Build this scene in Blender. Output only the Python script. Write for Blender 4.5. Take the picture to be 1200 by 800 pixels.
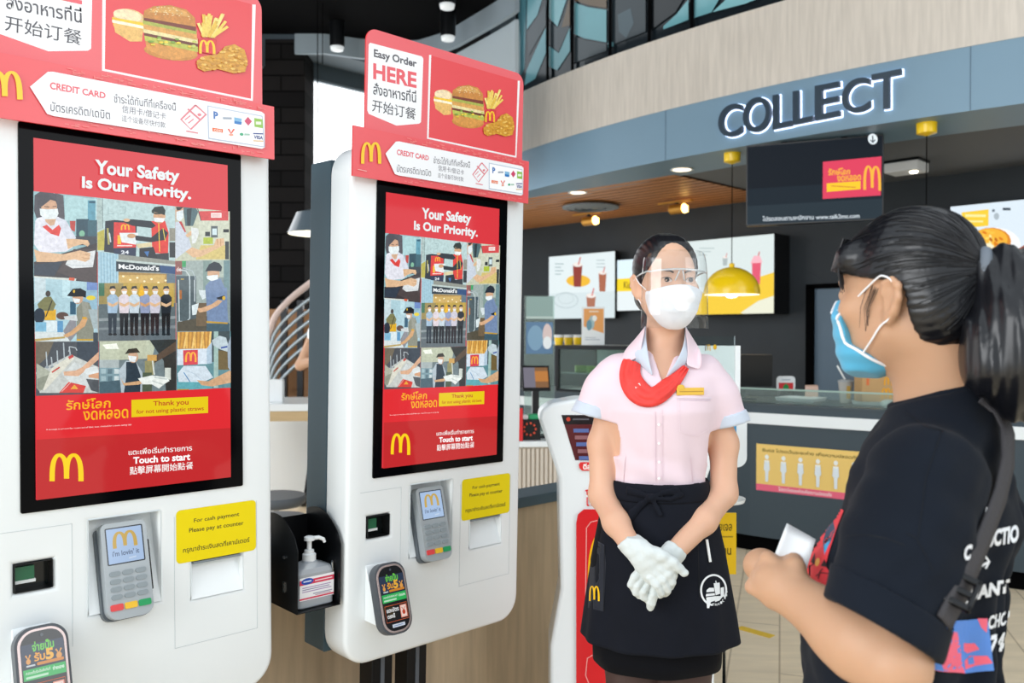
import bpy, bmesh, math, random
import numpy as np
from mathutils import Matrix, Vector, geometry
from mathutils.bvhtree import BVHTree
random.seed(7); np.random.seed(7)
for _o in list(bpy.data.objects): bpy.data.objects.remove(_o)
SC = bpy.context.scene; COL = SC.collection

# ------------------------------------------------------------------ camera
CAM_Z = 1.35; FPX = 1009.1; PITCH = .007; ROLL = .0024
def _rot(ax, a):
    c, s = math.cos(a), math.sin(a)
    return np.array({'x': [[1,0,0],[0,c,-s],[0,s,c]], 'y': [[c,0,s],[0,1,0],[-s,0,c]], 'z': [[c,-s,0],[s,c,0],[0,0,1]]}[ax], float)
RCAM = _rot('y', ROLL) @ _rot('x', PITCH)
cd = bpy.data.cameras.new('camera'); cam = bpy.data.objects.new('camera', cd); COL.objects.link(cam)
_b = np.array([[1,0,0],[0,0,-1],[0,1,0]], float)
_m = RCAM.T @ _b
cam.matrix_world = Matrix([[*_m[0], 0],[*_m[1], 0],[*_m[2], CAM_Z],[0,0,0,1]])
cd.sensor_width = 36; cd.lens = FPX/1200*36; cd.clip_start = .05
cd.dof.use_dof = True; cd.dof.focus_distance = 1.95; cd.dof.aperture_fstop = 5.0
SC.camera = cam

# ------------------------------------------------------------------ world, lights, exposure
SC.view_settings.view_transform = 'Standard'; SC.view_settings.look = 'None'
SC.view_settings.gamma = 1.0; SC.view_settings.use_curve_mapping = False
SC.view_settings.exposure = 0.3
w = bpy.data.worlds.new('daylight'); SC.world = w; w.use_nodes = True
bg = w.node_tree.nodes['Background']; bg.inputs[0].default_value = (.86, .94, 1.0, 1); bg.inputs[1].default_value = 1.0
def area_light(name, loc, target, sx, sy, power, col=(1,1,1)):
    l = bpy.data.lights.new(name, 'AREA'); l.shape = 'RECTANGLE'; l.size = sx; l.size_y = sy; l.energy = power; l.color = col
    o = bpy.data.objects.new(name, l); COL.objects.link(o); o.location = loc
    o.rotation_euler = (Vector(target)-Vector(loc)).to_track_quat('-Z', 'Y').to_euler()
    return o
area_light('window_daylight', (-4.5, -2.6, 3.0), (0.3, 2.4, 1.1), 5, 3.5, 230, (.97, .985, 1))  # soft key lamp added behind the camera; no window is built there
area_light('window_daylight', (5.5, -1.0, 3.4), (2.0, 5.0, 1.8), 4, 3, 70, (.97, .985, 1))  # weaker lamp added out of view at the right, likewise without a window

# ------------------------------------------------------------------ helpers
def ray(px, py): return RCAM.T @ np.array([(px-600)/FPX, 1, -(py-400)/FPX])
def at(px, py, Y):
    d = ray(px, py); p = d*Y/d[1]; return Vector((p[0], p[1], p[2]+CAM_Z))
YAW = .768
U = Vector((math.cos(YAW), math.sin(YAW), 0)); V = Vector((-math.sin(YAW), math.cos(YAW), 0))
def rm(u, v, z=0): return U*u + V*v + Vector((0, 0, z))       # room axes -> world
def on_plane(px, py, u=None, v=None):                          # where a sight line meets a wall of constant u or v; returns (u,v,z)
    d = Vector(ray(px, py)); a = U if u is not None else V
    t = (u if u is not None else v)/d.dot(a); p = d*t
    return p.dot(U), p.dot(V), p.z+CAM_Z
def s2l(c): return c/12.92 if c <= .04045 else ((c+.055)/1.055)**2.4
def hx(h):
    h = h.lstrip('#'); return tuple(s2l(int(h[i:i+2], 16)/255) for i in (0, 2, 4))
MATS = {}
def mat(name, col, rough=.5, metal=0, spec=.5, emit=0, trans=0, noise=0, nscale=8, stretch=(1,1,1), bump=0, coat=0, alpha=1, ior=1.45, col2=None, sheen=0, sss=0, coords='Object'):
    if name in MATS: return MATS[name]
    m = bpy.data.materials.new(name); m.use_nodes = True; MATS[name] = m
    nt = m.node_tree; b = nt.nodes['Principled BSDF']; c = hx(col) if isinstance(col, str) else col
    b.inputs['Base Color'].default_value = (*c, 1); b.inputs['Roughness'].default_value = rough
    b.inputs['Metallic'].default_value = metal; b.inputs['Specular IOR Level'].default_value = spec
    b.inputs['Transmission Weight'].default_value = trans; b.inputs['Coat Weight'].default_value = coat
    b.inputs['IOR'].default_value = ior; b.inputs['Alpha'].default_value = alpha
    b.inputs['Sheen Weight'].default_value = sheen
    if sss:
        b.inputs['Subsurface Weight'].default_value = sss; b.inputs['Subsurface Radius'].default_value = (.012, .005, .003); b.inputs['Subsurface Scale'].default_value = 1
    if emit:
        b.inputs['Emission Color'].default_value = (*c, 1); b.inputs['Emission Strength'].default_value = emit
    if noise or bump:
        tc = nt.nodes.new('ShaderNodeTexCoord'); mp = nt.nodes.new('ShaderNodeMapping'); nz = nt.nodes.new('ShaderNodeTexNoise')
        nt.links.new(tc.outputs[coords], mp.inputs[0]); nt.links.new(mp.outputs[0], nz.inputs['Vector'])
        mp.inputs['Scale'].default_value = stretch; nz.inputs['Scale'].default_value = nscale; nz.inputs['Detail'].default_value = 5
        if noise:
            rp = nt.nodes.new('ShaderNodeValToRGB'); c2 = hx(col2) if col2 else tuple(x*(1-noise) for x in c)
            rp.color_ramp.elements[0].color = (*c2, 1); rp.color_ramp.elements[1].color = (*c, 1)
            rp.color_ramp.elements[0].position = .3; rp.color_ramp.elements[1].position = .7
            nt.links.new(nz.outputs[0], rp.inputs[0]); nt.links.new(rp.outputs[0], b.inputs['Base Color'])
        if bump:
            bp = nt.nodes.new('ShaderNodeBump'); bp.inputs['Strength'].default_value = bump; bp.inputs['Distance'].default_value = .01
            nt.links.new(nz.outputs[0], bp.inputs['Height']); nt.links.new(bp.outputs[0], b.inputs['Normal'])
    return m
def col_mat(name, rough=.4, emit=0, spec=.5, base=1.0, coat=0):
    if name in MATS: return MATS[name]
    m = bpy.data.materials.new(name); m.use_nodes = True; MATS[name] = m
    nt = m.node_tree; b = nt.nodes['Principled BSDF']; a = nt.nodes.new('ShaderNodeAttribute'); a.attribute_name = 'Col'
    b.inputs['Roughness'].default_value = rough; b.inputs['Specular IOR Level'].default_value = spec; b.inputs['Coat Weight'].default_value = coat
    # fine mottling of pictures (only where the artwork asks for it, in the alpha of the colour)
    nz = nt.nodes.new('ShaderNodeTexNoise'); tc = nt.nodes.new('ShaderNodeTexCoord'); nz.inputs['Scale'].default_value = 150; nz.inputs['Detail'].default_value = 4; nz.inputs['Roughness'].default_value = .65
    nt.links.new(tc.outputs['Object'], nz.inputs['Vector']); mr = nt.nodes.new('ShaderNodeMapRange'); mr.inputs[1].default_value = .3; mr.inputs[2].default_value = .7; mr.inputs[3].default_value = .45; mr.inputs[4].default_value = 1.5
    nt.links.new(nz.outputs[0], mr.inputs[0]); mm = nt.nodes.new('ShaderNodeMix'); mm.data_type = 'RGBA'; mm.blend_type = 'MULTIPLY'; nt.links.new(a.outputs['Alpha'], mm.inputs[0]); nt.links.new(a.outputs['Color'], mm.inputs[6]); nt.links.new(mr.outputs[0], mm.inputs[7])
    class _O: outputs = {'Color': mm.outputs[2]}
    a = _O
    if emit:
        b.inputs['Base Color'].default_value = (.01, .01, .01, 1)
        nt.links.new(a.outputs['Color'], b.inputs['Emission Color']); b.inputs['Emission Strength'].default_value = emit
    else: nt.links.new(a.outputs['Color'], b.inputs['Base Color'])
    return m

def link(name, me, m=None, parent=None, smooth=False):
    o = bpy.data.objects.new(name, me); COL.objects.link(o)
    if m: me.materials.append(m)
    if parent: o.parent = parent
    if smooth: me.shade_smooth()
    return o
def tag(o, label=None, cat=None, group=None, kind=None):
    if label: o['label'] = label
    if cat: o['category'] = cat
    if group: o['group'] = group
    if kind: o['kind'] = kind
    return o
def thing(name, label, cat, loc=(0,0,0), rz=0, group=None):
    o = bpy.data.objects.new(name, None); COL.objects.link(o); o.empty_display_size = .05
    o.location = loc; o.rotation_euler = (0, 0, rz); return tag(o, label, cat, group)
def copy_tree(o, parent=None, depth=0):
    kids = [c for c in o.children]
    c = o.copy(); COL.objects.link(c)
    if parent: c.parent = parent
    for k in kids: copy_tree(k, c, depth+1)
    return c

class MB:
    def __init__(s): s.v = []; s.f = []; s.m = Matrix.Identity(4)
    def add(s, vs, fs):
        n = len(s.v); s.v += [tuple(s.m @ Vector(p)) for p in vs]; s.f += [tuple(n+i for i in f) for f in fs]; return s
    def box(s, x0, x1, y0, y1, z0, z1):
        x0, x1 = sorted((x0, x1)); y0, y1 = sorted((y0, y1)); z0, z1 = sorted((z0, z1))
        return s.add([(x0,y0,z0),(x1,y0,z0),(x1,y1,z0),(x0,y1,z0),(x0,y0,z1),(x1,y0,z1),(x1,y1,z1),(x0,y1,z1)],
                     [(3,2,1,0),(4,5,6,7),(0,1,5,4),(1,2,6,5),(2,3,7,6),(3,0,4,7)])
    def prism(s, pts, a, b, axis='z'):
        P = [(p[0], p[1]) for p in pts]; n = len(P)
        ar = sum(P[i][0]*P[(i+1)%n][1]-P[(i+1)%n][0]*P[i][1] for i in range(n))
        if ar < 0: P = P[::-1]
        mk = {'z': lambda x,y,h: (x,y,h), 'y': lambda x,y,h: (x,h,y), 'x': lambda x,y,h: (h,x,y)}[axis]
        vs = [mk(x,y,a) for x,y in P]+[mk(x,y,b) for x,y in P]
        fs = [(i,(i+1)%n,n+(i+1)%n,n+i) for i in range(n)]
        tri = geometry.tessellate_polygon([[Vector((x,y,0)) for x,y in P]])
        fs += [tuple(t) for t in tri]+[tuple(n+i for i in t) for t in tri]
        s.add(vs, fs); s.fixn = True; return s
    def lathe(s, prof, c=(0,0,0), n=28, sx=1, sy=1):
        vs = []; fs = []
        for r, z in prof:
            vs += [(c[0]+r*sx*math.cos(2*math.pi*i/n), c[1]+r*sy*math.sin(2*math.pi*i/n), c[2]+z) for i in range(n)]
        for k in range(len(prof)-1):
            fs += [(k*n+i, k*n+(i+1)%n, (k+1)*n+(i+1)%n, (k+1)*n+i) for i in range(n)]
        fs += [tuple(range(n))[::-1], tuple((len(prof)-1)*n+i for i in range(n))]
        s.fixn = True; return s.add(vs, fs)
    def tube(s, pts, r, n=10, cap=True):
        pts = [Vector(p) for p in pts]; rs = r if isinstance(r, (list, tuple)) else [r]*len(pts)
        vs = []; fs = []; ref = None
        for i, p in enumerate(pts):
            t = (pts[min(i+1, len(pts)-1)]-pts[max(i-1, 0)]).normalized()
            if ref is None: ref = Vector((0,0,1)) if abs(t.z) < .9 else Vector((1,0,0))
            a = t.cross(ref); a = a.normalized() if a.length > 1e-6 else t.orthogonal().normalized(); b = t.cross(a); ref = -b if False else ref
            for k in range(n):
                th = 2*math.pi*k/n; vs.append(p + (a*math.cos(th)+b*math.sin(th))*rs[i])
        for i in range(len(pts)-1):
            fs += [(i*n+k, i*n+(k+1)%n, (i+1)*n+(k+1)%n, (i+1)*n+k) for k in range(n)]
        if cap: fs += [tuple(range(n))[::-1], tuple((len(pts)-1)*n+k for k in range(n))]
        s.fixn = True; return s.add(vs, fs)
    def grid(s, P):   # P: rows of points
        nr, nc = len(P), len(P[0])
        return s.add([p for row in P for p in row], [(i*nc+j, i*nc+j+1, (i+1)*nc+j+1, (i+1)*nc+j) for i in range(nr-1) for j in range(nc-1)])
    def build(s, name, m=None, parent=None, smooth=False, bevel=0, seg=2, angle=None, solid=0, sub=0):
        me = bpy.data.meshes.new(name); me.from_pydata(s.v, [], s.f); me.validate()
        bm = bmesh.new(); bm.from_mesh(me); bmesh.ops.recalc_face_normals(bm, faces=bm.faces); bm.to_mesh(me); bm.free()
        o = link(name, me, m, parent)
        if solid:
            q = o.modifiers.new('solid', 'SOLIDIFY'); q.thickness = solid; q.offset = 0
        if sub:
            q = o.modifiers.new('sub', 'SUBSURF'); q.levels = sub; q.render_levels = sub
        if bevel:
            q = o.modifiers.new('bevel', 'BEVEL'); q.width = bevel; q.segments = seg; q.limit_method = 'ANGLE'; q.angle_limit = .6; q.harden_normals = False
        if smooth: me.shade_smooth()
        elif bevel or angle:
            me.shade_smooth(); me.set_sharp_from_angle(angle=angle or .7)
        return o

def rrect(x0, y0, x1, y1, r, n=6):
    rs = r if isinstance(r, (list, tuple)) else [r]*4   # bl, br, tr, tl
    out = []
    for (cx, cy, a0), rr in zip(((x0, y0, 180), (x1, y0, 270), (x1, y1, 0), (x0, y1, 90)), rs):
        ox = cx+rr if cx == x0 else cx-rr; oy = cy+rr if cy == y0 else cy-rr
        if rr <= 0: out.append((cx, cy)); continue
        for i in range(n+1):
            a = math.radians(a0+90*i/n); out.append((ox+rr*math.cos(a), oy+rr*math.sin(a)))
    return out
def ell(cx, cy, rx, ry, n=20, a0=0, a1=360, rot=0):
    o = []; c, s = math.cos(math.radians(rot)), math.sin(math.radians(rot))
    for i in range(n + (0 if a1-a0 == 360 else 1)):
        t = math.radians(a0+(a1-a0)*i/n); x, y = rx*math.cos(t), ry*math.sin(t); o.append((cx+x*c-y*s, cy+x*s+y*c))
    return o

_TXT = {}
def text_geo(body, bold=0, res=3):
    k = (body, bold, res)
    if k not in _TXT:
        c = bpy.data.curves.new('t', 'FONT'); c.body = body; c.size = 1; c.resolution_u = res; c.offset = bold; c.align_x = 'CENTER'; c.space_line = 1.05
        o = bpy.data.objects.new('t', c); COL.objects.link(o); bpy.context.view_layer.update()
        me = bpy.data.meshes.new_from_object(o.evaluated_get(bpy.context.evaluated_depsgraph_get()))
        v = np.array([p.co[:2] for p in me.vertices]).reshape(-1, 2); f = [tuple(p.vertices) for p in me.polygons]
        bpy.data.objects.remove(o); bpy.data.curves.remove(c); bpy.data.meshes.remove(me)
        _TXT[k] = (v, f)
    return _TXT[k]

class Canvas:
    """flat printed or displayed artwork, drawn in its own plane, one colour per face"""
    def __init__(s, fn=None, eps=.00004): s.v = []; s.f = []; s.c = []; s.fn = fn or (lambda x, y: (x, y)); s.eps = eps; s.z = 0; s.clip = None; s.tex = 0.0
    def _emit(s, tris, col):
        c = hx(col) if isinstance(col, str) else col
        s.z += s.eps
        for t in tris:
            if s.clip:
                t = s._cl(t)
                if len(t) < 3: continue
            n = len(s.v); s.v += [(p[0], p[1], s.z) for p in t]; s.f.append(tuple(range(n, n+len(t)))); s.c.append((*c[:3], s.tex))
    def _cl(s, poly):
        out = list(poly); C = s.clip; n = len(C)
        ar = sum(C[i][0]*C[(i+1)%n][1]-C[(i+1)%n][0]*C[i][1] for i in range(n)); sg = 1 if ar > 0 else -1
        for i in range(n):
            a, b = C[i], C[(i+1)%n]; d = lambda p: sg*((b[0]-a[0])*(p[1]-a[1])-(b[1]-a[1])*(p[0]-a[0]))
            src, out = out, []
            for j in range(len(src)):
                p, q = src[j-1], src[j]; dp, dq = d(p), d(q)
                if (dp >= 0) != (dq >= 0): t = dp/(dp-dq); out.append((p[0]+(q[0]-p[0])*t, p[1]+(q[1]-p[1])*t))
                if dq >= 0: out.append(q)
            if not out: return out
        return out
    def setclip(s, pts): s.clip = [s.fn(*p) for p in pts] if pts else None
    def poly(s, pts, col):
        P = [s.fn(*p) for p in pts]
        tri = geometry.tessellate_polygon([[Vector((x, y, 0)) for x, y in P]])
        s._emit([[P[i] for i in t] for t in tri], col); return s
    def rect(s, x0, y0, x1, y1, col, r=0):
        return s.poly(rrect(min(x0,x1), min(y0,y1), max(x0,x1), max(y0,y1), r) if r else [(x0,y0),(x1,y0),(x1,y1),(x0,y1)], col)
    def ell(s, cx, cy, rx, ry, col, n=18, rot=0): return s.poly(ell(cx, cy, rx, ry, n, rot=rot), col)
    def line(s, pts, w, col, taper=None, closed=False):
        if closed: pts = list(pts)+[pts[0], pts[1]]
        P = [Vector(p) for p in pts]; L, R = [], []
        for i, p in enumerate(P):
            a, b = P[max(i-1, 0)], P[min(i+1, len(P)-1)]; t = (b-a).normalized() if (b-a).length > 1e-9 else Vector((1, 0)); nrm = Vector((-t.y, t.x))
            ww = (w[i] if isinstance(w, (list, tuple)) else w)/2
            L.append(p+nrm*ww); R.append(p-nrm*ww)
        q = [[s.fn(*L[i]), s.fn(*R[i]), s.fn(*R[i+1]), s.fn(*L[i+1])] for i in range(len(P)-1)]
        s._emit(q, col); return s
    def text(s, body, x0, y0, x1, y1, col, bold=0, keep=False, res=3, slant=0, quad=None):
        """text fitted into the box (x0,y0)-(x1,y1) in canvas coordinates (or onto four corner points: bl, br, tr, tl)"""
        v, f = text_geo(body, bold, res)
        lo, hi = v.min(0), v.max(0); sc = (hi-lo); q = (v-lo)/np.where(sc == 0, 1, sc)
        if keep:
            kk = min((x1-x0)/sc[0], abs(y1-y0)/sc[1]); w_, h_ = sc[0]*kk, sc[1]*kk
            cx, cy = (x0+x1)/2, (y0+y1)/2; sy = 1 if y1 > y0 else -1
            x0, x1, y0, y1 = cx-w_/2, cx+w_/2, cy-sy*h_/2, cy+sy*h_/2
        if quad:
            b = np.array(quad, float); P = [s.fn(*((1-a)*(1-t)*b[0]+a*(1-t)*b[1]+a*t*b[2]+(1-a)*t*b[3])) for a, t in q]
        else: P = [s.fn(x0+(x1-x0)*a+slant*t, y0+(y1-y0)*t) for a, t in q]
        s._emit([[P[i] for i in t] for t in f], col); return s
    def arches(s, x0, y0, x1, y1, col, wt=.17):
        """a rounded double-arch letter m fitted into the box"""
        W_, H_ = x1-x0, y1-y0
        out = []
        for sgn in (-1, 1):
            pts = []; ws = []
            for i in range(25):
                t = i/24; a = math.pi*t
                x = .25-.25*math.cos(a) if sgn < 0 else .75-.25*math.cos(a)
                # outer leg falls to the base line, inner leg a little shorter
                q = math.sin(a)**.62
                inner = t > .5 if sgn < 0 else t < .5
                base = .1 if inner else 0
                y = base+(1-base)*q
                pts.append((x0+W_*(.06+.88*x), y0+H_*y*.95)); ws.append(abs(W_)*wt*(.62+.38*abs(math.cos(a))))
            s.line(pts, ws, col)
        return s
    def build(s, name, m, parent=None, to3=lambda x, y, z: (x, -z, y), grid=0):
        me = bpy.data.meshes.new(name); me.from_pydata([to3(*p) for p in s.v], [], s.f)
        ca = me.color_attributes.new('Col', 'FLOAT_COLOR', 'CORNER')
        arr = np.ones((len(me.loops), 4), np.float32); k = 0
        for f, c in zip(s.f, s.c): arr[k:k+len(f), :len(c)] = c; k += len(f)
        ca.data.foreach_set('color', arr.ravel())
        return link(name, me, m, parent)

def homog(src, dst):
    A = []; b = []
    for (x, y), (X, Y) in zip(src, dst):
        A += [[x,y,1,0,0,0,-X*x,-X*y],[0,0,0,x,y,1,-Y*x,-Y*y]]; b += [X, Y]
    h = np.linalg.solve(np.array(A, float), np.array(b, float))
    def fn(x, y):
        d = h[6]*x+h[7]*y+1; return ((h[0]*x+h[1]*y+h[2])/d, (h[3]*x+h[4]*y+h[5])/d)
    return fn

def fill_holes(outer, holes, depth, bevel, name, m, parent=None, res=3):
    """a plate (in x,z; thickness along y, centred) with holes and eased edges"""
    c = bpy.data.curves.new(name, 'CURVE'); c.dimensions = '2D'; c.fill_mode = 'BOTH'; c.extrude = depth/2-bevel; c.bevel_depth = bevel; c.bevel_resolution = res; c.offset = -bevel
    for k, pts in enumerate([outer]+holes):
        sp = c.splines.new('POLY'); sp.points.add(len(pts)-1); sp.use_cyclic_u = True
        for q, (x, z) in zip(sp.points, pts): q.co = (x, z, 0, 1)
    o = bpy.data.objects.new('tmp', c); COL.objects.link(o); bpy.context.view_layer.update()
    me = bpy.data.meshes.new_from_object(o.evaluated_get(bpy.context.evaluated_depsgraph_get()))
    bpy.data.objects.remove(o); bpy.data.curves.remove(c); me.name = name
    me.transform(Matrix(((1,0,0,0),(0,0,-1,0),(0,1,0,0),(0,0,0,1))))
    bm = bmesh.new(); bm.from_mesh(me); bmesh.ops.remove_doubles(bm, verts=bm.verts, dist=1e-5); bmesh.ops.recalc_face_normals(bm, faces=bm.faces); bm.to_mesh(me); bm.free()
    me.shade_smooth(); me.set_sharp_from_angle(angle=.6); me.materials.clear()
    return link(name, me, m, parent)
# ------------------------------------------------------------------ materials of the place
M = dict(
 floor=mat('floor_plank', '#f4e2c4', .38, noise=.16, nscale=2.2, stretch=(1.5, 9, 1), spec=.4),
 dark=mat('charcoal_wall', '#2b3238', .55, noise=.18, nscale=3),
 black=mat('black_matte', '#050506', .9, spec=.05), blackp=mat('black_plastic', '#141517', .35), steel=mat('black_steel', '#17191c', .3, .6),
 blue=mat('slate_blue_panel', '#7a98ad', .45, noise=.05, nscale=2),
 wood=mat('ash_laminate', '#d9d0c5', .55, noise=.17, nscale=5, stretch=(9, 9, .7)),
 oak=mat('oak_laminate', '#d0b898', .5, noise=.24, nscale=4, stretch=(8, 8, .8)),
 slat=mat('cedar_slat', '#cf8d55', .45, noise=.25, nscale=6, stretch=(1, 8, 8)),
 slate=mat('slate_side', '#3f5560', .45), grey=mat('grey_soffit', '#7e878c', .6), ceil=mat('grey_ceiling', '#6d7073', .7),
 white=mat('white_gloss', '#eef3f5', .3, coat=.3), whitem=mat('white_matte', '#eceff0', .6), counter=mat('counter_front', '#36444d', .4),
 yellow=mat('yellow_enamel', '#ffd414', .3, coat=.3), chrome=mat('chrome', '#c8ccd0', .2, 1), cream=mat('beige_panel', '#d8cdbf', .5, noise=.06, nscale=4),
 glassy=mat('clear_glass', '#f4fbfa', .02, trans=1, ior=1.1), print=col_mat('print', .55, spec=.2), gprint=col_mat('gloss_print', .25),
 screen=col_mat('display', .05, emit=.9, spec=.3), bscreen=col_mat('menu_display', .4, emit=.95, spec=.03), lamp=mat('warm_lamp', '#ffd27a', emit=6), lampw=mat('white_lamp', '#fff4dc', emit=5),
 red=mat('red_panel', '#d92f33', .35), step=mat('step_wood', '#a5784f', .5, noise=.2, nscale=6), rail=mat('rail_cap', '#c9b3ab', .35), green=mat('green_glass_edge', '#9fb9ae', .2),
)
# ------------------------------------------------------------------ floor and outer shell
b = MB(); b.box(-9, 12, -9.0, 14, -.12, 0); fl = b.build('floor', M['floor']); tag(fl, kind='structure')
nt = M['floor'].node_tree; bs = nt.nodes['Principled BSDF']
# plank joints
tc = nt.nodes.new('ShaderNodeTexCoord'); mp = nt.nodes.new('ShaderNodeMapping'); br = nt.nodes.new('ShaderNodeTexBrick'); mx = nt.nodes.new('ShaderNodeMix'); mx.data_type = 'RGBA'; mx.blend_type = 'MULTIPLY'
mp.inputs['Rotation'].default_value = (0, 0, -YAW-.5); br.inputs['Scale'].default_value = 1.0; br.inputs['Brick Width'].default_value = 1.2; br.inputs['Row Height'].default_value = .2; br.inputs['Mortar Size'].default_value = .004
br.inputs['Color1'].default_value = (1, 1, 1, 1); br.inputs['Color2'].default_value = (.93, .92, .9, 1); br.inputs['Mortar'].default_value = (.6, .57, .53, 1)
nt.links.new(tc.outputs['Object'], mp.inputs[0]); nt.links.new(mp.outputs[0], br.inputs[0])
src = bs.inputs['Base Color'].links[0].from_socket; mx.inputs[0].default_value = 1
nt.links.new(src, mx.inputs[6]); nt.links.new(br.outputs[0], mx.inputs[7]); nt.links.new(mx.outputs[2], bs.inputs['Base Color'])

def rbox(name, u0, u1, v0, v1, z0, z1, m, parent=None, bevel=0, kind=None):
    b = MB(); b.m = Matrix.Rotation(YAW, 4, 'Z'); b.box(u0, u1, v0, v1, z0, z1); o = b.build(name, m, parent, bevel=bevel)
    if kind: tag(o, kind=kind)
    return o
UW = 7.12
bk = rbox('wall_back', UW, UW+.15, -4.5, 7.6, 0, 4.2, M['dark'], kind='structure')
# tiles on the charcoal wall
nt = M['dark'].node_tree; bs = nt.nodes['Principled BSDF']; br = nt.nodes.new('ShaderNodeTexBrick'); tc = nt.nodes.new('ShaderNodeTexCoord'); mp = nt.nodes.new('ShaderNodeMapping'); bp = nt.nodes.new('ShaderNodeBump')
mp.inputs['Rotation'].default_value = (math.pi/2, 0, math.pi/2+YAW)
br.inputs['Scale'].default_value = 1; br.inputs['Brick Width'].default_value = .4; br.inputs['Row Height'].default_value = .2; br.inputs['Mortar Size'].default_value = .006; bp.inputs['Strength'].default_value = .5; bp.invert = True
nt.links.new(tc.outputs['Object'], mp.inputs[0]); nt.links.new(mp.outputs[0], br.inputs[0]); nt.links.new(br.outputs['Fac'], bp.inputs['Height']); nt.links.new(bp.outputs[0], bs.inputs['Normal'])
# dark service door in the back wall
fr = thing('door_1', None, None, rm(UW-.02, 3.13), YAW); tag(fr, kind='structure')
MB().box(-.02, 0, -.5, .42, 0, 1.76).build('door_leaf', mat('door_paint', '#65798a', .5), fr)
MB().box(-.05, 0, .42, .49, 0, 1.80).box(-.05, 0, -.57, -.5, 0, 1.80).box(-.05, 0, -.57, .49, 1.76, 1.80).build('door_frame', M['black'], fr)
MB().tube([(-.02, -.42, 1.0), (-.07, -.42, 1.0), (-.07, -.31, 1.0)], .01).build('door_handle', M['chrome'], fr)

# ------------------------------------------------------------------ curved fascia above the counter
AC_U, AC_V, AR = 15.04, 3.1, 10.0
def arc_pt(v, r=AR, z=0):
    return rm(AC_U-math.sqrt(r*r-(v-AC_V)**2), v, z)
def on_arc(px, py, r=AR):
    d = Vector(ray(px, py)); du, dv = d.dot(U), d.dot(V)
    a = du*du+dv*dv; b_ = -2*(du*AC_U+dv*AC_V); c_ = AC_U**2+AC_V**2-r*r
    t = (-b_-math.sqrt(max(0, b_*b_-4*a*c_)))/(2*a); return t*dv, CAM_Z+t*d.z
def arc_band(name, v0, v1, z0, z1, r, thick, m, n=48, parent=None):
    b = MB(); vs = [v0+(v1-v0)*i/n for i in range(n+1)]
    pts = []
    for v in vs: pts.append([arc_pt(v, r, z0), arc_pt(v, r, z1), arc_pt(v, r-thick, z1), arc_pt(v, r-thick, z0)])
    for i in range(n):
        p, q = pts[i], pts[i+1]
        for k in range(4):
            b.add([p[k], q[k], q[(k+1)%4], p[(k+1)%4]], [(0,1,2,3)])
    b.add(pts[0], [(0,1,2,3)]); b.add(pts[-1], [(3,2,1,0)])
    me_ = b.build(name, m, parent); bm = bmesh.new(); bm.from_mesh(me_.data); bmesh.ops.remove_doubles(bm, verts=bm.verts, dist=1e-4); bmesh.ops.recalc_face_normals(bm, faces=bm.faces); bm.to_mesh(me_.data); bm.free()
    me_.data.shade_smooth(); me_.data.set_sharp_from_angle(angle=.5); return me_
tag(arc_band('trim_2', -4, 9, 2.6, 2.957, AR, .55, M['blue']), kind='structure')
tag(arc_band('trim_3', -4, 9, 2.957, 3.478, AR+.004, .6, M['wood']), kind='structure')
# panel joints in the blue band
for k, px in enumerate((780, 1137)):
    v, z = on_arc(px, 150); b = MB(); b.m = Matrix.Rotation(YAW, 4, 'Z'); p = arc_pt(v, AR+.001); b.box(p.dot(U)-.001, p.dot(U)+.003, v-.002, v+.002, 2.602, 2.955)
    tag(b.build('trim_%d' % (4+k), mat('panel_joint', '#5a7386', .6)), kind='structure')
# ceilings behind the fascia
b = MB(); b.m = Matrix.Rotation(YAW, 4, 'Z'); b.box(5.3, UW+.15, -4.5, 3.94, 2.612, 2.66); b.box(5.3, 5.6, 3.94, 7.6, 2.612, 2.66); tag(b.build('ceiling_counter', M['ceil']), kind='structure')
b = MB(); b.m = Matrix.Rotation(YAW, 4, 'Z')
k = 5.56
while k < UW: b.box(k, min(k+.075, UW), 3.94, 7.6, 2.596, 2.6); k += .115
tag(rbox('ceiling_backing', 5.56, UW, 3.94, 7.6, 2.601, 2.64, mat('slat_backing', '#3a2417', .8)), kind='structure')
tag(b.build('ceiling_wood', M['slat']), kind='structure')
tag(rbox('ceiling_upper', 5.2, UW+.15, -4.5, 9, 4.9, 5.0, M['black']), kind='structure')

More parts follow.
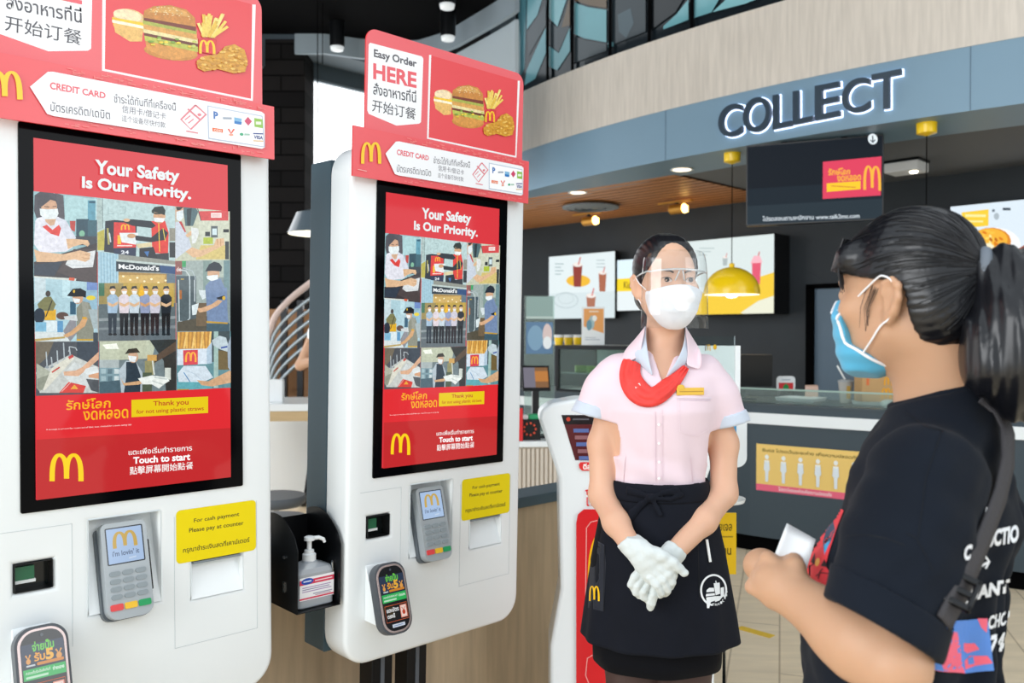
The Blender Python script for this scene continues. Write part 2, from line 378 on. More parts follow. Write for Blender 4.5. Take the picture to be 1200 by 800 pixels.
# ------------------------------------------------------------------ upper glass balustrade, reflections in its panes painted as teal chevrons
b = MB(); N = 60
cv = Canvas(fn=on_arc_g if 'on_arc_g' in globals() else (lambda x, y: on_arc(600+x/4, y/4, AR-.25)))
cv.rect(-120, -120, 2600, 520, '#1b2227')
TE, TE2, BR, GR = '#6fa5ad', '#86bac0', '#6a5742', '#3c4448'
for col, pts in [
 (GR, [(-100,-100),(60,-100),(60,400),(-100,400)]),
 ('#4e7d86', [(20,-40),(70,-40),(60,320),(20,400)]),
 (TE, [(75,-60),(160,-60),(120,70),(70,140)]), (GR, [(75,150),(160,20),(160,120),(80,260)]), (TE, [(160,130),(160,250),(110,370),(60,400),(70,330)]),
 (TE2, [(163,-40),(200,-20),(270,-40),(215,125),(163,70)]), (GR, [(163,90),(215,130),(272,40),(272,130),(220,245),(163,200)]), (TE, [(168,210),(222,250),(274,130),(274,240),(215,330),(168,310)]), (BR, [(235,130),(274,-20),(274,120)]),
 (BR, [(285,-40),(446,-40),(446,40),(360,25),(285,0)]), (TE, [(285,10),(360,35),(446,48),(446,200),(340,180),(285,155)]), (GR, [(285,165),(350,190),(446,208),(446,240),(285,300)]),
 ('#2a3338', [(455,-40),(630,-40),(630,150),(455,220)]), ('#41525a', [(500,70),(560,40),(575,110),(540,180),(505,150)]), (TE, [(455,195),(480,200),(480,218),(455,225)]),
 ('#16191c', [(648,-40),(830,-40),(770,60),(700,110),(648,150)]), (TE, [(715,125),(775,70),(832,0),(832,95),(715,140)]),
 (TE, [(850,-60),(1010,-60),(940,60),(850,90)]), (TE2, [(945,60),(1020,-10),(1160,-60),(1300,-60),(1100,20)]),
 (TE, [(1320,-200),(1600,-260),(1600,-60),(1320,0)]), (GR, [(1620,-300),(1900,-300),(1800,-100),(1620,-60)]), (TE, [(1920,-300),(2300,-340),(2300,-200),(1920,-90)])]:
    cv.poly(pts, col)
def arc_to3(x, y, z): return arc_pt(x, AR-.25+z, y)
bal = thing('window_1', None, None, (0, 0, 0)); tag(bal, kind='structure')
# split long pieces so that they follow the curve
_v, _f, _c = cv.v, cv.f, cv.c
cv.v, cv.f, cv.c = [], [], []
for f, c in zip(_f, _c):
    P = [_v[i] for i in f]; z = P[0][2]; lo = min(p[0] for p in P); hi = max(p[0] for p in P); n = max(1, int((hi-lo)/.25)+1)
    for i in range(n):
        cv.clip = [(lo+(hi-lo)*i/n, -5), (lo+(hi-lo)*(i+1)/n, -5), (lo+(hi-lo)*(i+1)/n, 20), (lo+(hi-lo)*i/n, 20)]
        t = cv._cl([(p[0], p[1]) for p in P])
        if len(t) >= 3:
            m0 = len(cv.v); cv.v += [(q[0], q[1], z*20) for q in t]; cv.f.append(tuple(range(m0, m0+len(t)))); cv.c.append(c)
cv.build('patterned_pane', col_mat('etched_glass', .12, spec=.7), bal, to3=arc_to3)
for px in (604, 640, 669, 713, 759, 809):
    v, z = on_arc(px, 20, AR-.2); p = arc_pt(v, AR-.22)
    MB().box(-.012, .012, -.012, .012, 3.45, 5.0).build('mullion', M['black'], bal).location = p
arc_band('top_rail', -4, 9, 4.86, 4.9, AR-.2, .06, M['steel'], parent=bal)

# ------------------------------------------------------------------ left side: bulkhead, dark ceiling, window, brick pier
path = [at(346, 41, 7.5), at(380, 42, 7.5), at(421, 44, 7.62), at(470, 47, 7.68), at(492, 46, 7.65), at(515, 40, 7.5), at(536, 30, 7.3), at(560, 17, 7.02), at(580, 5, 6.8), at(600, -9, 6.58), at(606, -14, 6.5)]
ZC = 3.96
b = MB(); b.grid([[(p.x, p.y, ZC+.02) for p in path], [(p.x, p.y, 3.79) for p in path]])
tag(b.build('trim_6', mat('bulkhead_grey', '#8d9ba5', .6), solid=.04), kind='structure')
b = MB(); q = [(p.x*1.03, p.y*1.03) for p in path[3:]]
b.grid([[(x, y, 3.80) for x, y in q], [(x*1.02, y*1.02, 2.7) for x, y in q]])
tag(b.build('trim_7', mat('bulkhead_light', '#aab6bd', .6), solid=.03), kind='structure')
b = MB(); pts = [(p.x, p.y) for p in path]; b.prism(pts+[(2.6, 4.0), (1.5, 2.6), (-5, 1.5), (-7, 7.4)], ZC, ZC+.1); tag(b.build('ceiling_atrium', M['black']), kind='structure')
# dark cover strip where the beam meets the window
VW = 7.0
rbox('ceiling_left', on_plane(356, 50, v=6.66)[0], 5.6, 6.66, VW+.2, 3.86, 3.95, mat('beam_grey', '#59656c', .6), kind='structure')
rbox('wall_left', -3.5, 5.75, VW, VW+.1, 3.72, 4.2, mat('beam_dark', '#3c474d', .6), kind='structure')
wn = thing('window_2', None, None, rm(2.6, VW+.05, 0), YAW); tag(wn, kind='structure')
MB().box(-2.2, 3.2, 0, .02, .1, 3.76).build('pane', mat('bright_daylight', '#fbfdff', emit=1.6), wn)
f_ = MB().box(-2.2, 3.2, -.04, .04, 0, .1).box(-2.2, 3.2, -.04, .04, 3.7, 3.78)
for x in (-2.2, -.3, 1.4, 3.12): f_.box(x, x+.05, -.04, .04, 0, 3.78)
f_.build('window_frame', mat('frame_grey', '#7d8990', .4, .3), wn)
# brick pier
brick = mat('dark_brick', '#2c2b2b', .9, spec=.08); nt = brick.node_tree; bs = nt.nodes['Principled BSDF']; br = nt.nodes.new('ShaderNodeTexBrick'); tc = nt.nodes.new('ShaderNodeTexCoord'); mp = nt.nodes.new('ShaderNodeMapping'); bp = nt.nodes.new('ShaderNodeBump')
mp.inputs['Rotation'].default_value = (math.pi/2, 0, 0); br.inputs['Scale'].default_value = 1; br.inputs['Brick Width'].default_value = .42; br.inputs['Row Height'].default_value = .14; br.inputs['Mortar Size'].default_value = .008; br.inputs['Bias'].default_value = -.2
br.inputs['Color1'].default_value = (.013, .012, .012, 1); br.inputs['Color2'].default_value = (.006, .006, .0065, 1); br.inputs['Mortar'].default_value = (.003, .003, .003, 1)
nt.links.new(tc.outputs['Object'], mp.inputs[0]); nt.links.new(mp.outputs[0], br.inputs[0]); nt.links.new(br.outputs[0], bs.inputs['Base Color']); nt.links.new(br.outputs['Fac'], bp.inputs['Height']); bp.invert = True; nt.links.new(bp.outputs[0], bs.inputs['Normal'])
a_ = at(357, 300, 7.62); c_ = at(150, 300, 7.3)
b = MB(); b.box(-2.2, 0, 0, .35, 0, ZC); o = b.build('wall_brick', brick); o.location = (a_.x, 7.62, 0); tag(o, kind='structure')

# ------------------------------------------------------------------ low partition behind the kiosks
VP_ = 2.20
b = MB(); b.m = Matrix.Rotation(YAW, 4, 'Z'); b.box(-.6, 2.72, VP_, VP_+.1, 0, .735); tag(b.build('wall_partition', M['oak']), kind='structure')
b = MB(); b.m = Matrix.Rotation(YAW, 4, 'Z'); b.box(-.62, 2.74, VP_-.02, VP_+.12, .735, .772); tag(b.build('trim_8', M['slate'], bevel=.003), kind='structure')
# ------------------------------------------------------------------ self-order kiosks
KF = {1: ((-.79, 1.8266, .0328), (.7557, -.0106, -.0021)), 2: ((-.1865, 2.353, .0131), (.7684, .0177, .0047))}
H0 = 1.375
def kmat(k): a = KF[k][1]; return _rot('z', a[0]) @ _rot('x', a[1]) @ _rot('y', a[2])
def onk(k, px, py, y=0):        # sight line meets the kiosk's face -> local x, z
    K = kmat(k); d = K.T @ ray(px, py); o = K.T @ (-np.array(KF[k][0])); t = (y-o[1])/d[1]; q = o+t*d
    return float(q[0]), float(q[2])+H0
def crop(k, x0, y0, s, y=0): return lambda x, y_: onk(k, x0+x*s, y0+y_*s, y)

# ---- the picture on the screen
cv = Canvas(eps=.00002)
A0 = (-.003-.199, H0-.002-.354, -.003+.199, H0-.002+.354)
cv.rect(*A0, '#d3323b')
screen_clip = [(A0[0], A0[1]), (A0[2], A0[1]), (A0[2], A0[3]), (A0[0], A0[3])]
Z = crop(1, 0, 130, .275); C1 = crop(1, 36, 220, .15); C2 = crop(1, 150, 220, .15); C3 = crop(1, 36, 340, .15); C4 = crop(1, 150, 340, .15); C5 = crop(1, 36, 450, .20833); Z3 = crop(1, 0, 340, .275)
P_ = crop(1, 0, 0, 1)
def cell(*pts): cv.fn = P_; cv.clip = None; cv.poly(pts, pts_col[0]); cv.setclip(pts)
def cellc(col, *pts): cv.fn = P_; cv.clip = None; cv.poly(pts, col); cv.setclip(pts)
SK, SK2, BLK, DK, WH = '#d9b48e', '#c79a70', '#1d2126', '#3a3f45', '#e6edef'
cv.tex = .32
# 1: cleaner at a table
cellc('#8fb5bb', (38.5,224.2),(113,231.8),(113,331.5),(38.5,325)); cv.fn = C1
cv.poly([(180,40),(250,60),(262,250),(200,230)], '#54535a'); cv.poly([(260,60),(520,90),(520,250),(260,260)], '#a9cdd0'); cv.rect(440,100,500,260,'#5d98ab'); cv.rect(450,105,500,122,'#27566b')
cv.rect(350,245,450,400,'#2b4a58'); cv.rect(440,255,520,440,'#39606c'); cv.ell(395,360,22,26,'#7fb89a'); cv.poly([(300,260),(345,260),(340,345),(305,330)], '#b8453f')
cv.rect(345,380,520,450,'#3d444b'); cv.poly([(20,580),(520,430),(520,760),(20,700)], '#3a3538'); cv.poly([(200,660),(330,480),(520,480),(520,770)], '#4a4141'); cv.poly([(20,600),(240,575),(180,690),(20,680)], '#2f3a48')
cv.poly([(30,260),(60,225),(200,225),(270,260),(340,400),(320,470),(270,500),(70,510),(20,440)], '#dcdde6'); cv.poly([(190,228),(270,255),(350,395),(290,420),(230,330)], '#cfd3de')
cv.poly([(85,305),(120,290),(165,330),(215,290),(232,320),(215,380),(150,360)], '#d7443f'); cv.poly([(105,240),(195,235),(180,290),(150,300),(110,265)], '#cfa98a')
cv.poly([(20,180),(25,60),(80,25),(150,28),(195,60),(200,140),(80,230),(40,240)], '#4a4a52'); cv.ell(138,150,62,70,'#cba183',rot=10); cv.poly([(40,60),(130,50),(200,110),(150,95),(80,150),(50,150)], '#45454d')
cv.poly([(65,165),(130,170),(205,165),(212,205),(190,245),(110,248),(70,215)], '#dfe9ea'); cv.line([(100,148),(140,152)],6,'#4a3c38'); cv.line([(165,150),(195,146)],6,'#4a3c38')
cv.poly([(270,400),(330,400),(440,410),(455,440),(440,460),(400,440),(330,460),(285,480)], SK); cv.poly([(265,600),(300,530),(500,490),(480,620),(320,630)], '#d5dadb'); cv.line([(270,600),(330,605),(480,610)],4,'#aab3b8')
cv.poly([(20,480),(70,500),(250,520),(380,490),(460,510),(455,560),(420,580),(340,560),(180,580),(40,580)], SK); cv.line([(400,520),(460,530)],4,'#b98c66'); cv.line([(390,545),(450,555)],4,'#b98c66')
cv.poly([(20,690),(350,710),(345,740),(20,725)], '#cfd6cf'); cv.poly([(295,700),(340,705),(330,735),(290,730)], '#d05a3a')
# 2: delivery rider with box
cellc('#b3cccc', (113,231.8),(204.2,242),(204.2,306),(113,295)); cv.fn = C1
cv.poly([(515,80),(555,82),(555,320),(515,335)], '#a7bcb9'); cv.line([(555,82),(556,318)],4,'#55666a'); cv.poly([(515,350),(570,325),(570,490),(515,490)], '#b8b04e')
cv.line([(520,150),(540,140),(555,170),(530,190),(548,210)],4,'#7d9799'); cv.line([(600,150),(600,205),(640,205)],5,'#86a0a2'); cv.line([(690,150),(735,150),(730,200),(690,205)],5,'#86a0a2')
cv.fn = Z
cv.poly([(445,470),(485,465),(580,475),(575,620),(440,600)], '#262d38'); cv.line([(455,500),(460,570)],8,'#a7a45c'); cv.line([(462,520),(468,560)],6,'#c7c9cc')
cv.poly([(482,475),(572,478),(576,582),(480,585)], '#d83a36'); cv.poly([(480,588),(577,584),(575,622),(485,620)], '#24304c'); cv.arches(512,508,548,484,'#f0b51f'); cv.rect(497,530,512,568,'#e8b72d'); cv.rect(495,572,560,577,'#f3d4cc'); cv.text('24',512,610,545,595,'#dfe5ea',bold=.03)
cv.poly([(505,520),(585,520),(575,570),(515,560)], '#dfe6e6')
cv.poly([(640,470),(700,470),(715,520),(712,610),(645,605)], '#d5382f'); cv.poly([(655,610),(715,605),(716,640),(660,640)], '#2a2f37')
cv.poly([(525,465),(560,462),(640,470),(660,490),(645,500),(560,490),(530,478)], '#232a33'); cv.poly([(570,530),(640,540),(690,500),(712,520),(700,550),(640,560),(575,552)], '#20262e'); cv.ell(536,466,14,7,SK); cv.ell(556,533,18,10,SK2)
cv.poly([(590,585),(650,580),(670,640),(590,632)], '#1c222b'); cv.poly([(610,600),(632,598),(625,622)], '#3a6ea8'); cv.poly([(575,568),(640,560),(645,578),(585,585)], '#d3c79d')
cv.ell(675,450,26,30,'#c79d78'); cv.poly([(650,455),(700,458),(690,475),(655,472)], '#e8eef0'); cv.poly([(640,428),(655,410),(690,406),(701,425),(698,445),(650,430)], '#1d2a26'); cv.poly([(645,425),(655,434),(690,440),(660,442),(641,434)], '#26332c'); cv.line([(672,480),(676,600)],3,'#f0d44a'); cv.line([(690,500),(700,555)],3,'#e9d35a')
cv.rect(718,500,745,555,'#8d8c7f'); cv.rect(718,560,745,625,'#2b3036')
# 3: customer at a kiosk
cellc('#bfc4ae', (204.2,242),(268,248),(268,305),(204.2,306)); cv.fn = C2
cv.poly([(420,150),(520,155),(540,190),(500,300),(440,300)], '#4f6a70'); cv.poly([(450,170),(490,160),(480,300),(455,300)], '#2c3a40'); cv.poly([(540,160),(780,175),(780,560),(560,560)], '#c9cfbb')
cv.poly([(545,185),(775,180),(775,258),(560,258)], '#cf4a4c'); cv.rect(640,198,722,235,'#efe4e0'); cv.line([(648,210),(715,210)],4,'#c95050'); cv.line([(648,222),(715,222)],4,'#c95050'); cv.line([(535,160),(562,260)],6,'#3c4448')
cv.poly([(580,390),(655,388),(655,440),(580,440)], '#a9bb3e'); cv.rect(640,300,692,390,'#5a6468'); cv.rect(650,320,685,370,'#cfe4e8'); cv.rect(594,345,632,380,'#2c3438'); cv.rect(735,325,780,350,'#1f2529'); cv.rect(750,420,780,560,'#30373a'); cv.poly([(560,450),(750,450),(750,560),(520,560)], '#cfbd76')
cv.poly([(362,180),(395,150),(425,155),(425,240),(370,260)], '#c6a184'); cv.poly([(365,150),(425,152),(400,175),(375,180)], '#2a2a2e'); cv.poly([(370,190),(422,175),(425,235),(395,265),(370,250)], '#dbe6ea')
cv.poly([(360,270),(400,265),(470,400),(490,470),(440,500),(362,560)], '#c4cdd8'); cv.poly([(388,265),(410,265),(445,345),(435,350)], '#b9403f')
cv.poly([(440,370),(480,340),(525,320),(540,345),(500,365),(455,390)], SK); cv.poly([(485,310),(540,320),(545,360),(520,430),(490,440)], '#d9dedc'); cv.poly([(440,500),(490,465),(560,490),(660,455),(680,400),(740,395),(745,445),(700,470),(560,540),(500,545)], SK); cv.line([(690,400),(690,450)],5,'#b8895f'); cv.line([(715,400),(715,455)],5,'#b8895f')
# 4: staff wiping the counter
cellc('#a9c9d2', (38.5,325),(113,331.5),(113.7,400),(40,400)); cv.fn = C3
cv.poly([(25,-120),(110,-90),(110,60),(25,100)], '#c3d5da'); cv.poly([(240,-80),(300,-80),(300,60),(240,60)], '#bcdbe2'); cv.poly([(430,-100),(520,-100),(520,60),(430,60)], '#6f8bc0'); cv.rect(400,0,520,200,'#8fb4c6')
cv.ell(462,60,36,18,'#e3cf3a'); cv.rect(100,150,190,235,'#d9a92a'); cv.poly([(45,110),(100,55),(150,50),(190,110),(170,160),(60,160)], '#7a7a52'); cv.line([(160,80),(110,210)],8,'#2e2c2a'); cv.ell(128,28,20,24,'#4b4440'); cv.ell(60,200,45,60,'#22303f')
cv.ell(240,200,48,30,'#5c463f'); cv.rect(300,90,345,190,'#2e5870'); cv.poly([(100,240),(205,240),(210,325),(115,325)], '#d3e2e6'); cv.rect(30,250,115,320,'#7bb3cf'); cv.rect(200,240,245,330,'#5c95bf')
cv.poly([(25,325),(300,330),(300,400),(25,400)], '#d0dada'); cv.poly([(25,380),(260,360),(260,375),(25,400)], '#b59d5e'); cv.poly([(300,230),(345,200),(350,340),(300,400),(245,320)], '#8a8a90')
cv.poly([(350,140),(395,85),(450,100),(480,180),(485,395),(350,395)], '#87897a'); cv.poly([(390,90),(440,95),(450,220),(400,215)], '#94968a'); cv.poly([(350,380),(480,380),(480,395),(350,395)], '#c39d33'); cv.poly([(250,205),(350,195),(360,240),(260,230)], '#c9cfd0')
cv.poly([(398,215),(438,220),(415,280),(320,350),(270,370),(245,350),(300,325),(370,265)], '#cda173'); cv.poly([(395,208),(430,210),(428,225),(396,225)], '#d3a027')
cv.ell(360,60,42,48,'#c59d7e'); cv.poly([(320,62),(378,70),(372,98),(335,100)], '#e0e8ea'); cv.poly([(275,45),(320,-10),(380,-15),(425,10),(422,60),(395,50),(330,52)], '#161c22'); cv.ell(330,10,8,12,'#d8b23a')
cv.rect(480,330,525,400,'#3c4650'); cv.poly([(440,150),(520,150),(520,300),(480,300)], '#a3b3b6')
# 5: team under the shop sign
cellc('#8b8f86', (113,295),(204.2,306),(204.5,397.5),(113.7,400)); cv.fn = Z
cv.poly([(413,590),(500,600),(500,840),(413,830)], '#a3c6d4'); 
for k in range(6): cv.line([(425+13*k, 600),(428+13*k, 800)], 4, '#86adbf')
cv.poly([(490,640),(742,664),(742,690),(490,684)], '#1d2d38'); cv.poly([(675,655),(742,662),(742,696),(678,690)], '#274a78'); cv.poly([(490,632),(742,655),(742,664),(490,641)], '#b9c8c4')
cv.poly([(500,686),(740,697),(742,800),(500,800)], '#a98747'); cv.poly([(500,700),(700,700),(690,740),(500,735)], '#c9a85f'); cv.rect(500,745,735,800,'#8d7136')
for k in range(7): cv.ell(520+30*k, 705+3*k+(k%2)*12, 5, 4, '#fbeec2')
cv.poly([(705,694),(742,697),(742,830),(705,830)], '#5d7180'); cv.rect(506,730,512,800,'#c2b280'); cv.rect(610,735,616,800,'#d6c48a')
cv.text("McDonald's",502,677,672,655,'#eef2f2',bold=.03,quad=[(500,673),(672,682),(672,660),(500,652)])
cv.fn = Z3
cv.rect(416,-30,742,60,'#9a8a55'); cv.poly([(416,60),(742,55),(742,140),(416,140)], '#5f6c70'); cv.rect(416,140,742,215,'#606a70'); cv.poly([(416,120),(742,110),(742,122),(416,132)], '#8d979a'); cv.poly([(416,160),(742,150),(742,162),(416,170)], '#7d878b'); cv.rect(520,-30,735,70,'#b99c43'); cv.rect(416,-30,440,25,'#43735a')
for x, sh, tr, sk in ((475,'#9fb9cf','#2a3540',SK), (524,'#d9cfd6','#15181d',SK), (567,'#c4d2db','#1b1d23',SK), (613,'#8f9ab8','#1d1a20',SK2), (655,'#c9c6d2','#251c22',SK), (702,'#1f262e','#14171c',SK)):
    cv.poly([(x-20,95),(x+18,95),(x+15,185),(x+3,187),(x-1,110),(x-6,187),(x-17,187)], tr); cv.poly([(x-24,30),(x-10,18),(x+12,18),(x+24,32),(x+22,70),(x+18,98),(x-20,98),(x-22,68)], sh); cv.poly([(x-22,50),(x,60),(x+22,48),(x+20,62),(x,72),(x-20,64)], sk)
    cv.ell(x,2,13,17,sk); cv.poly([(x-10,4),(x+11,4),(x+8,17),(x-6,17)], '#e5ecee'); cv.poly([(x-14,-2),(x-10,-16),(x+8,-18),(x+14,-4),(x,-8)], '#22262c'); cv.ell(x-10,188,9,5,'#14161a'); cv.ell(x+9,188,9,5,'#14161a')
cv.ell(597,12,13,13,'#e8b321'); cv.poly([(585,0),(597,-30),(610,0)], '#d9a827')
# 6: glass cleaner at the door
cellc('#7f8f90', (204.2,306),(268,305),(268,388),(204.5,389)); cv.fn = C2
cv.rect(362,560,410,680,'#8a5a55'); cv.text('de',366,655,404,620,'#e8c8c4',bold=.03); cv.rect(410,552,440,620,'#3c9e63'); cv.poly([(440,556),(640,560),(640,900),(440,900)], '#9aa9a5'); cv.rect(362,690,520,900,'#465862'); cv.rect(575,560,640,800,'#7d948f'); cv.rect(640,555,780,700,'#a9b7ac'); cv.rect(735,560,780,800,'#6c8a8e')
cv.line([(380,640),(440,650),(468,690),(468,900)],9,'#c5d0d2'); cv.line([(420,630),(490,650),(512,700),(514,900)],7,'#aebcc0'); cv.rect(400,710,425,755,'#b59d4c')
cv.fn = C4
cv.rect(372,-80,520,240,'#4b5a5f'); cv.rect(385,0,408,70,'#a5642e'); cv.line([(382,-80),(388,240),(440,248),(470,220),(470,-80)],9,'#b9c8cc'); cv.line([(508,-80),(508,90)],8,'#c0ccd0'); cv.poly([(372,250),(620,200),(780,260),(780,320),(372,320)], '#4f4a3c'); cv.rect(520,100,600,280,'#6d5c45'); cv.rect(600,260,780,330,'#3b5663')
cv.fn = C2
cv.poly([(590,770),(640,715),(710,710),(752,800),(770,1040),(610,1040)], '#7086a8'); cv.ell(655,670,48,52,'#c9a283'); cv.poly([(600,690),(690,680),(690,715),(640,730),(605,712)], '#dfe8ea'); cv.poly([(590,655),(620,600),(660,578),(700,590),(722,620),(715,655),(640,650)], '#232d38')
cv.fn = C4
cv.poly([(600,0),(760,-20),(765,260),(605,260)], '#7086a8'); cv.poly([(676,60),(740,40),(748,75),(690,72)], '#1c2128'); cv.ell(735,62,12,16,'#d8b02f'); cv.poly([(520,140),(560,140),(640,110),(690,75),(725,85),(690,120),(600,165),(545,175)], '#d0a782'); cv.poly([(485,120),(540,100),(535,130),(520,190),(490,195)], '#d7e4e6'); cv.poly([(540,0),(590,0),(595,60),(570,75),(545,30)], '#d3dfe2'); cv.poly([(600,240),(765,252),(765,264),(600,256)], '#b99433')
# 7: wiping trays
cellc('#4a4f55', (40,400),(113.7,400),(113.9,461),(40.5,464)); cv.fn = C3
cv.poly([(25,400),(170,400),(120,520),(30,600)], '#6d6555'); cv.rect(350,400,525,560,'#39434e'); cv.poly([(30,640),(300,500),(520,600),(520,800),(60,800)], '#bfc4c0'); cv.poly([(35,570),(150,640),(150,700),(60,790),(35,760)], '#a7ac9c'); cv.poly([(40,690),(150,650),(80,780),(40,770)], '#8a8f80')
for x, y, h in ((110,480,120), (195,470,130), (245,410,140), (290,440,70), (150,520,80)): cv.line([(x,y),(x+8,y+h)],9,'#aeb9be'); cv.ell(x+8,y+h,16,10,'#8f9aa0')
cv.line([(285,480),(295,440),(340,450),(350,470)],7,'#b9c3c8'); cv.poly([(150,610),(290,515),(330,530),(100,780),(85,775)], '#d2d2c4'); cv.line([(155,640),(215,600)],12,'#c1473c'); cv.line([(285,530),(320,510)],22,'#bb4540')
cv.poly([(235,660),(330,560),(520,640),(430,760),(300,720)], '#ccd3d2'); cv.poly([(285,715),(420,745),(400,800),(210,800)], '#cf4038'); cv.line([(230,790),(300,720)],4,'#e3c3bd'); cv.poly([(300,770),(330,735),(360,770)],'#e2a43a')
cv.poly([(530,470),(530,530),(400,640),(360,670),(250,665),(245,635),(340,625),(390,600)], '#d3a889'); cv.poly([(420,610),(500,590),(525,640),(440,660),(400,640)], '#d9e0e0'); cv.poly([(440,660),(525,640),(525,690),(440,680)], '#cc9b78'); cv.poly([(420,690),(525,700),(525,800),(460,780)], '#50555a')
# 8: kitchen hand washing
cellc('#6d7c80', (113.9,400),(204.5,397.5),(204.5,457),(113.9,461)); cv.fn = Z3
cv.poly([(418,218),(660,212),(640,290),(418,300)], '#b9c0a9'); cv.poly([(430,232),(490,226),(500,250),(445,250)], '#eef2e6'); cv.poly([(630,212),(745,208),(745,430),(700,430),(690,300)], '#30312f'); cv.poly([(640,290),(745,215),(745,255),(650,310)], '#574638'); cv.rect(418,296,500,330,'#a7b3b3'); cv.rect(418,330,520,440,'#7d9aa3')
for k in range(9): cv.rect(424+(k%3)*28, 335+(k//3)*30, 444+(k%3)*28, 355+(k//3)*30, ('#9fb9bf','#5c7680','#c5d3d4')[k%3])
cv.rect(610,300,650,360,'#8e8b62'); cv.line([(640,280),(650,360)],6,'#cfd6d0'); cv.rect(620,275,660,300,'#c99f5a'); cv.rect(695,330,720,380,'#c9d0c8'); cv.rect(590,350,640,440,'#4d5a48'); cv.poly([(418,390),(520,380),(520,440),(418,440)], '#48606b')
cv.poly([(500,340),(530,300),(570,302),(600,350),(598,440),(510,440)], '#aebcc4'); cv.poly([(530,305),(572,305),(592,365),(590,440),(520,440),(530,370)], '#2a3844'); cv.ell(560,283,22,26,'#c8a489'); cv.poly([(538,278),(575,282),(568,306),(545,302)], '#e3eaec'); cv.poly([(525,272),(540,250),(575,246),(590,265),(545,268)], '#39352f')
cv.poly([(505,370),(520,395),(590,385),(640,365),(635,385),(580,402),(520,405)], '#c9a077'); cv.poly([(580,375),(640,362),(700,370),(715,385),(690,400),(670,418),(640,400),(600,400)], '#e3e9e4'); cv.line([(650,370),(705,378)],6,'#bfc9c6'); cv.line([(640,385),(690,402)],6,'#c3ccc8')
# 9: fries
cellc('#5d8a92', (204.5,389),(268,388),(268,454.5),(204.5,457)); cv.fn = C4
cv.rect(620,320,780,560,'#39484c'); cv.rect(655,320,690,760,'#9dbab3'); cv.rect(690,470,780,620,'#6b5a34'); cv.poly([(370,320),(640,320),(610,460),(375,460)], '#b4823a')
for k in range(12): cv.line([(378+22*k, 455),(392+20*k+(k%3)*14-10, 320)], 15, ('#e2b45c','#d39c42','#eac474')[k%3])
cv.poly([(370,460),(600,455),(600,575),(370,585)], '#cfdbe6'); cv.poly([(600,455),(640,400),(640,570),(600,575)], '#a9bfd0'); cv.poly([(415,468),(530,464),(530,578),(418,585)], '#cf3e4a'); cv.arches(432,560,518,482,'#f1a93a')
cv.poly([(372,650),(420,590),(590,590),(650,680),(560,720),(470,720),(380,720)], '#cbd9e3'); cv.line([(420,640),(470,715)],7,'#4a7fae'); cv.line([(430,620),(500,650),(560,700)],4,'#a9bccb'); cv.rect(370,715,640,790,'#5fa5ae'); cv.poly([(520,700),(610,710),(790,620),(790,720),(640,750),(560,740)], '#cba27c'); cv.poly([(640,390),(700,355),(750,370),(770,440),(760,480),(700,460),(650,430)], '#b9c9cf'); cv.line([(710,450),(760,440)],14,'#40579b'); cv.poly([(760,430),(790,350),(790,640),(765,600)], '#9aa9b8'); cv.poly([(370,770),(460,770),(460,800),(370,800)], '#a98a3c')
cv.tex = 0
# red fields and words
cv.fn = lambda x, y: (x, y); cv.setclip(screen_clip)
cv.fn = P_; cv.poly([(30,463.9),(113.9,460.8),(204.5,457),(275,453.5),(275,600),(30,600)], '#d8232b'); cv.poly([(30,515.2),(275,500.5),(275,600),(30,600)], '#bb2125')
cv.fn = Z
cv.text('Your Safety', 0,0,0,0, '#dfe9ea', bold=.035, quad=[(398,288),(757,320),(757,253),(398,209)])
cv.text('Is Our Priority.', 0,0,0,0, '#dfe9ea', bold=.035, quad=[(342,345),(806,394),(806,331),(342,280)])
cv.fn = C5
cv.text('รักษ์โลก', 0,0,0,0, '#f3b21c', bold=.014, quad=[(190,144),(438,131),(440,72),(190,86)])
cv.text('งดหลอด', 0,0,0,0, '#f3b21c', bold=.014, quad=[(285,202),(538,188),(538,136),(285,151)])
cv.poly([(556,87),(986,68),(986,160),(556,184)], '#e0c40c')
cv.text('Thank you', 0,0,0,0, '#b8501c', bold=.02, quad=[(678,128),(876,122),(876,84),(678,94)]); cv.text('for not using plastic straws', 0,0,0,0, '#b8501c', bold=.015, quad=[(584,172),(962,152),(962,122),(584,142)])
cv.text('A message to protect the oceans and all their seas, created for a more caring city', 0,0,0,0, '#f3d6d2', bold=.01, res=1, quad=[(78,260),(556,232),(556,220),(78,250)])
cv.text('แตะเพื่อเริ่มทำรายการ', 0,0,0,0, '#f4f0ee', bold=.01, quad=[(540,396),(896,370),(896,336),(540,362)])
cv.text('Touch to start', 0,0,0,0, '#ffffff', bold=.03, quad=[(566,446),(886,424),(886,384),(566,408)])
cv.text('點擊屏幕開始點餐', 0,0,0,0, '#f4f0ee', bold=.008, quad=[(546,508),(902,474),(902,432),(546,462)])
cv.arches(100, 542, 284, 388, '#f4cd12', wt=.16)
SCREEN_ART = cv

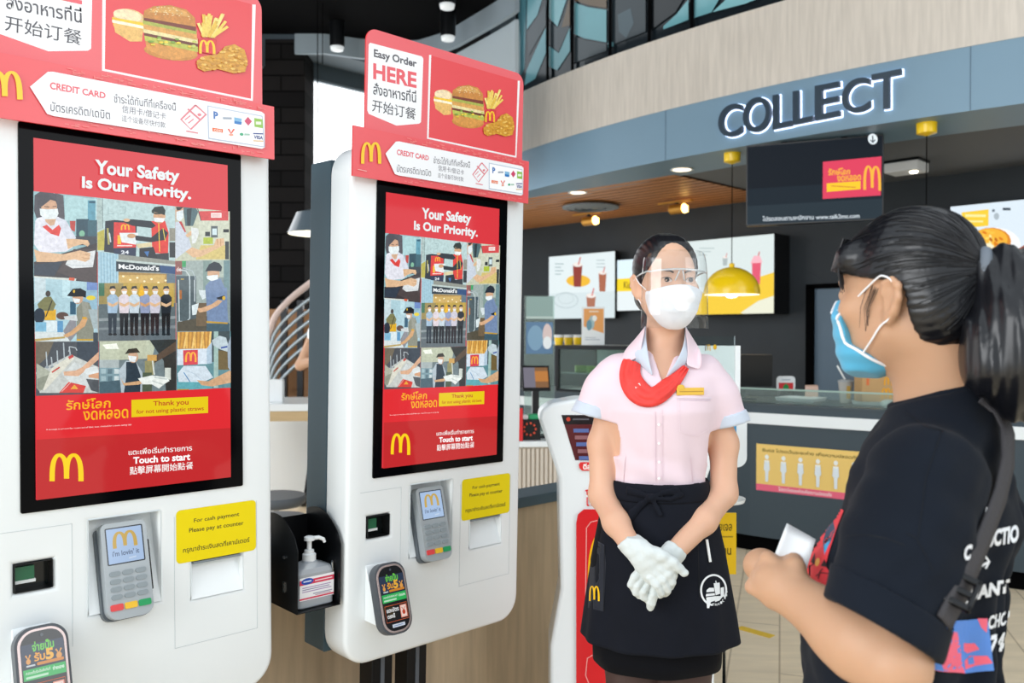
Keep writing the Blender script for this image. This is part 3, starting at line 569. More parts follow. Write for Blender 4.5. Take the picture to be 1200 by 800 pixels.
# ---- the header board and strip (taken from the right-hand kiosk, where all of it shows)
Q5 = crop(2, 300, 0, .275, -.03)
bd = Canvas(fn=Q5, eps=.00003); bd.z = .0026
BX0, BX1, BZ0, BZ1 = -.287, .2585, H0+.492, H0+.745
bd.poly([Q5(1,1)]*0 or [(734,232),(740,232),(1122,344),(1112,672),(728,592)], '#f4f4f6') if False else None
bd.fn = lambda x, y: (x, y); bd.poly(rrect(BX0, BZ0, BX1, BZ1, [.0, .0, .03, .03]), '#e8656c'); bd.fn = Q5
bd.poly([(742,235),(1120,345),(1106,665),(736,585)], '#e44a50')
bd.line([(742,234),(732,588),(1107,668),(1120,344)], 9, '#f3f3f5')
bd.poly([(486,182),(706,240),(713,250),(703,520),(695,527),(598,535),(480,485),(474,470),(480,190)], '#f6f7fa')
bd.text('Easy Order', 0,0,0,0, '#55525a', bold=.03, quad=[(502,252),(684,297),(685,255),(502,208)])
bd.text('HERE', 0,0,0,0, '#e8606a', bold=.035, quad=[(499,336),(684,376),(684,310),(499,268)])
bd.text('สั่งอาหารที่นี่', 0,0,0,0, '#4a4850', bold=.012, quad=[(499,402),(682,438),(682,386),(499,350)])
bd.text('开始订餐', 0,0,0,0, '#4a4850', bold=.004, quad=[(494,474),(680,512),(682,462),(496,422)])
bd.tex = .4
# meal picture: egg muffin, double burger, fries, fried chicken
rnd = random.Random(3)
bd.ell(800,410,40,28,'#e9c48a',rot=12); bd.ell(796,404,36,20,'#f2dcb4',rot=12); bd.poly([(757,412),(835,425),(836,452),(800,462),(760,442)], '#f5c52d'); bd.poly([(760,430),(834,448),(830,488),(800,490),(764,462)], '#e8b96a'); bd.poly([(757,420),(835,436),(835,446),(757,430)], '#fdf3d6')
bd.ell(902,520,68,26,'#c98636',rot=6); bd.poly([(838,480),(968,510),(970,528),(905,545),(842,515)], '#d99744'); bd.poly([(836,465),(972,495),(972,515),(838,485)], '#b9bf4e'); bd.poly([(836,455),(972,485),(972,497),(836,468)], '#6e3321'); bd.poly([(834,440),(972,470),(972,487),(834,458)], '#e8d9a0'); bd.poly([(834,420),(970,450),(970,474),(836,446)], '#d8a052'); bd.poly([(834,415),(970,440),(968,455),(834,430)], '#a9b04a'); bd.poly([(836,400),(968,428),(968,445),(836,418)], '#7a3622'); bd.poly([(835,408),(838,385),(862,368),(905,362),(945,374),(966,400),(968,430),(905,420)], '#c9863c'); bd.poly([(848,390),(870,372),(910,367),(945,382),(955,400),(900,388)], '#dba458')
for _ in range(36): a = rnd.random()*math.pi; r = rnd.random()**.5; bd.ell(903+54*r*math.cos(a), 400-32*r*math.sin(a)+.12*54*r*math.cos(a), 2, 1.5, '#f1dfae', n=6)
for _ in range(16): bd.ell(845+rnd.random()*120, 472+rnd.random()*26+0, 6, 4, rnd.choice(['#7fa03c','#c9d06a','#f1d23e']), n=7)
for _ in range(26):
    x = 965+rnd.random()*60; bd.line([(x*.5+500, 455+rnd.random()*10),(x+rnd.random()*26, 378+rnd.random()*50)], 8, rnd.choice(['#f0cf62','#e4bb48','#f6de86']))
bd.poly([(972,470),(1020,470),(1014,522),(975,515)], '#d8363a'); bd.arches(974, 520, 1014, 474, '#f3c81e')
bd.poly([(966,545),(985,528),(1020,520),(1040,492),(1065,483),(1090,500),(1098,540),(1090,575),(1060,582),(1020,570),(985,580),(968,570)], '#d69a2c')
for _ in range(120):
    x, y = 970+rnd.random()*125, 488+rnd.random()*92
    if (x-1060)**2/36**2+(y-535)**2/46**2 < .95 or (x-1000)**2/34**2+(y-553)**2/24**2 < .95: bd.ell(x, y, 4+3*rnd.random(), 4, rnd.choice(['#e8b347','#c98a22','#f0c562','#dba233']), n=6)
bd.tex = 0
# strip
Q6 = crop(2, 300, 130, .275, -.036)   # = zoom frames below use 300,0 -> keep one frame
Q5b = crop(2, 300, 0, .275, -.036)
st = Canvas(fn=Q5b, eps=.00003); st.z = .0026
SX0, SX1, SZ0, SZ1 = -.3245, .2810, H0+.374, H0+.4965
st.fn = lambda x, y: (x, y); st.rect(SX0, SZ0, SX1, SZ1, '#e95a60'); 
for k in range(90):
    x = -.17+rnd.random()*.42; zz = rnd.choice([SZ0+.004+rnd.random()*.012, SZ1-.016+rnd.random()*.012]); ww = .004+rnd.random()*.012
    st.rect(x, zz, x+ww, zz+.0016, '#f08583'); 
    if k % 3 == 0: st.rect(x, zz-.003, x+.0016, zz+.005, '#ee7b78')
st.fn = Q5b
st.poly([(548,655),(592,604),(606,603),(1128,708),(1136,716),(1134,828),(1126,834),(604,748),(588,742)], '#f4f5f9')
st.arches(446, 698, 528, 606, '#f4c820', wt=.17); st.line([(430,722),(468,730)],3,'#f1b5b0')
st.text('CREDIT CARD', 0,0,0,0, '#e25a66', bold=.03, quad=[(596,660),(732,685),(733,664),(597,636)])
st.text('บัตรเครดิต/เดบิต', 0,0,0,0, '#5b5964', bold=.004, quad=[(596,732),(742,752),(742,722),(597,700)])
st.text('ชำระได้ทันทีที่เครื่องนี้', 0,0,0,0, '#66636e', bold=.004, quad=[(753,696),(908,716),(908,688),(753,664)])
st.text('信用卡/借记卡', 0,0,0,0, '#7a7782', bold=.002, quad=[(772,728),(882,747),(883,725),(773,703)])
st.text('這个设备尽快付款', 0,0,0,0, '#7a7782', bold=.0, quad=[(771,757),(880,775),(880,755),(771,736)])
st.line([(958,694),(984,724),(944,776),(920,744),(958,694)], 5, '#e0808a', closed=False); st.line([(938,708),(968,742)],5,'#e0808a'); st.line([(930,745),(944,730)],3,'#e0808a'); st.line([(938,756),(952,741)],3,'#e0808a'); st.ell(967,726,5,5,'#e0808a'); st.line([(932,782),(962,788)],4,'#e0808a')
st.poly([(988,694),(1130,722),(1134,828),(988,806)], '#b9c3d6'); st.poly([(991,698),(1128,725),(1131,825),(991,802)], '#fdfdfe')
st.text('P', 0,0,0,0, '#3b6fb5', bold=.05, quad=[(1003,738),(1015,740),(1015,715),(1003,712)]); st.rect(1027,731,1050,738,'#9aa5b5'); st.poly([(1056,730),(1076,734),(1074,755),(1056,752)], '#7fb6dc'); st.poly([(1056,742),(1076,746),(1074,755),(1056,752)], '#2b79c0'); st.poly([(1092,727),(1102,742),(1092,757),(1082,742)], '#d0466b'); st.poly([(1108,730),(1130,734),(1130,764),(1108,760)], '#8fbf4d'); st.rect(1112,742,1126,752,'#e9f3dd')
st.poly([(999,768),(1026,772),(1026,784),(999,780)], '#e5652d'); st.text('COD', 0,0,0,0, '#fff3e8', bold=.02, quad=[(1003,779),(1023,782),(1023,775),(1003,772)]); st.line([(1040,770),(1047,785),(1055,770)],5,'#e4573e'); st.ell(1047,790,6,4,'#efa58f'); st.ell(1074,787,5,5,'#3fa77b'); st.rect(1081,784,1095,790,'#a0c5b3')
st.rect(1104,781,1130,785,'#2b3f8c'); st.text('VISA', 0,0,0,0, '#2b3f8c', bold=.03, quad=[(1105,800),(1129,803),(1130,791),(1106,788)]); st.rect(1104,806,1130,809,'#d9a441')

# ---- yellow cash notice
ye = Canvas(fn=lambda x, y: (x, y), eps=.00003); YX0, YX1, YZ0, YZ1 = .0745, .2612, H0-.5335, H0-.417
ye.poly(rrect(YX0, YZ0, YX1, YZ1, .01), '#efd80e'); QY = crop(1, 0, 560, .3); ye.fn = QY
ye.text('For cash payment', 0,0,0,0, '#3a3626', bold=.012, quad=[(757,178),(934,152),(934,132),(757,158)]); ye.text('Please pay at counter', 0,0,0,0, '#3a3626', bold=.012, quad=[(738,218),(951,187),(951,166),(738,196)]); ye.text('กรุณาชำระเงินสดที่เคาน์เตอร์', 0,0,0,0, '#3a3626', bold=.014, quad=[(714,298),(974,255),(974,228),(714,270)])

def kiosk(label):
    K = thing('order_kiosk', label, 'order kiosk')
    holes = [[(-.1015, H0-.604), (.0385, H0-.604), (.0385, H0-.4145), (-.1015, H0-.4145)], [(-.239, H0-.5337), (-.171, H0-.5337), (-.171, H0-.4785), (-.239, H0-.4785)], [(.111, H0-.616), (.2255, H0-.616), (.2255, H0-.536), (.111, H0-.536)]]
    body = fill_holes(rrect(-.3035, H0-.855, .3035, H0+.468, .072, 8), holes, .1, .012, 'kiosk_body', M['white'], K)
    body.location.y = .05
    MB().prism(rrect(-.295, H0-.84, .295, H0+.455, .06, 8), .0985, .106, 'y').build('back_cover', M['white'], K)
    MB().prism(rrect(-.2985, H0-.84, .2985, H0+.435, .004, 2), .106, .2, 'y').build('rear_housing', M['slate'], K, bevel=.003)
    # recess linings: deep at the top, running out to the front at the foot
    b = MB()
    for x0, x1, z0, z1, d in ((-.1045, .0415, H0-.606, H0-.4115, .055), (.108, .2285, H0-.618, H0-.533, .03)):
        b.add([(x0,-.0005,z0-.0),(x1,-.0005,z0-.0),(x1,d,z1),(x0,d,z1)], [(0,1,2,3)])
        b.add([(x0,.0,z0),(x0,d,z1),(x0,0,z1)], [(0,1,2)]); b.add([(x1,.0,z0),(x1,d,z1),(x1,0,z1)], [(0,1,2)])
        b.add([(x0,0,z1),(x1,0,z1),(x1,d,z1),(x0,d,z1)], [(0,1,2,3)])
    b.build('recess_lining', M['white'], K)
    MB().box(.113, .2235, .0, .012, H0-.5405, H0-.536).build('receipt_slot', M['grey'], K)
    # seams of the service doors
    def seam(pts): return MB().grid([[(x-.0006 if False else x, -.0004, z) for x, z in pts]]) 
    for grp in ((((.0705, H0-.43), (.0705, H0-.716)), ((.0705, H0-.716), (.263, H0-.716)), ((.263, H0-.716), (.263, H0-.42))), (((-.303+.04, H0-.4135), (-.136, H0-.4135)), ((-.136, H0-.4135), (-.136, H0-.66)))):
        sm = MB()
        for (xa, za), (xb, zb) in grp: sm.box(min(xa, xb)-.0005, max(xa, xb)+.0005, -.0006, .002, min(za, zb)-.0005, max(za, zb)+.0005)
        sm.build('door_seam', mat('seam_grey', '#c3ccd0', .5), K)
    # display
    bz = MB().prism(rrect(-.2285, H0-.3803, .2285, H0+.3803, .004, 3), -.004, .01, 'y').build('display_bezel', mat('bezel_black', '#06070a', .1, spec=.1), K, bevel=.001)
    SCREEN_ART.build('display_screen', M['screen'], K, to3=lambda x, y, z: (x, -.0042-z, y))
    # header board and strip
    hb = MB().prism(rrect(BX0, BZ0, BX1, BZ1, [.0, .0, .03, .03]), -.03, -.0255, 'y').build('header_board', M['red'], K)
    bd.build('header_print', M['gprint'], hb, to3=lambda x, y, z: (x, -.0275-z, y))
    for q in (-.18, .15): MB().box(q-.02, q+.02, -.0255, .05, H0+.40, BZ0+.05).build('header_bracket', M['grey'], hb)
    sp_ = MB().box(SX0, SX1, -.036, -.0305, SZ0, SZ1).build('header_strip', M['red'], K)
    st.build('strip_print', M['gprint'], sp_, to3=lambda x, y, z: (x, -.0335-z, y))
    for q in (-.16, .14): MB().box(q-.04, q+.04, -.0305, .001, SZ0+.02, SZ1-.02).build('strip_spacer', M['grey'], sp_)
    ye.build('cash_notice', M['print'], K, to3=lambda x, y, z: (x, -.0008-z, y))
    # barcode scanner window
    sw = MB().box(-.242, -.168, .03, .034, H0-.54, H0-.472).build('scanner_window', mat('scanner_black', '#0e1416', .15), K)
    MB().box(-.239, -.171, .0, .03, H0-.5337, H0-.5327).box(-.239, -.171, 0, .03, H0-.4795, H0-.4785).box(-.239, -.238, 0, .03, H0-.5337, H0-.4785).box(-.172, -.171, 0, .03, H0-.5337, H0-.4785).build('scanner_hood', M['blackp'], sw)
    MB().box(-.236, -.2, .018, .03, H0-.514, H0-.488).build('scanner_head', mat('scanner_green', '#2f6f4f', .3), sw); MB().box(-.236, -.198, .016, .03, H0-.520, H0-.514).build('scanner_lip', M['whitem'], sw)
    # card terminal leaning in its recess
    T = bpy.data.objects.new('card_terminal', None); COL.objects.link(T); T.parent = K; T.location = (-.0335, -.004, H0-.5235); T.rotation_euler = (math.radians(-15), math.radians(0), 0)
    grey = mat('terminal_grey', '#a9b0b4', .35, .2); dg = mat('terminal_dark', '#565d63', .4); key = mat('terminal_key', '#8d979c', .4)
    tb = MB().prism(rrect(-.046, -.098, .046, .098, [.022, .022, .012, .012]), -.012, .012, 'y').build('terminal_body', grey, T, bevel=.005, seg=3)
    tb['label'] = 'silver card terminal housing'
    MB().prism(rrect(-.05, -.1, .05, .09, [.02, .02, .01, .01]), .012, .034, 'y').build('terminal_back', dg, T, bevel=.004)
    ts = Canvas(eps=.00004, fn=lambda x, y: (x, y)); ts.rect(-.038, .012, .038, .088, '#2d3338', r=.003); ts.rect(-.0355, .0145, .0355, .0855, '#a9c3e6', r=.001); ts.arches(-.024, .045, .024, .078, '#c9a64a', wt=.16); ts.text("i'm lovin' it", -.027, .029, .027, .040, '#5a6a86', bold=.02); ts.line([(.005, .0215), (.02, .023)], .003, '#c6d8ee')
    ts.build('terminal_display', mat('t_', '#000000') if False else col_mat('terminal_lcd', .15, emit=.75), T, to3=lambda x, y, z: (x, -.0123-z, y))
    for r in range(4):
        for c in range(3):
            b = MB(); b.prism(rrect(-.011, -.005, .011, .005, .0048), -.0145, -.011, 'y'); o = b.build('terminal_key', key, T, bevel=.001); o.location = (-.026+.026*c, 0, -.006-.0155*r)
    for c, (nm, h) in enumerate((('cancel_key', '#e0484a'), ('correct_key', '#eebd2e'), ('enter_key', '#1f9a5b'))):
        b = MB(); b.prism(rrect(-.0125, -.0065, .0125, .0065, .003), -.0148, -.011, 'y'); o = b.build(nm, mat('key_'+h[1:], h, .35), T, bevel=.001); o.location = (-.028+.028*c, 0, -.073)
    MB().box(.043, .0515, -.006, .02, -.05, .055).build('card_slot', M['blackp'], T, bevel=.002)
    # contactless reader on its wedge
    Rr = bpy.data.objects.new('contactless_reader', None); COL.objects.link(Rr); Rr.parent = K; Rr.location = (-.206, -.060, H0-.678); Rr.rotation_euler = (math.radians(-17), 0, 0)
    MB().prism([(-.001, H0-.60), (-.001, H0-.742), (-.062, H0-.742)], -.246, -.176, 'x').build('reader_wedge', M['white'], K, bevel=.002)
    MB().prism(rrect(-.047, -.088, .047, .088, [.036, .036, .034, .034], 9), -.01, .016, 'y').build('reader_body', mat('reader_grey', '#4c5157', .35), Rr, bevel=.007, seg=3)
    MB().prism(rrect(-.0425, -.083, .0425, .083, [.033, .033, .031, .031], 9), -.0125, -.0095, 'y').build('reader_rim', mat('reader_rim', '#c5b3b0', .25, .5), Rr, bevel=.001)
    rd = Canvas(eps=.00004, fn=lambda x, y: (x, y)); rd.poly(rrect(-.038, -.0785, .038, .0785, [.029, .029, .027, .027], 9), '#15171b'); rd.rect(-.037, .01, .037, .057, '#2c3a52'); rd.rect(-.037, .0, .037, .02, '#1d2b3a')
    rd.text('จ่ายปั๊บ', -.018, .042, .02, .06, '#6ed24a', bold=.03); rd.text('รับ', -.016, .024, .003, .04, '#f2a72b', bold=.03); rd.text('5', .004, .022, .018, .043, '#f2b53b', bold=.05); rd.line([(-.03,.038),(-.026,.03),(-.022,.038)], .003, '#e3a04e'); rd.ell(-.026, .026, .004, .005, '#e3a04e'); rd.line([(.022,.038),(.027,.03),(.032,.038)], .003, '#e3a04e'); rd.ell(.027, .026, .005, .006, '#e3a04e'); rd.rect(-.012, .016, .035, .0215, '#d4862c', r=.002); rd.rect(-.030, .0165, -.015, .0195, '#c9d2d8')
    rd.rect(-.036, -.008, .037, .012, '#2fb45a'); rd.text('สะสมแต้มรับเงินคืนทันที', -.032, .003, .01, .009, '#e6f7ea', bold=.01); rd.text('จ่ายเลย', .014, .001, .034, .009, '#eafff0', bold=.02); rd.rect(-.032, -.005, .006, -.001, '#bfe8c9')
    rd.line([(-.033,-.016),(.034,-.016),(.034,-.055),(-.033,-.055),(-.033,-.016),(.034,-.016)], .0012, '#d9653c'); rd.text('แตะบัตร', -.029, -.032, .008, -.021, '#eef0f2', bold=.03); rd.text('ตรงนี้', -.029, -.046, -.006, -.035, '#eef0f2', bold=.03); rd.rect(.012, -.051, .032, -.02, '#e9907a'); rd.rect(.014, -.049, .030, -.022, '#f3d9cf'); rd.line([(.017,-.026),(.022,-.033),(.027,-.026)], .002, '#c0452c'); rd.ell(.022, -.038, .005, .006, '#c0452c'); rd.rect(-.018, -.070, .02, -.062, '#cfd8e6'); rd.text('PayWave', -.015, -.068, .017, -.0635, '#5675a8', bold=.01) if False else rd.rect(-.014, -.067, .014, -.065, '#7d93bb'); rd.ell(0, .070, .003, .003, '#4a525c')
    rd.build('reader_display', col_mat('reader_lcd', .08, emit=.7, spec=.6), Rr, to3=lambda x, y, z: (x, -.0127-z, y))
    # stand
    for x in (-.115, .005):
        o = MB().box(-.034, .034, .10, .16, .012, H0-.8).build('stand_leg', M['steel'], K, bevel=.002); o.location.x = x
        o = MB().box(-.006, .006, .098, .1005, .02, H0-.84).build('leg_groove', mat('groove_grey', '#5a626c', .4), o)
    MB().box(-.27, .27, -.05, .32, 0, .012).build('stand_base', M['steel'], K, bevel=.003)
    return K
def place_kiosk(K, k):
    m3 = kmat(k); c = np.array(KF[k][0])+[0, 0, CAM_Z]; loc = c-m3 @ np.array([0, 0, H0])
    a = KF[k][1]; m = Matrix([[*m3[0], loc[0]], [*m3[1], loc[1]], [*m3[2], loc[2]], [0,0,0,1]]); K.matrix_world = m
    for ch in K.children:
        if ch.name.startswith(('stand_base', 'stand_leg')): ch.location.z = -loc[2]+.002
k1 = kiosk('large white self-order kiosk cut off by the left picture edge, nearest to the camera'); k2 = copy_tree(k1)
k2['label'] = 'white self-order kiosk behind the first, with a hand gel holder at its side'
for k in (k1, k2): k['group'] = 'self-order kiosks'
place_kiosk(k1, 1); place_kiosk(k2, 2)
for ch in k1.children:
    if ch.name.startswith('header_board'): ch.location.x = .0105
    if ch.name.startswith('header_strip'): ch.location.x = .0145

# ---- hand gel holder on the side of the second kiosk
def k2w(x, y, z): return k2.matrix_world @ Vector((x, y, z))
g = thing('gel_holder', 'open black metal hand gel holder fixed to the left side of the far kiosk', 'dispenser holder'); g.matrix_world = k2.matrix_world @ Matrix.Translation((-.3755, .005, H0-.685))
side = [(0, 0), (.16, 0), (.16, .215)]+[(.16-.16*t+.0, .215+.018*math.sin(math.pi*t)-.05*t*t) for t in np.linspace(0.08, .9, 10)]+[(0, .15)]
for x, nm in ((-.0605, 'side_plate'), (.0585, 'side_plate')): MB().prism(side, x, x+.002, 'x').build(nm, M['steel'], g)
MB().box(-.0605, .0605, 0, .16, -.002, 0).build('floor_plate', M['steel'], g); MB().box(-.0605, .0605, .158, .16, 0, .2).build('back_plate', M['steel'], g)
MB().tube([(.0575, .03, .10), (.0545, .03, .10)], .004).tube([(.0575, .03, .06), (.0545, .03, .10)], .003).build('side_catch', M['chrome'], g)
MB().tube([(-.061, .06, .125), (-.064, .06, .125)], .004).box(-.0635, -.0605, .056, .064, .04, .065).build('side_latch', M['chrome'], g)
bt = thing('gel_bottle', 'translucent hand gel bottle with a white pump standing in the black holder', 'bottle'); bt.matrix_world = k2.matrix_world @ Matrix.Translation((-.372, .06, H0-.685))
def sect(z, a, c, r): return [(x, y, z) for x, y in rrect(-a, -c, a, c, r, 5)]
S = [sect(.001, .048, .034, .012), sect(.004, .051, .037, .012), sect(.085, .051, .037, .012), sect(.096, .046, .033, .014), sect(.105, .02, .018, .012), sect(.11, .016, .016, .0159)]
b = MB(); n = len(S[0])
for i in range(len(S)-1):
    for j in range(n): b.add([S[i][j], S[i][(j+1) % n], S[i+1][(j+1) % n], S[i+1][j]], [(0,1,2,3)])
b.add(S[0], [tuple(range(n))[::-1]]); b.add(S[-1], [tuple(range(n))]); b.build('bottle_body', mat('cloudy_plastic', '#c3c9d0', .18, trans=.35, noise=.03), bt, angle=.6)
lb = Canvas(eps=.00004, fn=lambda x, y: (x, y)); lb.rect(-.047, .022, .049, .078, '#f2f1f4'); lb.rect(-.047, .060, .049, .072, '#d8405a'); lb.rect(-.047, .024, .049, .028, '#d8405a'); lb.ell(-.026, .068, .017, .008, '#2b51b0'); lb.text('Softa', -.038, .064, -.014, .072, '#e8eefc', bold=.02) if False else lb.line([(-.037, .068), (-.015, .068)], .003, '#dfe6fa')
for k, (x0, x1, z) in enumerate(((-.005, .044, .066), (-.04, .04, .053), (-.04, .036, .048), (-.04, .042, .043), (-.01, .044, .035), (-.004, .04, .031))): lb.rect(x0, z-.0012, x1, z+.0012, ('#f6dfe4', '#b49cc2', '#9b97b4', '#b49cc2', '#9a9aae', '#c6a3b0')[k])
lb.build('bottle_label', M['print'], bt, to3=lambda x, y, z: (x, -.0373-z, y))
MB().lathe([(.017, .106), (.017, .124), (.012, .127), (.012, .134), (.006, .135), (.006, .156), (.013, .158), (.013, .166), (.009, .168)], n=20).tube([(.002, 0, .162), (.022, -.008, .163), (.033, -.012, .158), (.036, -.013, .150)], [.0055, .005, .0045, .004], n=8).build('bottle_pump', M['whitem'], bt, angle=.6)
# ------------------------------------------------------------------ menu boards on the back wall
def wallpt(u, px, py): _, v, z = on_plane(px, py, u=u); return (v, z)
def flat_board(name, label, cat, u, corners_px, art, thick=.06, m=None, frame=None, group=None):
    """a flat panel on a wall of constant u; art(canvas) draws in photo pixels"""
    P = [wallpt(u, *c) for c in corners_px]
    v0, v1 = min(p[0] for p in P), max(p[0] for p in P); z0, z1 = (P[0][1]+P[1][1])/2, (P[2][1]+P[3][1])/2   # corners: bl, br, tr, tl
    base = rm(u, (v0+v1)/2, 0)
    T = thing(name, label, cat, base, YAW, group)
    hw = (v1-v0)/2
    MB().box(0, thick, -hw, hw, z0, z1).build('panel_case', frame or M['blackp'], T, bevel=.004)
    h = homog([(corners_px[i][0], corners_px[i][1]) for i in range(4)], [(hw, z0), (-hw, z0), (-hw, z1), (hw, z1)])
    c = Canvas(fn=lambda x, y: h(x, y), eps=.0002); c.rect
    c.fn = lambda x, y: (x, y); e = .006; c.rect(-hw+e, z0+e, hw-e, z1-e, '#dfe8ea'); c.clip = [(-hw+e, z0+e), (hw-e, z0+e), (hw-e, z1-e), (-hw+e, z1-e)]
    c.fn = lambda x, y: h(x, y); art(c)
    c.build('panel_picture', m or M['bscreen'], T, to3=lambda x, y, z: (-.0012-z, x, y)); return T
def drink(c, x, y0, y1, w, col, lid='#e9e2dc'):
    c.poly([(x-w*.38, y1), (x+w*.38, y1), (x+w*.5, y0), (x-w*.5, y0)], col); c.ell(x, y0, w*.5, w*.25, lid); c.line([(x+1, y0), (x+w*.3, y0-w*.8)], w*.12, '#c94a4a')
def art1(c):
    c.tex = .1
    c.poly([(640,290),(725,285),(725,340),(640,345)], '#dbe6e8'); c.poly([(640,345),(725,340),(725,380),(640,380)], '#cfdcdf')
    c.ell(678,329,14,7,'#e9b63a'); drink(c, 677, 310, 336, 11, '#8e3f38'); drink(c, 706, 319, 341, 9, '#a8674e'); drink(c, 693, 346, 362, 11, '#a8705a'); c.poly([(684,362),(702,360),(702,364),(684,366)], '#8a5140')
    c.line(ell(664,352,14,9,20)+[(678,352)], 1, '#b3c2c6'); c.line(ell(664,350,9,6,20)+[(673,350)], .8, '#bccacd')
    for k in range(4): c.rect(651,309+4*k,661-k%2*3,310.2+4*k,'#9fb3b6')
    for k in range(3): c.rect(699,304+4*k,709,305+4*k,'#a9babd')
flat_board('menu_board', 'pale menu board with brown iced drinks, left on the back wall', 'menu board', 7.0, [(643.5,375),(721,372),(720.5,293),(643,301)], art1, group='menu boards')
def art1b(c):
    c.poly([(720,300),(760,296),(760,327),(720,329)], '#d9ecf6'); c.poly([(720,327.5),(760,324),(760,340),(720,342)], '#f2d229'); c.text('Kid', 731,338,739,330,'#6b5a1a',bold=.02)
flat_board('order_screen', 'small white screen with a yellow band, beside the brown drinks board', 'screen', 7.02, [(723,365),(757,363.5),(757,301),(723,305)], art1b)
def art2(c):
    c.tex = .1
    c.poly([(800,280),(910,268),(910,330),(800,340)], '#d5e0df'); c.poly([(812,370),(806,343),(840,345),(875,330),(910,318),(910,370)], '#ecc63f'); c.poly([(870,366),(890,352),(910,345),(910,368),(880,370)], '#e3e4cf')
    drink(c, 887, 304, 333, 11, '#dd5a73'); c.poly([(880,309),(894,308),(891,300),(884,300)], '#f0b4bf'); c.ell(850,345,5,3,'#d9476a'); c.ell(859,344.5,5,3.5,'#d9476a'); c.ell(867,345,4,3,'#cf3f60')
    for k in range(3): c.rect(820,291+4*k,838-4*k,292+4*k,'#a9b9ba')
    drink(c, 851, 302, 312, 6, '#a9b4b5')
flat_board('menu_board', 'menu board with a yellow foot behind the yellow pendant lamp', 'menu board', 6.85, [(808,370.5),(907.5,366.5),(907.5,272.5),(804,283)], art2, thick=.26, group='menu boards')
def art3(c):
    c.tex = .1
    c.poly([(1100,230),(1320,210),(1320,420),(1100,420)], '#d7e4ee'); c.poly([(1126,250),(1156,246),(1156,265),(1127,268)], '#f0c93c'); c.rect(1130,252,1153,255,'#f7e69c'); c.rect(1130,259,1150,261,'#f7e69c')
    c.rect(1160,246,1163,249,'#6d7a84'); c.rect(1172,244,1181,247,'#48525c'); c.ell(1165,254,3,4,'#a9b5bd')
    c.ell(1162,289,31,22,'#f2f4f6',rot=-4); c.ell(1158,284,24,17,'#d98a2b',rot=-4); c.ell(1156,282,22,14,'#eeb13c',rot=-4); rr = random.Random(5)
    for _ in range(30): a = rr.random()*6.28; r = rr.random()**.5; c.ell(1156+20*r*math.cos(a), 282+12*r*math.sin(a), 3, 1.6, rr.choice(['#f7cf5c','#d97d22','#f3bf48','#b8651c','#f4dd8c']), n=7, rot=rr.random()*180)
    c.ell(1156,290,7,5,'#f6e9c6'); c.poly([(1178,300),(1198,287),(1202,296),(1180,306)], '#9b4a2f'); c.poly([(1100,330),(1320,300),(1320,420),(1100,420)], '#e9eadb'); c.ell(1240,300,40,30,'#e2a54b'); c.ell(1236,296,30,20,'#b7642d')
flat_board('menu_board', 'menu board with a plate of yellow noodles above the customer\'s ponytail', 'menu board', 7.0, [(1113,345),(1290,345),(1290,222),(1113,243)], art3, group='menu boards')
# ------------------------------------------------------------------ hanging screen over the counter
a_, b_ = at(874.5,170,5.6), at(1036,148,5.27); zt = 2.585
yaw_tv = math.atan2(b_.y-a_.y, b_.x-a_.x); mid = (a_+b_)/2; hw = (b_-a_).xy.length/2; zb = at(873,265,5.6).z
tv = thing('hanging_screen', 'wide dark screen hung below the illuminated lettering, with a small red notice', 'screen', (mid.x, mid.y, zt), yaw_tv)
MB().box(-hw, hw, 0, .05, zb-zt, 0).build('screen_case', M['blackp'], tv, bevel=.003)
MB().box(-.2, -.16, .05, .12, -.3, .02).box(.16, .2, .05, .12, -.3, .02).box(-.2, .2, .06, .1, -.12, -.08).build('ceiling_mount', M['steel'], tv)
hh = homog([(873,265),(1035,248),(1036,148),(876,170)], [(-hw, zb-zt), (hw, zb-zt), (hw, 0), (-hw, 0)])
c = Canvas(fn=hh, eps=.0002); c.fn = lambda x, y: (x, y); c.rect(-hw+.008, zb-zt+.01, hw-.008, -.01, '#0d1620'); c.rect(-hw+.008, zb-zt+.01, hw-.008, zb-zt+.13, '#233039'); c.rect(-hw+.008, zb-zt+.13, hw-.008, zb-zt+.24, '#16222c'); c.fn = hh
c.poly([(965,184),(1033,174),(1032,219.5),(964,227.5)], '#d8405c'); c.text('รักษ์โลก', 0,0,0,0,'#efae3c',bold=.03,quad=[(971,199.5),(996,197),(997,189),(971,191)]); c.text('งดหลอด', 0,0,0,0,'#efae3c',bold=.03,quad=[(981,206.5),(1009,203),(1009,196.5),(981,199.5)])
c.poly([(969,209),(1008.5,204),(1008.5,213.5),(969,219)], '#f0c52c'); c.rect(974,211.2,1003,212.2,'#c97a30'); c.arches(1012, 214, 1032, 185, '#f2b33f', wt=.16)
c.text('โปรดสอบถามพนักงาน www.talk2mc.com', 0,0,0,0,'#c9d3da',bold=.02,quad=[(893,258),(1007,247.5),(1007,241.5),(893,252)])
c.ell(1023,154.5,5.6,6.2,'#dfe9ee'); c.line([(1023,150.5),(1023,158)],1.4,'#39454e'); c.line([(1020,155.5),(1023,158.5),(1026,155)],1.3,'#39454e')
c.build('screen_picture', M['bscreen'], tv, to3=lambda x, y, z: (x, -.0012-z, y))
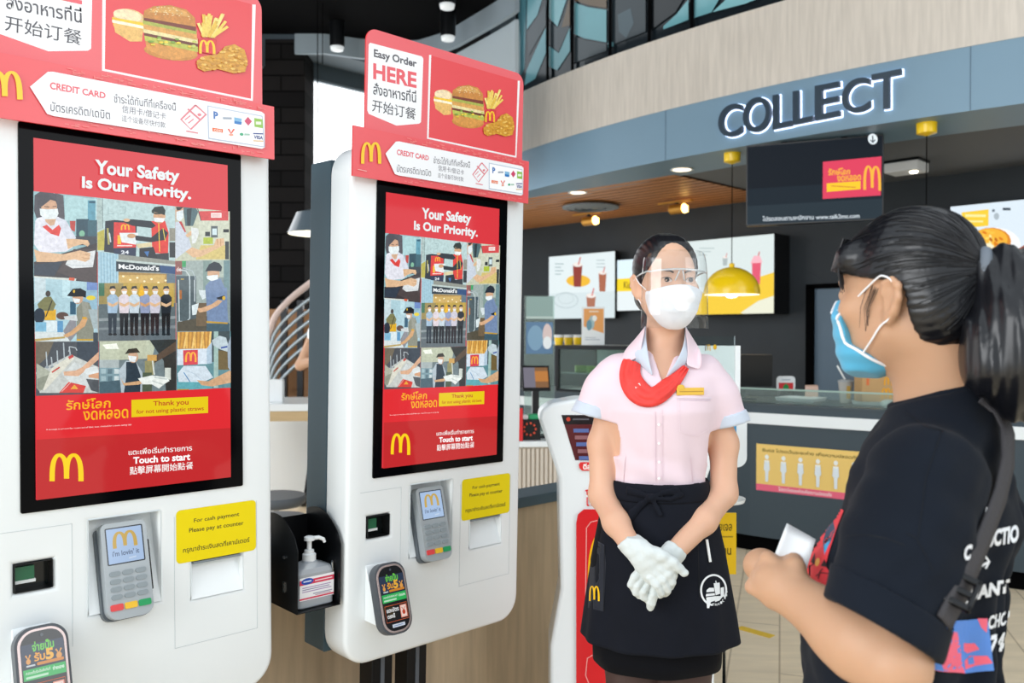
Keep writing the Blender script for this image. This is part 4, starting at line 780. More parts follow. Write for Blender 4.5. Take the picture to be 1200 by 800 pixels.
# ------------------------------------------------------------------ illuminated lettering
sg = thing('illuminated_sign', 'large dark letters spelling COLLECT with a white glow, on the blue fascia', 'sign', arc_pt(2.6, AR+.02, 2.78), YAW)
LM = mat('letter_face', '#2c3c4b', .4); LG = mat('letter_glow', '#d3e2ff', emit=2.2)
LQ = [('C',841,868,157.5,119.5),('O',870,901,151.5,111),('L',905,926,146.5,106.5),('L',928.5,951,141,102),('E',954.5,982,135.5,95),('C',986,1018,129,89),('T',1021,1054,124,81)]
for ch, x0, x1, yb, yt in LQ:
    v_, f_ = text_geo(ch, .0, 8); lo, hi = v_.min(0), v_.max(0)
    sl = -.2*(x1-x0)
    for nm, gm, off, gl in (('letter', LM, .042, 0), ('letter_light', LG, .010, .012)):
        v2, f2 = text_geo(ch, .010 if nm == 'letter' else .026, 8); vs = []; fs = []
        pts = []
        for q in v2:
            a, t = (q-lo)/(hi-lo); px = x0+(x1-x0)*a-3*(.5-t)*0; top = yt-sl*.5*0; 
            yb_ = yb+sl*(a-.5)+2; yt_ = yt+sl*(a-.5)+3; pts.append((px, yb_+(yt_-yb_)*t))
        n = len(pts)
        for dep in ((off, off-.045) if nm == 'letter' else (off, off-.008)):
            for px, py in pts:
                v, z = on_arc(px, py, AR+.05); p = arc_pt(v, AR+dep, z); vs.append(p)
        # rim from boundary edges
        cnt = {}
        for f in f2:
            for i in range(len(f)): e = (f[i], f[(i+1)%len(f)]); cnt[e] = 1
        rim = [e for e in cnt if (e[1], e[0]) not in cnt]
        fs = [tuple(f) for f in f2]+[tuple(n+i for i in f[::-1]) for f in f2]+[(b0, a0, a0+n, b0+n) for a0, b0 in rim]
        me = bpy.data.meshes.new(nm); me.from_pydata([Matrix.Translation(sg.location).inverted() @ Vector(p) for p in vs], [], fs)
        o = link(nm, me, gm, sg); o.matrix_parent_inverse = (Matrix.Rotation(-YAW, 4, 'Z')) if False else Matrix.Identity(4)
        me.transform(Matrix.Rotation(-YAW, 4, 'Z'))
# ------------------------------------------------------------------ lights under and behind the fascia
def pendant(px, Y, z, label):
    p = at(px, 330, Y)
    T = thing('pendant_lamp', label, 'lamp', (p.x, p.y, z), 0, 'yellow dome pendants')
    prof = [(.188*math.cos(math.radians(a)), .168*math.sin(math.radians(a))*1.05) for a in range(0, 86, 5)]
    inn = [(.182*math.cos(math.radians(a)), .162*math.sin(math.radians(a))*1.05) for a in range(85, -1, -5)]
    b = MB(); b.lathe([(.188, -.012)]+prof+[(.018, .178), (.018, .2), (.006, .205)], n=40); b.build('lamp_shade', M['yellow'], T, angle=.8)
    MB().lathe([(.03, .03), (.05, -.004), (.03, -.03), (.005, -.035)], n=20).build('lamp_bulb', M['lampw'], T, smooth=True)
    MB().lathe([(.184, -.0125), (.184, -.0135)], n=40).build('lamp_diffuser', mat('diffuser', '#fff6da', .4, emit=1.4), T)
    MB().tube([(0, 0, .2), (0, 0, 2.56-z)], .003, n=6).build('lamp_cord', M['black'], T)
    MB().lathe([(.008, 2.525-z), (.055, 2.54-z), (.057, 2.60-z), (.05, 2.601-z)], n=28).build('ceiling_canopy', M['yellow'], T, angle=.6)
    return T
pendant(857.5, 5.9, 1.645, 'yellow dome pendant lamp hanging beside the employee\'s face shield'); pendant(1085, 5.06, 1.645, 'second yellow pendant lamp, mostly hidden by the customer\'s head')
for k, (px, py, lab) in enumerate(((677, 225, 'recessed light in the curved soffit, the left one'), (799, 198, 'recessed light in the curved soffit, the right one near the pendant'))):
    d = Vector(ray(px, py)); p = d*(1.25/d.z); T = thing('recessed_light', lab, 'light', (p.x, p.y, CAM_Z+p.z), 0, 'recessed soffit lights')
    MB().lathe([(.085, -.002), (.085, -.008), (.07, -.008), (.068, -.002)], n=28).build('trim_ring', M['whitem'], T, smooth=False); MB().lathe([(.068, -.002), (.06, -.006)], n=24).build('diffuser', mat('soffit_lamp', '#ffe9c8', emit=3), T)  # discs added to glow where light patches lie on the soffit
p = at(692, 243, 8.2); T = thing('air_diffuser', 'round grey ceiling air vent in the slatted wood ceiling', 'vent', (p.x, p.y, 2.574))
for k, r in enumerate((.27, .2, .135, .07)): MB().lathe([(r, 0), (r, -.012), (r-.045, -.02), (r-.045, -.012)], n=36).build('vent_ring', M['grey'], T, angle=.6)
for px, py, Y, lab in ((690, 259, 8.6, 'warm track spotlight below the wood ceiling, the left one'), (793, 245, 7.85, 'warm track spotlight below the wood ceiling, the right one')):
    p = at(px, py, Y); T = thing('track_spotlight', lab, 'spotlight', (p.x, p.y, p.z), YAW+math.pi/2, 'track spotlights')
    MB().lathe([(.035, -.08), (.045, -.075), (.045, .06), (.03, .075)], n=20).build('spot_head', mat('brass_spot', '#c08a35', .35, .5), T, angle=.6).rotation_euler = (0, math.pi/2, .0)
    MB().lathe([(.043, -.085), (.043, -.081)], n=20).build('spot_lens', M['lamp'], T).rotation_euler = (0, math.pi/2, 0)
    MB().box(-.09, .05, -.047, -.044, -.03, .03).build('spot_window', M['lamp'], T)
    MB().box(-.012, .012, -.012, .012, .03, 2.575-p.z).build('spot_stem', M['blackp'], T); MB().box(-.17, .2, -.018, .018, 2.56-p.z, 2.575-p.z).build('track_piece', mat('brass_spot', '#c08a35', .35, .5), T)
    l = bpy.data.lights.new('spot_light', 'SPOT'); l.energy = 26; l.color = (1, .75, .4); l.spot_size = 1.2; l.spot_blend = .6; l.shadow_soft_size = .04; o = bpy.data.objects.new('spot_light', l); COL.objects.link(o); o.parent = T; o.rotation_euler = (math.radians(25), 0, 0) ; o.location = (.2, -.1, -.05)
p = at(1062, 197, 6.2); T = thing('ceiling_fixture', 'small white ceiling box with a light, right of the hanging screen', 'light fixture', (p.x, p.y, p.z), YAW+math.pi/2)
MB().box(-.12, .12, -.1, .1, -.035, .035).build('fixture_box', M['whitem'], T, bevel=.008); MB().lathe([(.03, -.037), (.024, -.045)], n=20, c=(-.06, .02, 0)).build('fixture_lens', M['lampw'], T); MB().box(-.125, .125, -.105, .105, .035, .05).box(-.02, .02, -.02, .02, .05, 2.6-p.z).build('fixture_mount', M['steel'], T)
for px, py, Y, z, lab in ((343, 58, 7.0, 3.9, 'black ceiling downlight under the left beam'), (395, 52, 7.2, 3.9, 'black ceiling downlight above the second kiosk, the left one'), (525, 40, 6.9, 3.9, 'black ceiling downlight above the second kiosk, near the curved bulkhead'), (524, 2, 6.3, 3.9, 'black ceiling downlight at the top picture edge')):
    if px == 343: continue
    p = at(px, py, Y); T = thing('ceiling_downlight', lab, 'downlight', (p.x, p.y, p.z), 0, 'cylinder downlights')
    MB().lathe([(.06, -.02), (.062, .0), (.062, 3.96-p.z)], n=24).build('lamp_housing', M['steel'], T, angle=.6); MB().lathe([(.058, -.022), (.05, -.05), (.03, -.055)], n=24).build('lamp_lens', mat('dim_lens', '#c9ced0', .2, emit=.5), T, smooth=True)
p = at(378, 20, 6.8); T = thing('cord_drop', 'thin black cord hanging above the bright window', 'cord', (p.x, p.y, 0)); 
MB().tube([(0, 0, 3.96), (0, 0, at(378, 75, 6.8).z)], .004, n=6).build('cord_line', M['black'], T)
# ------------------------------------------------------------------ service counter
CP = [(5.62,-1.2),(5.38,.3),(5.14,1.2),(4.93,2.08),(4.805,2.84),(4.755,3.5),(4.745,4.2),(4.76,4.9)]
CP = [rm(u, v) for u, v in CP]
def offs(d):
    out = []
    for i, p in enumerate(CP):
        t = (CP[min(i+1, len(CP)-1)]-CP[max(i-1, 0)]).normalized(); out.append(p+Vector((t.y, -t.x, 0))*d)
    return out
def strip(name, d0, d1, z0, z1, m, parent, bevel=0, i0=0, i1=None):
    A, B = offs(d0)[i0:i1], offs(d1)[i0:i1]; b = MB(); n = len(A)
    for i in range(n-1):
        q = [(A[i].x,A[i].y,z0),(A[i+1].x,A[i+1].y,z0),(B[i+1].x,B[i+1].y,z0),(B[i].x,B[i].y,z0),(A[i].x,A[i].y,z1),(A[i+1].x,A[i+1].y,z1),(B[i+1].x,B[i+1].y,z1),(B[i].x,B[i].y,z1)]
        fs = [(3,2,1,0),(4,5,6,7),(0,1,5,4),(2,3,7,6)]+([(3,0,4,7)] if i == 0 else [])+([(1,2,6,5)] if i == n-2 else []); b.add(q, fs)
    o = b.build(name, m, parent); bm = bmesh.new(); bm.from_mesh(o.data); bmesh.ops.remove_doubles(bm, verts=bm.verts, dist=1e-4); bmesh.ops.recalc_face_normals(bm, faces=bm.faces); bm.to_mesh(o.data); bm.free(); return o
ct = thing('service_counter', 'long dark grey service counter with a white band, behind the customer', 'counter')
_s = 1 if (offs(.5)[3]-CP[3]).dot(U) > 0 else -1
strip('counter_base', _s*.05, _s*.6, 0, .1, M['black'], ct); strip('counter_front', _s*.02, _s*.6, .1, .805, M['counter'], ct, i0=2); strip('counter_front', _s*.02, _s*.6, .1, .805, M['cream'], ct, i1=3)['label'] = 'beige counter front at the right'
strip('counter_band', 0, _s*.6, .805, .873, M['white'], ct); strip('counter_rim', _s*.015, _s*.62, .873, .92, M['counter'], ct)
strip('counter_worktop', _s*.01, _s*.64, .92, .93, mat('worktop', '#3d4950', .3), ct)
gg = thing('glass_guard', 'low glass guard with a pale green rail along the service counter', 'glass guard', (0, 0, 0)); strip('guard_pane', _s*.1, _s*.107, .931, 1.012, mat('guard_glass', '#dbeae4', .02, trans=.9, ior=1.2), gg, i0=1, i1=6); strip('guard_rail', _s*.095, _s*.112, 1.012, 1.022, M['green'], gg, i0=1, i1=6)
# poster on the counter front
A, B = offs(_s*.02)[3], offs(_s*.02)[4]; tdir = (B-A).normalized(); nrm = Vector((tdir.y, -tdir.x, 0)); nrm = nrm if nrm.dot(U) < 0 else -nrm
def cfront(px, py):
    d = Vector(ray(px, py)); t = (A-Vector((0,0,0))).dot(nrm)/d.dot(nrm); p = d*t; return ((p-A).dot(-tdir), p.z+CAM_Z)
po = Canvas(fn=cfront, eps=.0003); po.z = .003
Q8 = lambda x, y: cfront(880+x*.2, 430+y*.2); po.fn = Q8
x0, zb_ = Q8(32,718); x1 = Q8(660,718)[0]; zt_ = Q8(32,447)[1]; h_ = zt_-zb_
po.fn = lambda x, y: (x0+(x1-x0)*x, zb_+h_*y)
po.rect(0, 0, 1, 1, '#f2cd78'); po.rect(0, 0, 1, .14, '#ec6a84'); po.text('โปรดเว้นระยะห่างเพื่อความปลอดภัย', .22, .035, .72, .115, '#f8dfe0', bold=.02)
po.text('ยืนรอ โปรดเว้นระยะห่าง เพื่อความปลอดภัย', .06, .84, .96, .92, '#7d6a33', bold=.02)
for k in range(6):
    x = .105+.163*k; po.ell(x, .73, .02, .05, '#f3f4f0', n=14); po.poly([(x-.024,.66),(x+.024,.66),(x+.03,.46),(x+.016,.42),(x+.014,.2),(x-.014,.2),(x-.016,.42),(x-.03,.46)], '#e4ecf2'); po.rect(x-.022,.62,x+.022,.66,'#f3f4f0')
T = tag(po.build('distance_poster', M['print'], None, to3=lambda x, y, z: tuple(A+(-tdir)*x+nrm*z+Vector((0,0,y)))), 'yellow poster of white standing figures with a pink foot, on the counter front', 'poster')
# things on the counter
def cpt(px, py, z): d = Vector(ray(px, py)); return d*((z-CAM_Z)/d.z)+Vector((0,0,CAM_Z))
TOP = .93
p = at(868, 440, 5.75); T = thing('order_monitor', 'black till monitor seen from behind the employee\'s sleeve', 'monitor', (p.x, p.y, TOP), YAW+2.2)
MB().prism(rrect(-.2, .09, .2, .30, .01), -.012, .012, 'y').build('monitor_case', M['blackp'], T, bevel=.004).rotation_euler = (-.12, 0, 0); MB().box(-.03, .03, -.03, .02, .01, .2).build('monitor_neck', M['blackp'], T); MB().box(-.1, .1, -.08, .08, 0, .012).build('monitor_foot', M['blackp'], T, bevel=.003)
p = at(921, 458, 5.82); T = thing('counter_sign', 'small rounded white card with red and green, standing on the counter', 'sign', (p.x, p.y, TOP), .05)
c = Canvas(fn=lambda x, y: (x, y), eps=.0003); MB().prism(rrect(-.064, .05, .064, .15, .025), 0, .006, 'y').build('sign_plate', M['whitem'], T); c.rect(-.05, .055, .05, .105, '#d43b3f'); c.poly([(-.022,.056),(.022,.056),(.018,.085),(0,.1),(-.018,.085)], '#2e8d4a'); c.text('NEW', -.03, .117, .03, .135, '#8b949c', bold=.02) if False else c.line([(-.03,.125),(.03,.125)],.008,'#b9c1c8')
c.build('sign_print', M['print'], T, to3=lambda x, y, z: (x, -.0005-z, y)); MB().box(-.05, .05, -.02, .03, 0, .052).build('sign_foot', M['blackp'], T)
for px0, px1, py, lab in ((917, 960, 474, 'white food tray on the counter left of the drink cup'), (1003, 1050, 478, 'white food tray on the counter under the paper bag')):
    q = at((px0+px1)/2, py, 5.58 if px0 < 950 else 5.27); T = thing('food_tray', lab, 'tray', (q.x+(.0 if px0 < 950 else .03), q.y, TOP), -.75, 'trays on the counter'); hw = (px1-px0)/2/FPX*5.3*1.1
    S = [rrect(-hw, -.1, hw, .1, .02, 4), rrect(-hw-.01, -.11, hw+.01, .11, .025, 4)]; b = MB(); n = len(S[0]); L = [[(x, y, z) for x, y in s] for s, z in ((S[0], .002), (S[1], .024), (rrect(-hw-.005, -.105, hw+.005, .105, .022, 4), .024), (rrect(-hw+.005, -.095, hw-.005, .095, .018, 4), .006))]
    for i in range(3):
        for j in range(n): b.add([L[i][j], L[i][(j+1)%n], L[i+1][(j+1)%n], L[i+1][j]], [(0,1,2,3)])
    b.add(L[0], [tuple(range(n))[::-1]]); b.add(L[-1], [tuple(range(n))]); b.build('tray_shell', M['whitem'], T)
def bag_like(name, label, cat, px, Y, w, d, h, z, m, rz, art=None):
    q = at(px, 470, Y); T = thing(name, label, cat, (q.x, q.y, z), rz)
    b = MB(); b.add([(-w/2,-d/2,0),(w/2,-d/2,0),(w/2,d/2,0),(-w/2,d/2,0),(-w/2,-d/2,h*.9),(w/2,-d/2,h*.93),(w/2,d/2,h),(-w/2,d/2,h*.97),(-w/2-.0,0,h*.86),(w/2,0,h*.88)], [(3,2,1,0),(0,1,5,4),(2,3,7,6),(1,2,6,9,5),(3,0,4,8,7),(4,5,9,8),(8,9,6,7)])
    b.build('bag_body', m, T)
    for a1 in art or ():
        c = Canvas(fn=lambda x, y: (x*w-w/2, y*h), eps=.0004); a1(c); c.build('bag_print', M['print'], T, to3=lambda x, y, z: (x, -d/2-.001-z, y))
    return T
bagart = [lambda c: c.arches(.55, .1, .8, .42, '#f0a722'), lambda c: c.arches(.62, .5, .85, .75, '#f0a722'), lambda c: c.rect(.12,.5,.2,.72,'#dd7747'), lambda c: c.arches(.82, .12, .97, .4, '#f0a722')]
bag_like('paper_bag', 'brown paper takeaway bag with yellow marks on the counter', 'bag', 1026, 5.27, .215, .12, .20, TOP+.024, mat('kraft', '#c9a06c', .7, noise=.08), .0, bagart)
bag_like('snack_box', 'small pale red snack box on the counter behind the glass guard', 'box', 951, 5.66, .08, .06, .075, TOP+.024, mat('snack_pink', '#dcb9a8', .6), -.3)
q = at(991, 470, 5.42); T = thing('drink_cup', 'clear iced drink cup with a leaning straw on the counter', 'cup', (q.x, q.y, TOP)); MB().lathe([(.033, 0), (.045, .13), (.047, .133)], n=24).build('cup_body', mat('cup_milky', '#e8e3da', .2, trans=.3), T, angle=.6)
MB().lathe([(.048, .133), (.048, .142), (.03, .15)], n=24).build('cup_lid', mat('lid_clear', '#e9eef0', .15, trans=.5), T, angle=.6); MB().tube([(.0, .0, .14), (-.055, 0, .235)], .006, n=8).build('cup_straw', M['whitem'], T); c = Canvas(fn=lambda x, y: (x, y), eps=.0003); c.rect(-.012,.03,.012,.11,'#d9b05a'); c.build('cup_print', M['print'], T, to3=lambda x, y, z: (x, -.0455-z, y))
q = at(1036, 446, 5.1); T = tag(MB().lathe([(.02,0),(.035,.012),(.04,.03),(.025,.045),(.01,.05)], c=(0,0,0), n=18, sx=1.3).build('napkin_ball', M['whitem'], None, smooth=True), 'crumpled white napkin lying in front of the paper bag', 'napkin'); T.location = (q.x, q.y-.06, TOP)
# ------------------------------------------------------------------ pastry case and till corner, left part of the counter
pc = thing('pastry_case', 'glass food display case with a dark frame on the counter left of the employee', 'display case', rm(4.83, 4.49, TOP), YAW-math.pi/2)
L_, D_, Hc = .92, .45, .318
fr = MB()
for x in (0, L_): 
    for y in (0, D_): fr.box(x-.012, x+.012, y-.012, y+.012, 0, Hc)
for z in (0, Hc): fr.box(-.012, L_+.012, -.012, .012, z-.0, z+.015).box(-.012, L_+.012, D_-.012, D_+.012, z, z+.015)
fr.build('case_frame', M['steel'], pc); MB().box(-.02, L_+.02, -.02, D_+.02, Hc+.015, Hc+.03).build('case_top', M['steel'], pc, bevel=.003)
MB().box(.012, L_-.012, -.003, .003, .015, Hc).build('case_glass', mat('case_glass', '#d9ece6', .02, trans=.95, ior=1.1), pc); MB().box(0.012, L_-.012, .02, D_-.02, .135, .141).build('case_shelf', mat('shelf_glass', '#c9ded6', .1, trans=.6), pc); MB().box(.012, L_-.012, .02, D_-.02, .004, .012).build('case_floor', M['whitem'], pc); MB().box(.012, L_-.012, D_-.008, D_-.002, .015, Hc).build('case_back', mat('case_back', '#9eb3ae', .5), pc)
ZT = TOP+Hc+.03
rr = random.Random(11)
for k in range(7):
    hcol, nm, lab = rr.choice((('#d7a45a', 'pastry', 'golden bun on the glass shelf of the food case'), ('#7fa24a', 'salad_box', 'green salad box on the glass shelf of the food case')))
    w_ = pc.matrix_world if False else Matrix.Translation(pc.location) @ Matrix.Rotation(YAW-math.pi/2, 4, 'Z'); q = w_ @ Vector((.09+.115*k, .16, .141))
    if nm == 'pastry': o = MB().lathe([(.03,0),(.045,.012),(.045,.03),(.03,.05),(.008,.056)], n=20).build('pastry', mat('bun', '#d7a45a', .5, noise=.2), None, smooth=True)
    else: o = MB().box(-.045,.045,-.045,.045,0,.05).build('salad_box', mat('salad', '#86a94e', .4, noise=.4, nscale=40), None, bevel=.008)
    o.location = q; tag(o, lab, 'food', 'buns on the case shelf' if nm == 'pastry' else 'salad boxes on the case shelf')
for k, (px, py, Y) in enumerate(((655, 404, 6.62), (666, 398, 6.78), (677, 391.5, 6.98))):
    q = at(px, py, Y); T = thing('sauce_cup', ('nearest', 'middle', 'farthest')[k]+' of the three yellow cups with white lids on the food case', 'cup', (q.x, q.y, ZT), 0, 'yellow cups on the food case'); MB().lathe([(.03, 0), (.036, .055), (.036, .058)], n=24).build('cup_body', M['yellow'], T, angle=.6); MB().lathe([(.04, .058), (.04, .075), (.034, .079)], n=24).build('cup_lid', M['whitem'], T, angle=.6)
q = at(662, 385, 6.95); T = tag(MB().box(-.03,.03,-.05,.05,0,.03).build('blue_packet', mat('packet_blue', '#2f7fb8', .4), None, bevel=.01), 'blue packet lying behind the yellow cups on the food case', 'packet'); T.location = (q.x-.05, q.y+.04, ZT); T.rotation_euler = (0, 0, .5)
q = at(695, 407, 6.35); T = thing('table_card', 'white table card with an orange picture standing on the food case', 'sign', (q.x, q.y, ZT), .05); MB().box(-.085, .085, 0, .004, .002, .285).build('card_sheet', M['whitem'], T); MB().box(-.085, .085, 0, .06, 0, .004).build('card_foot', M['glassy'], T)
c = Canvas(fn=lambda x, y: (x, y), eps=.0003); c.poly([(-.07,.27),(.078,.27),(.078,.09),(-.07,.14)], '#eda765'); c.ell(-.01,.17,.02,.05,'#a9c3c6'); c.ell(-.03,.15,.02,.04,'#6f99a8'); c.ell(.01,.2,.018,.022,'#f2f2ee'); c.rect(-.03,.245,.04,.255,'#f7e3cf'); c.rect(-.06,.04,.05,.046,'#b5bcc4'); c.rect(-.06,.055,.02,.06,'#b5bcc4'); c.build('card_print', M['print'], T, to3=lambda x, y, z: (x, -.0006-z, y))
# low white-topped till unit with a ribbed front
q = at(617, 520, 5.0); T = thing('till_unit', 'low white-topped till unit with a ribbed beige front, right of the far kiosk', 'counter unit', (q.x, q.y, 0), .1)
MB().box(-.3, .36, 0, .5, .70, .735).build('unit_top', M['white'], T, bevel=.004); b = MB(); b.box(-.28, .34, .03, .48, 0, .70)
for k in range(24): b.box(-.28+.026*k, -.28+.026*k+.016, .015, .03, .02, .69)
b.build('unit_body', M['cream'], T)
ux, uy = q.x, q.y
def on_unit(name, label, cat, px, y, rz=.1): X = (px-600)/FPX*(uy+y); return thing(name, label, cat, (X, uy+y, .735), rz)
T = on_unit('till_tablet', 'tilted till tablet with a brown picture, right of the far kiosk', 'tablet', 628, .2); c = Canvas(fn=lambda x, y: (x, y), eps=.0004); MB().box(-.08, .09, -.006, .006, 0, .17).build('tablet_case', M['blackp'], T, bevel=.003); c.rect(-.07,.02,.08,.155,'#7d5a3d'); c.rect(-.07,.02,.0,.155,'#6f6c78'); c.rect(.0,.06,.08,.13,'#b0743c'); c.build('tablet_display', M['bscreen'], T, to3=lambda x, y, z: (x, -.0065-z, y))
for ch in T.children: ch.rotation_euler = (-.5, 0, 0); ch.location = (0, 0, .28)
MB().box(-.02, .02, 0, .04, 0, .3).build('tablet_stand', M['blackp'], T); MB().box(-.08, .08, -.05, .08, 0, .012).build('tablet_foot', M['blackp'], T)
T = on_unit('picture_panel', 'upright glass panel with a blue portrait picture, above the till tablet', 'panel', 633, .42); MB().box(-.1, .09, 0, .006, .0, .865).build('panel_glass', mat('panel_glass', '#d6e6e0', .03, trans=.85, ior=1.1), T); c = Canvas(fn=lambda x, y: (x, y), eps=.0004); c.rect(-.09,.5,.08,.7,'#5d7fa0'); c.ell(-.03,.6,.05,.08,'#7fa3bd'); c.ell(.045,.62,.03,.07,'#dfc9c4'); c.ell(.045,.57,.028,.04,'#eef2f3'); c.rect(-.09,.73,.08,.86,'#8fa8a2'); c.rect(-.09,.72,.08,.735,'#b9cac4'); c.build('panel_print', M['gprint'], T, to3=lambda x, y, z: (x, -.0006-z, y))  # the bluish print paints reflections in the glass
T = on_unit('charity_box', 'small black box with orange beads and a green lid, on the till unit', 'box', 621, .1); MB().box(-.05, .06, -.04, .04, 0, .12).build('box_body', M['blackp'], T, bevel=.004)
for k in range(9): a = k/9*6.28; MB().lathe([(.001,-.008),(.008,0),(.001,.008)], n=8).build('bead', mat('bead_orange', '#e8573a', .3), T, smooth=True).location = (-.005+.035*math.cos(a), -.044, .065+.035*math.sin(a))
MB().box(-.01, .05, -.03, .03, .12, .15).build('box_lid', mat('lid_green', '#2f9d68', .4), T, bevel=.005); MB().box(-.05, -.012, -.03, .03, .12, .145).build('box_cap', M['whitem'], T, bevel=.005)
T = tag(MB().box(-.03,.02,-.03,.03,0,.19).build('red_carton', M['red'], None, bevel=.004), 'narrow red carton at the edge of the far kiosk', 'carton'); T.location = ((609-600)/FPX*(uy+.04), uy+.04, .735)
# ------------------------------------------------------------------ left dining corner seen between the kiosks
p = at(372, 262, 6.3); T = thing('pendant_lamp', 'grey pendant lamp seen in the gap between the kiosks', 'lamp', (p.x, p.y, at(350, 274, 6.3).z)); MB().lathe([(.215, 0), (.2, .03), (.15, .15), (.08, .172), (.03, .18), (.03, .22), (.01, .23)], n=36).build('lamp_shade', mat('lamp_grey', '#5d6b75', .3, coat=.4), T, angle=.7); MB().lathe([(.207, .003), (.207, -.002)], n=36).build('lamp_diffuser', mat('diffuser', '#fff6da', .4, emit=1.4), T); MB().tube([(0,0,.22),(0,0,3.86-T.location.z)], .004, n=6).build('lamp_cord', M['black'], T)
ST = thing('curved_staircase', 'curved wooden staircase with a dark banded railing, in the gap between the kiosks', 'staircase', (0,0,0))
# steps rise to the left around a post
for k in range(9):
    x0 = -2.05+.05*k; b = MB(); b.box(-2.85, -1.5, 7.28+.035*k, 7.6, .175*k+.001, .175*(k+1)); b.build('stair_step', M['step'], ST)
def railpath(dz, n=24):
    out = []
    for i in range(n):
        t = i/(n-1); px = 318+(372-318)*t; yy = 384-58*t**.62+dz; out.append(at(px, yy, 7.22))
    return out
rp = railpath(0); ext = [rp[0]+Vector((-.22, .1, -.45)), rp[0]+Vector((-.06, .02, -.15))]
MB().tube(ext+rp, .028, n=10).build('hand_rail', M['rail'], ST, smooth=True)
for k in range(6): q = railpath(18+13*k); MB().tube([q[0]+Vector((-.25, .1, -.5)), q[0]+Vector((-.07,.02,-.15))]+q, .016, n=8)  .build('rail_bar', mat('rail_grey', '#9aa5ab', .3, .6), ST, smooth=True)
for px in (333, 352): pz = at(px, 352, 7.23); MB().box(pz.x-.025, pz.x+.025, 7.21, 7.26, 0, pz.z).build('rail_post', M['steel'], ST)
q = at(330, 500, 7.08); T = tag(MB().box(-.7, .5, 0, .06, 0, .70).build('low_partition', M['whitem'], None, bevel=.01), 'low white partition under the far dining table', 'partition'); T.location = (q.x, 7.19, 0)
q = at(350, 487, 6.0); T = thing('dining_table', 'pale wooden dining table with a white top in the gap between the kiosks', 'table', (q.x, q.y, 0), .1); TZ = at(340, 474, 5.9).z
MB().box(-.6, .6, -.05, .65, TZ-.05, TZ).build('table_top', M['white'], T, bevel=.004); MB().box(-.6, .6, -.03, .63, TZ-.12, TZ-.05).build('table_apron', mat('table_oak', '#c9ae83', .5, noise=.15, nscale=5, stretch=(1,8,8)), T)
for x in (-.52, .52):
    for y in (.05, .55): MB().box(x-.03, x+.03, y-.03, y+.03, 0, TZ-.12).build('leg', M['whitem'], T)
p = T.matrix_world if False else None
o = tag(MB().box(-.05,.05,-.03,.03,0,.16).build('menu_card', M['whitem'], None, bevel=.003), 'white upright card on the dining table between the kiosks', 'card'); qq = at(324, 470, 6.15); o.location = (qq.x, qq.y, TZ)
for px, Y, z, lab in ((322, 4.85, .45, 'round dark grey stool in the gap between the kiosks'), (322, 4.25, .45, 'second round stool, just above the hand gel holder')):
    q = at(px, 580, Y); T = thing('round_stool', lab, 'stool', (q.x, q.y, 0), 0, 'round stools'); MB().lathe([(.01, z-.06), (.15, z-.06), (.17, z-.045), (.175, z-.02), (.165, z-.003), (.1, z)], n=36).build('stool_seat', mat('stool_grey', '#565b60', .5), T, angle=.8); MB().lathe([(.025, .02), (.025, z-.06)], n=16).build('stool_post', M['chrome'], T, angle=.7); MB().lathe([(.17, 0), (.17, .008), (.03, .022)], n=32).build('stool_base', M['chrome'], T, angle=.7)
# yellow queue marks on the floor
for x0, y0, x1, y1, lab in ((866, 735, 905, 746, 'yellow tape mark on the floor beside the customer\'s hand'), (1170, 628, 1200, 634, 'yellow tape mark on the floor behind the customer\'s back')):
    a, b2 = cpt(x0, y0, 0), cpt(x1, y1, 0); d = (b2-a).normalized(); n_ = Vector((-d.y, d.x, 0))*.025
    o = MB().add([a-n_, b2-n_, b2+n_, a+n_, a-n_+Vector((0,0,.002)), b2-n_+Vector((0,0,.002)), b2+n_+Vector((0,0,.002)), a+n_+Vector((0,0,.002))], [(3,2,1,0),(4,5,6,7),(0,1,5,4),(1,2,6,5),(2,3,7,6),(3,0,4,7)]).build('floor_tape', mat('tape_yellow', '#e8bf3a', .5), None); tag(o, lab, 'tape', 'yellow floor tape')
# ------------------------------------------------------------------ info totem behind the employee
YT = 2.72
def tp(px, py): p = at(px, py, YT); return (p.x, p.z)
left = [(645,757),(657,690),(655,560),(631,490),(634,480),(648,472),(676,467)]
Lp = [tp(*q) for q in left]; cx = tp(742, 600)[0]
outline = [(Lp[0][0], 0.0)]+Lp+[(2*cx-x, z) for x, z in Lp[::-1]]+[(2*cx-Lp[0][0], 0.0)]
T = thing('info_totem', 'white and red promotion totem standing behind the employee', 'totem', (0, YT, 0))
MB().prism(outline, 0, .16, 'y').build('totem_body', M['white'], T, bevel=.012, seg=3)
c = Canvas(fn=tp, eps=.0002)
mir = lambda pts: pts
c.poly([(658,486),(826,486),(812,541),(674,539)], '#5a2226'); c.poly([(658,486),(826,486),(823,497),(661,497)], '#1b191c'); c.ell(666,491,2.5,2.5,'#c8432e'); c.rect(671,490,690,492,'#5b5a60')
for r in range(5):
    for k in range(4): c.rect(672+r*1.6+k*32, 502+r*8, 690+r*1.6+k*32, 506.5+r*8, ('#5d6fa8', '#93646a')[(r+k) % 2]); 
c.poly([(p[0], p[1]) for p in [(680,541),(712,541),(712,551),(682,551),(679,548),(678,544)]], '#e33a3a'); c.text('ดีล', 683,549.5,692,542.5,'#fff2ee',bold=.04); c.text('พิเศษ', 694,549.5,709,542.5,'#fff2ee',bold=.04)
c.text('โปร', 685.5,592.5,707,573,'#dd3a3c',bold=.005); c.text('โมชั่น', 710,592.5,750,571,'#dd3a3c',bold=.005)
c.poly([(675,612),(677,602),(684,596),(800,596),(808,603),(811,612),(813,990),(675,990)], '#d8262b')
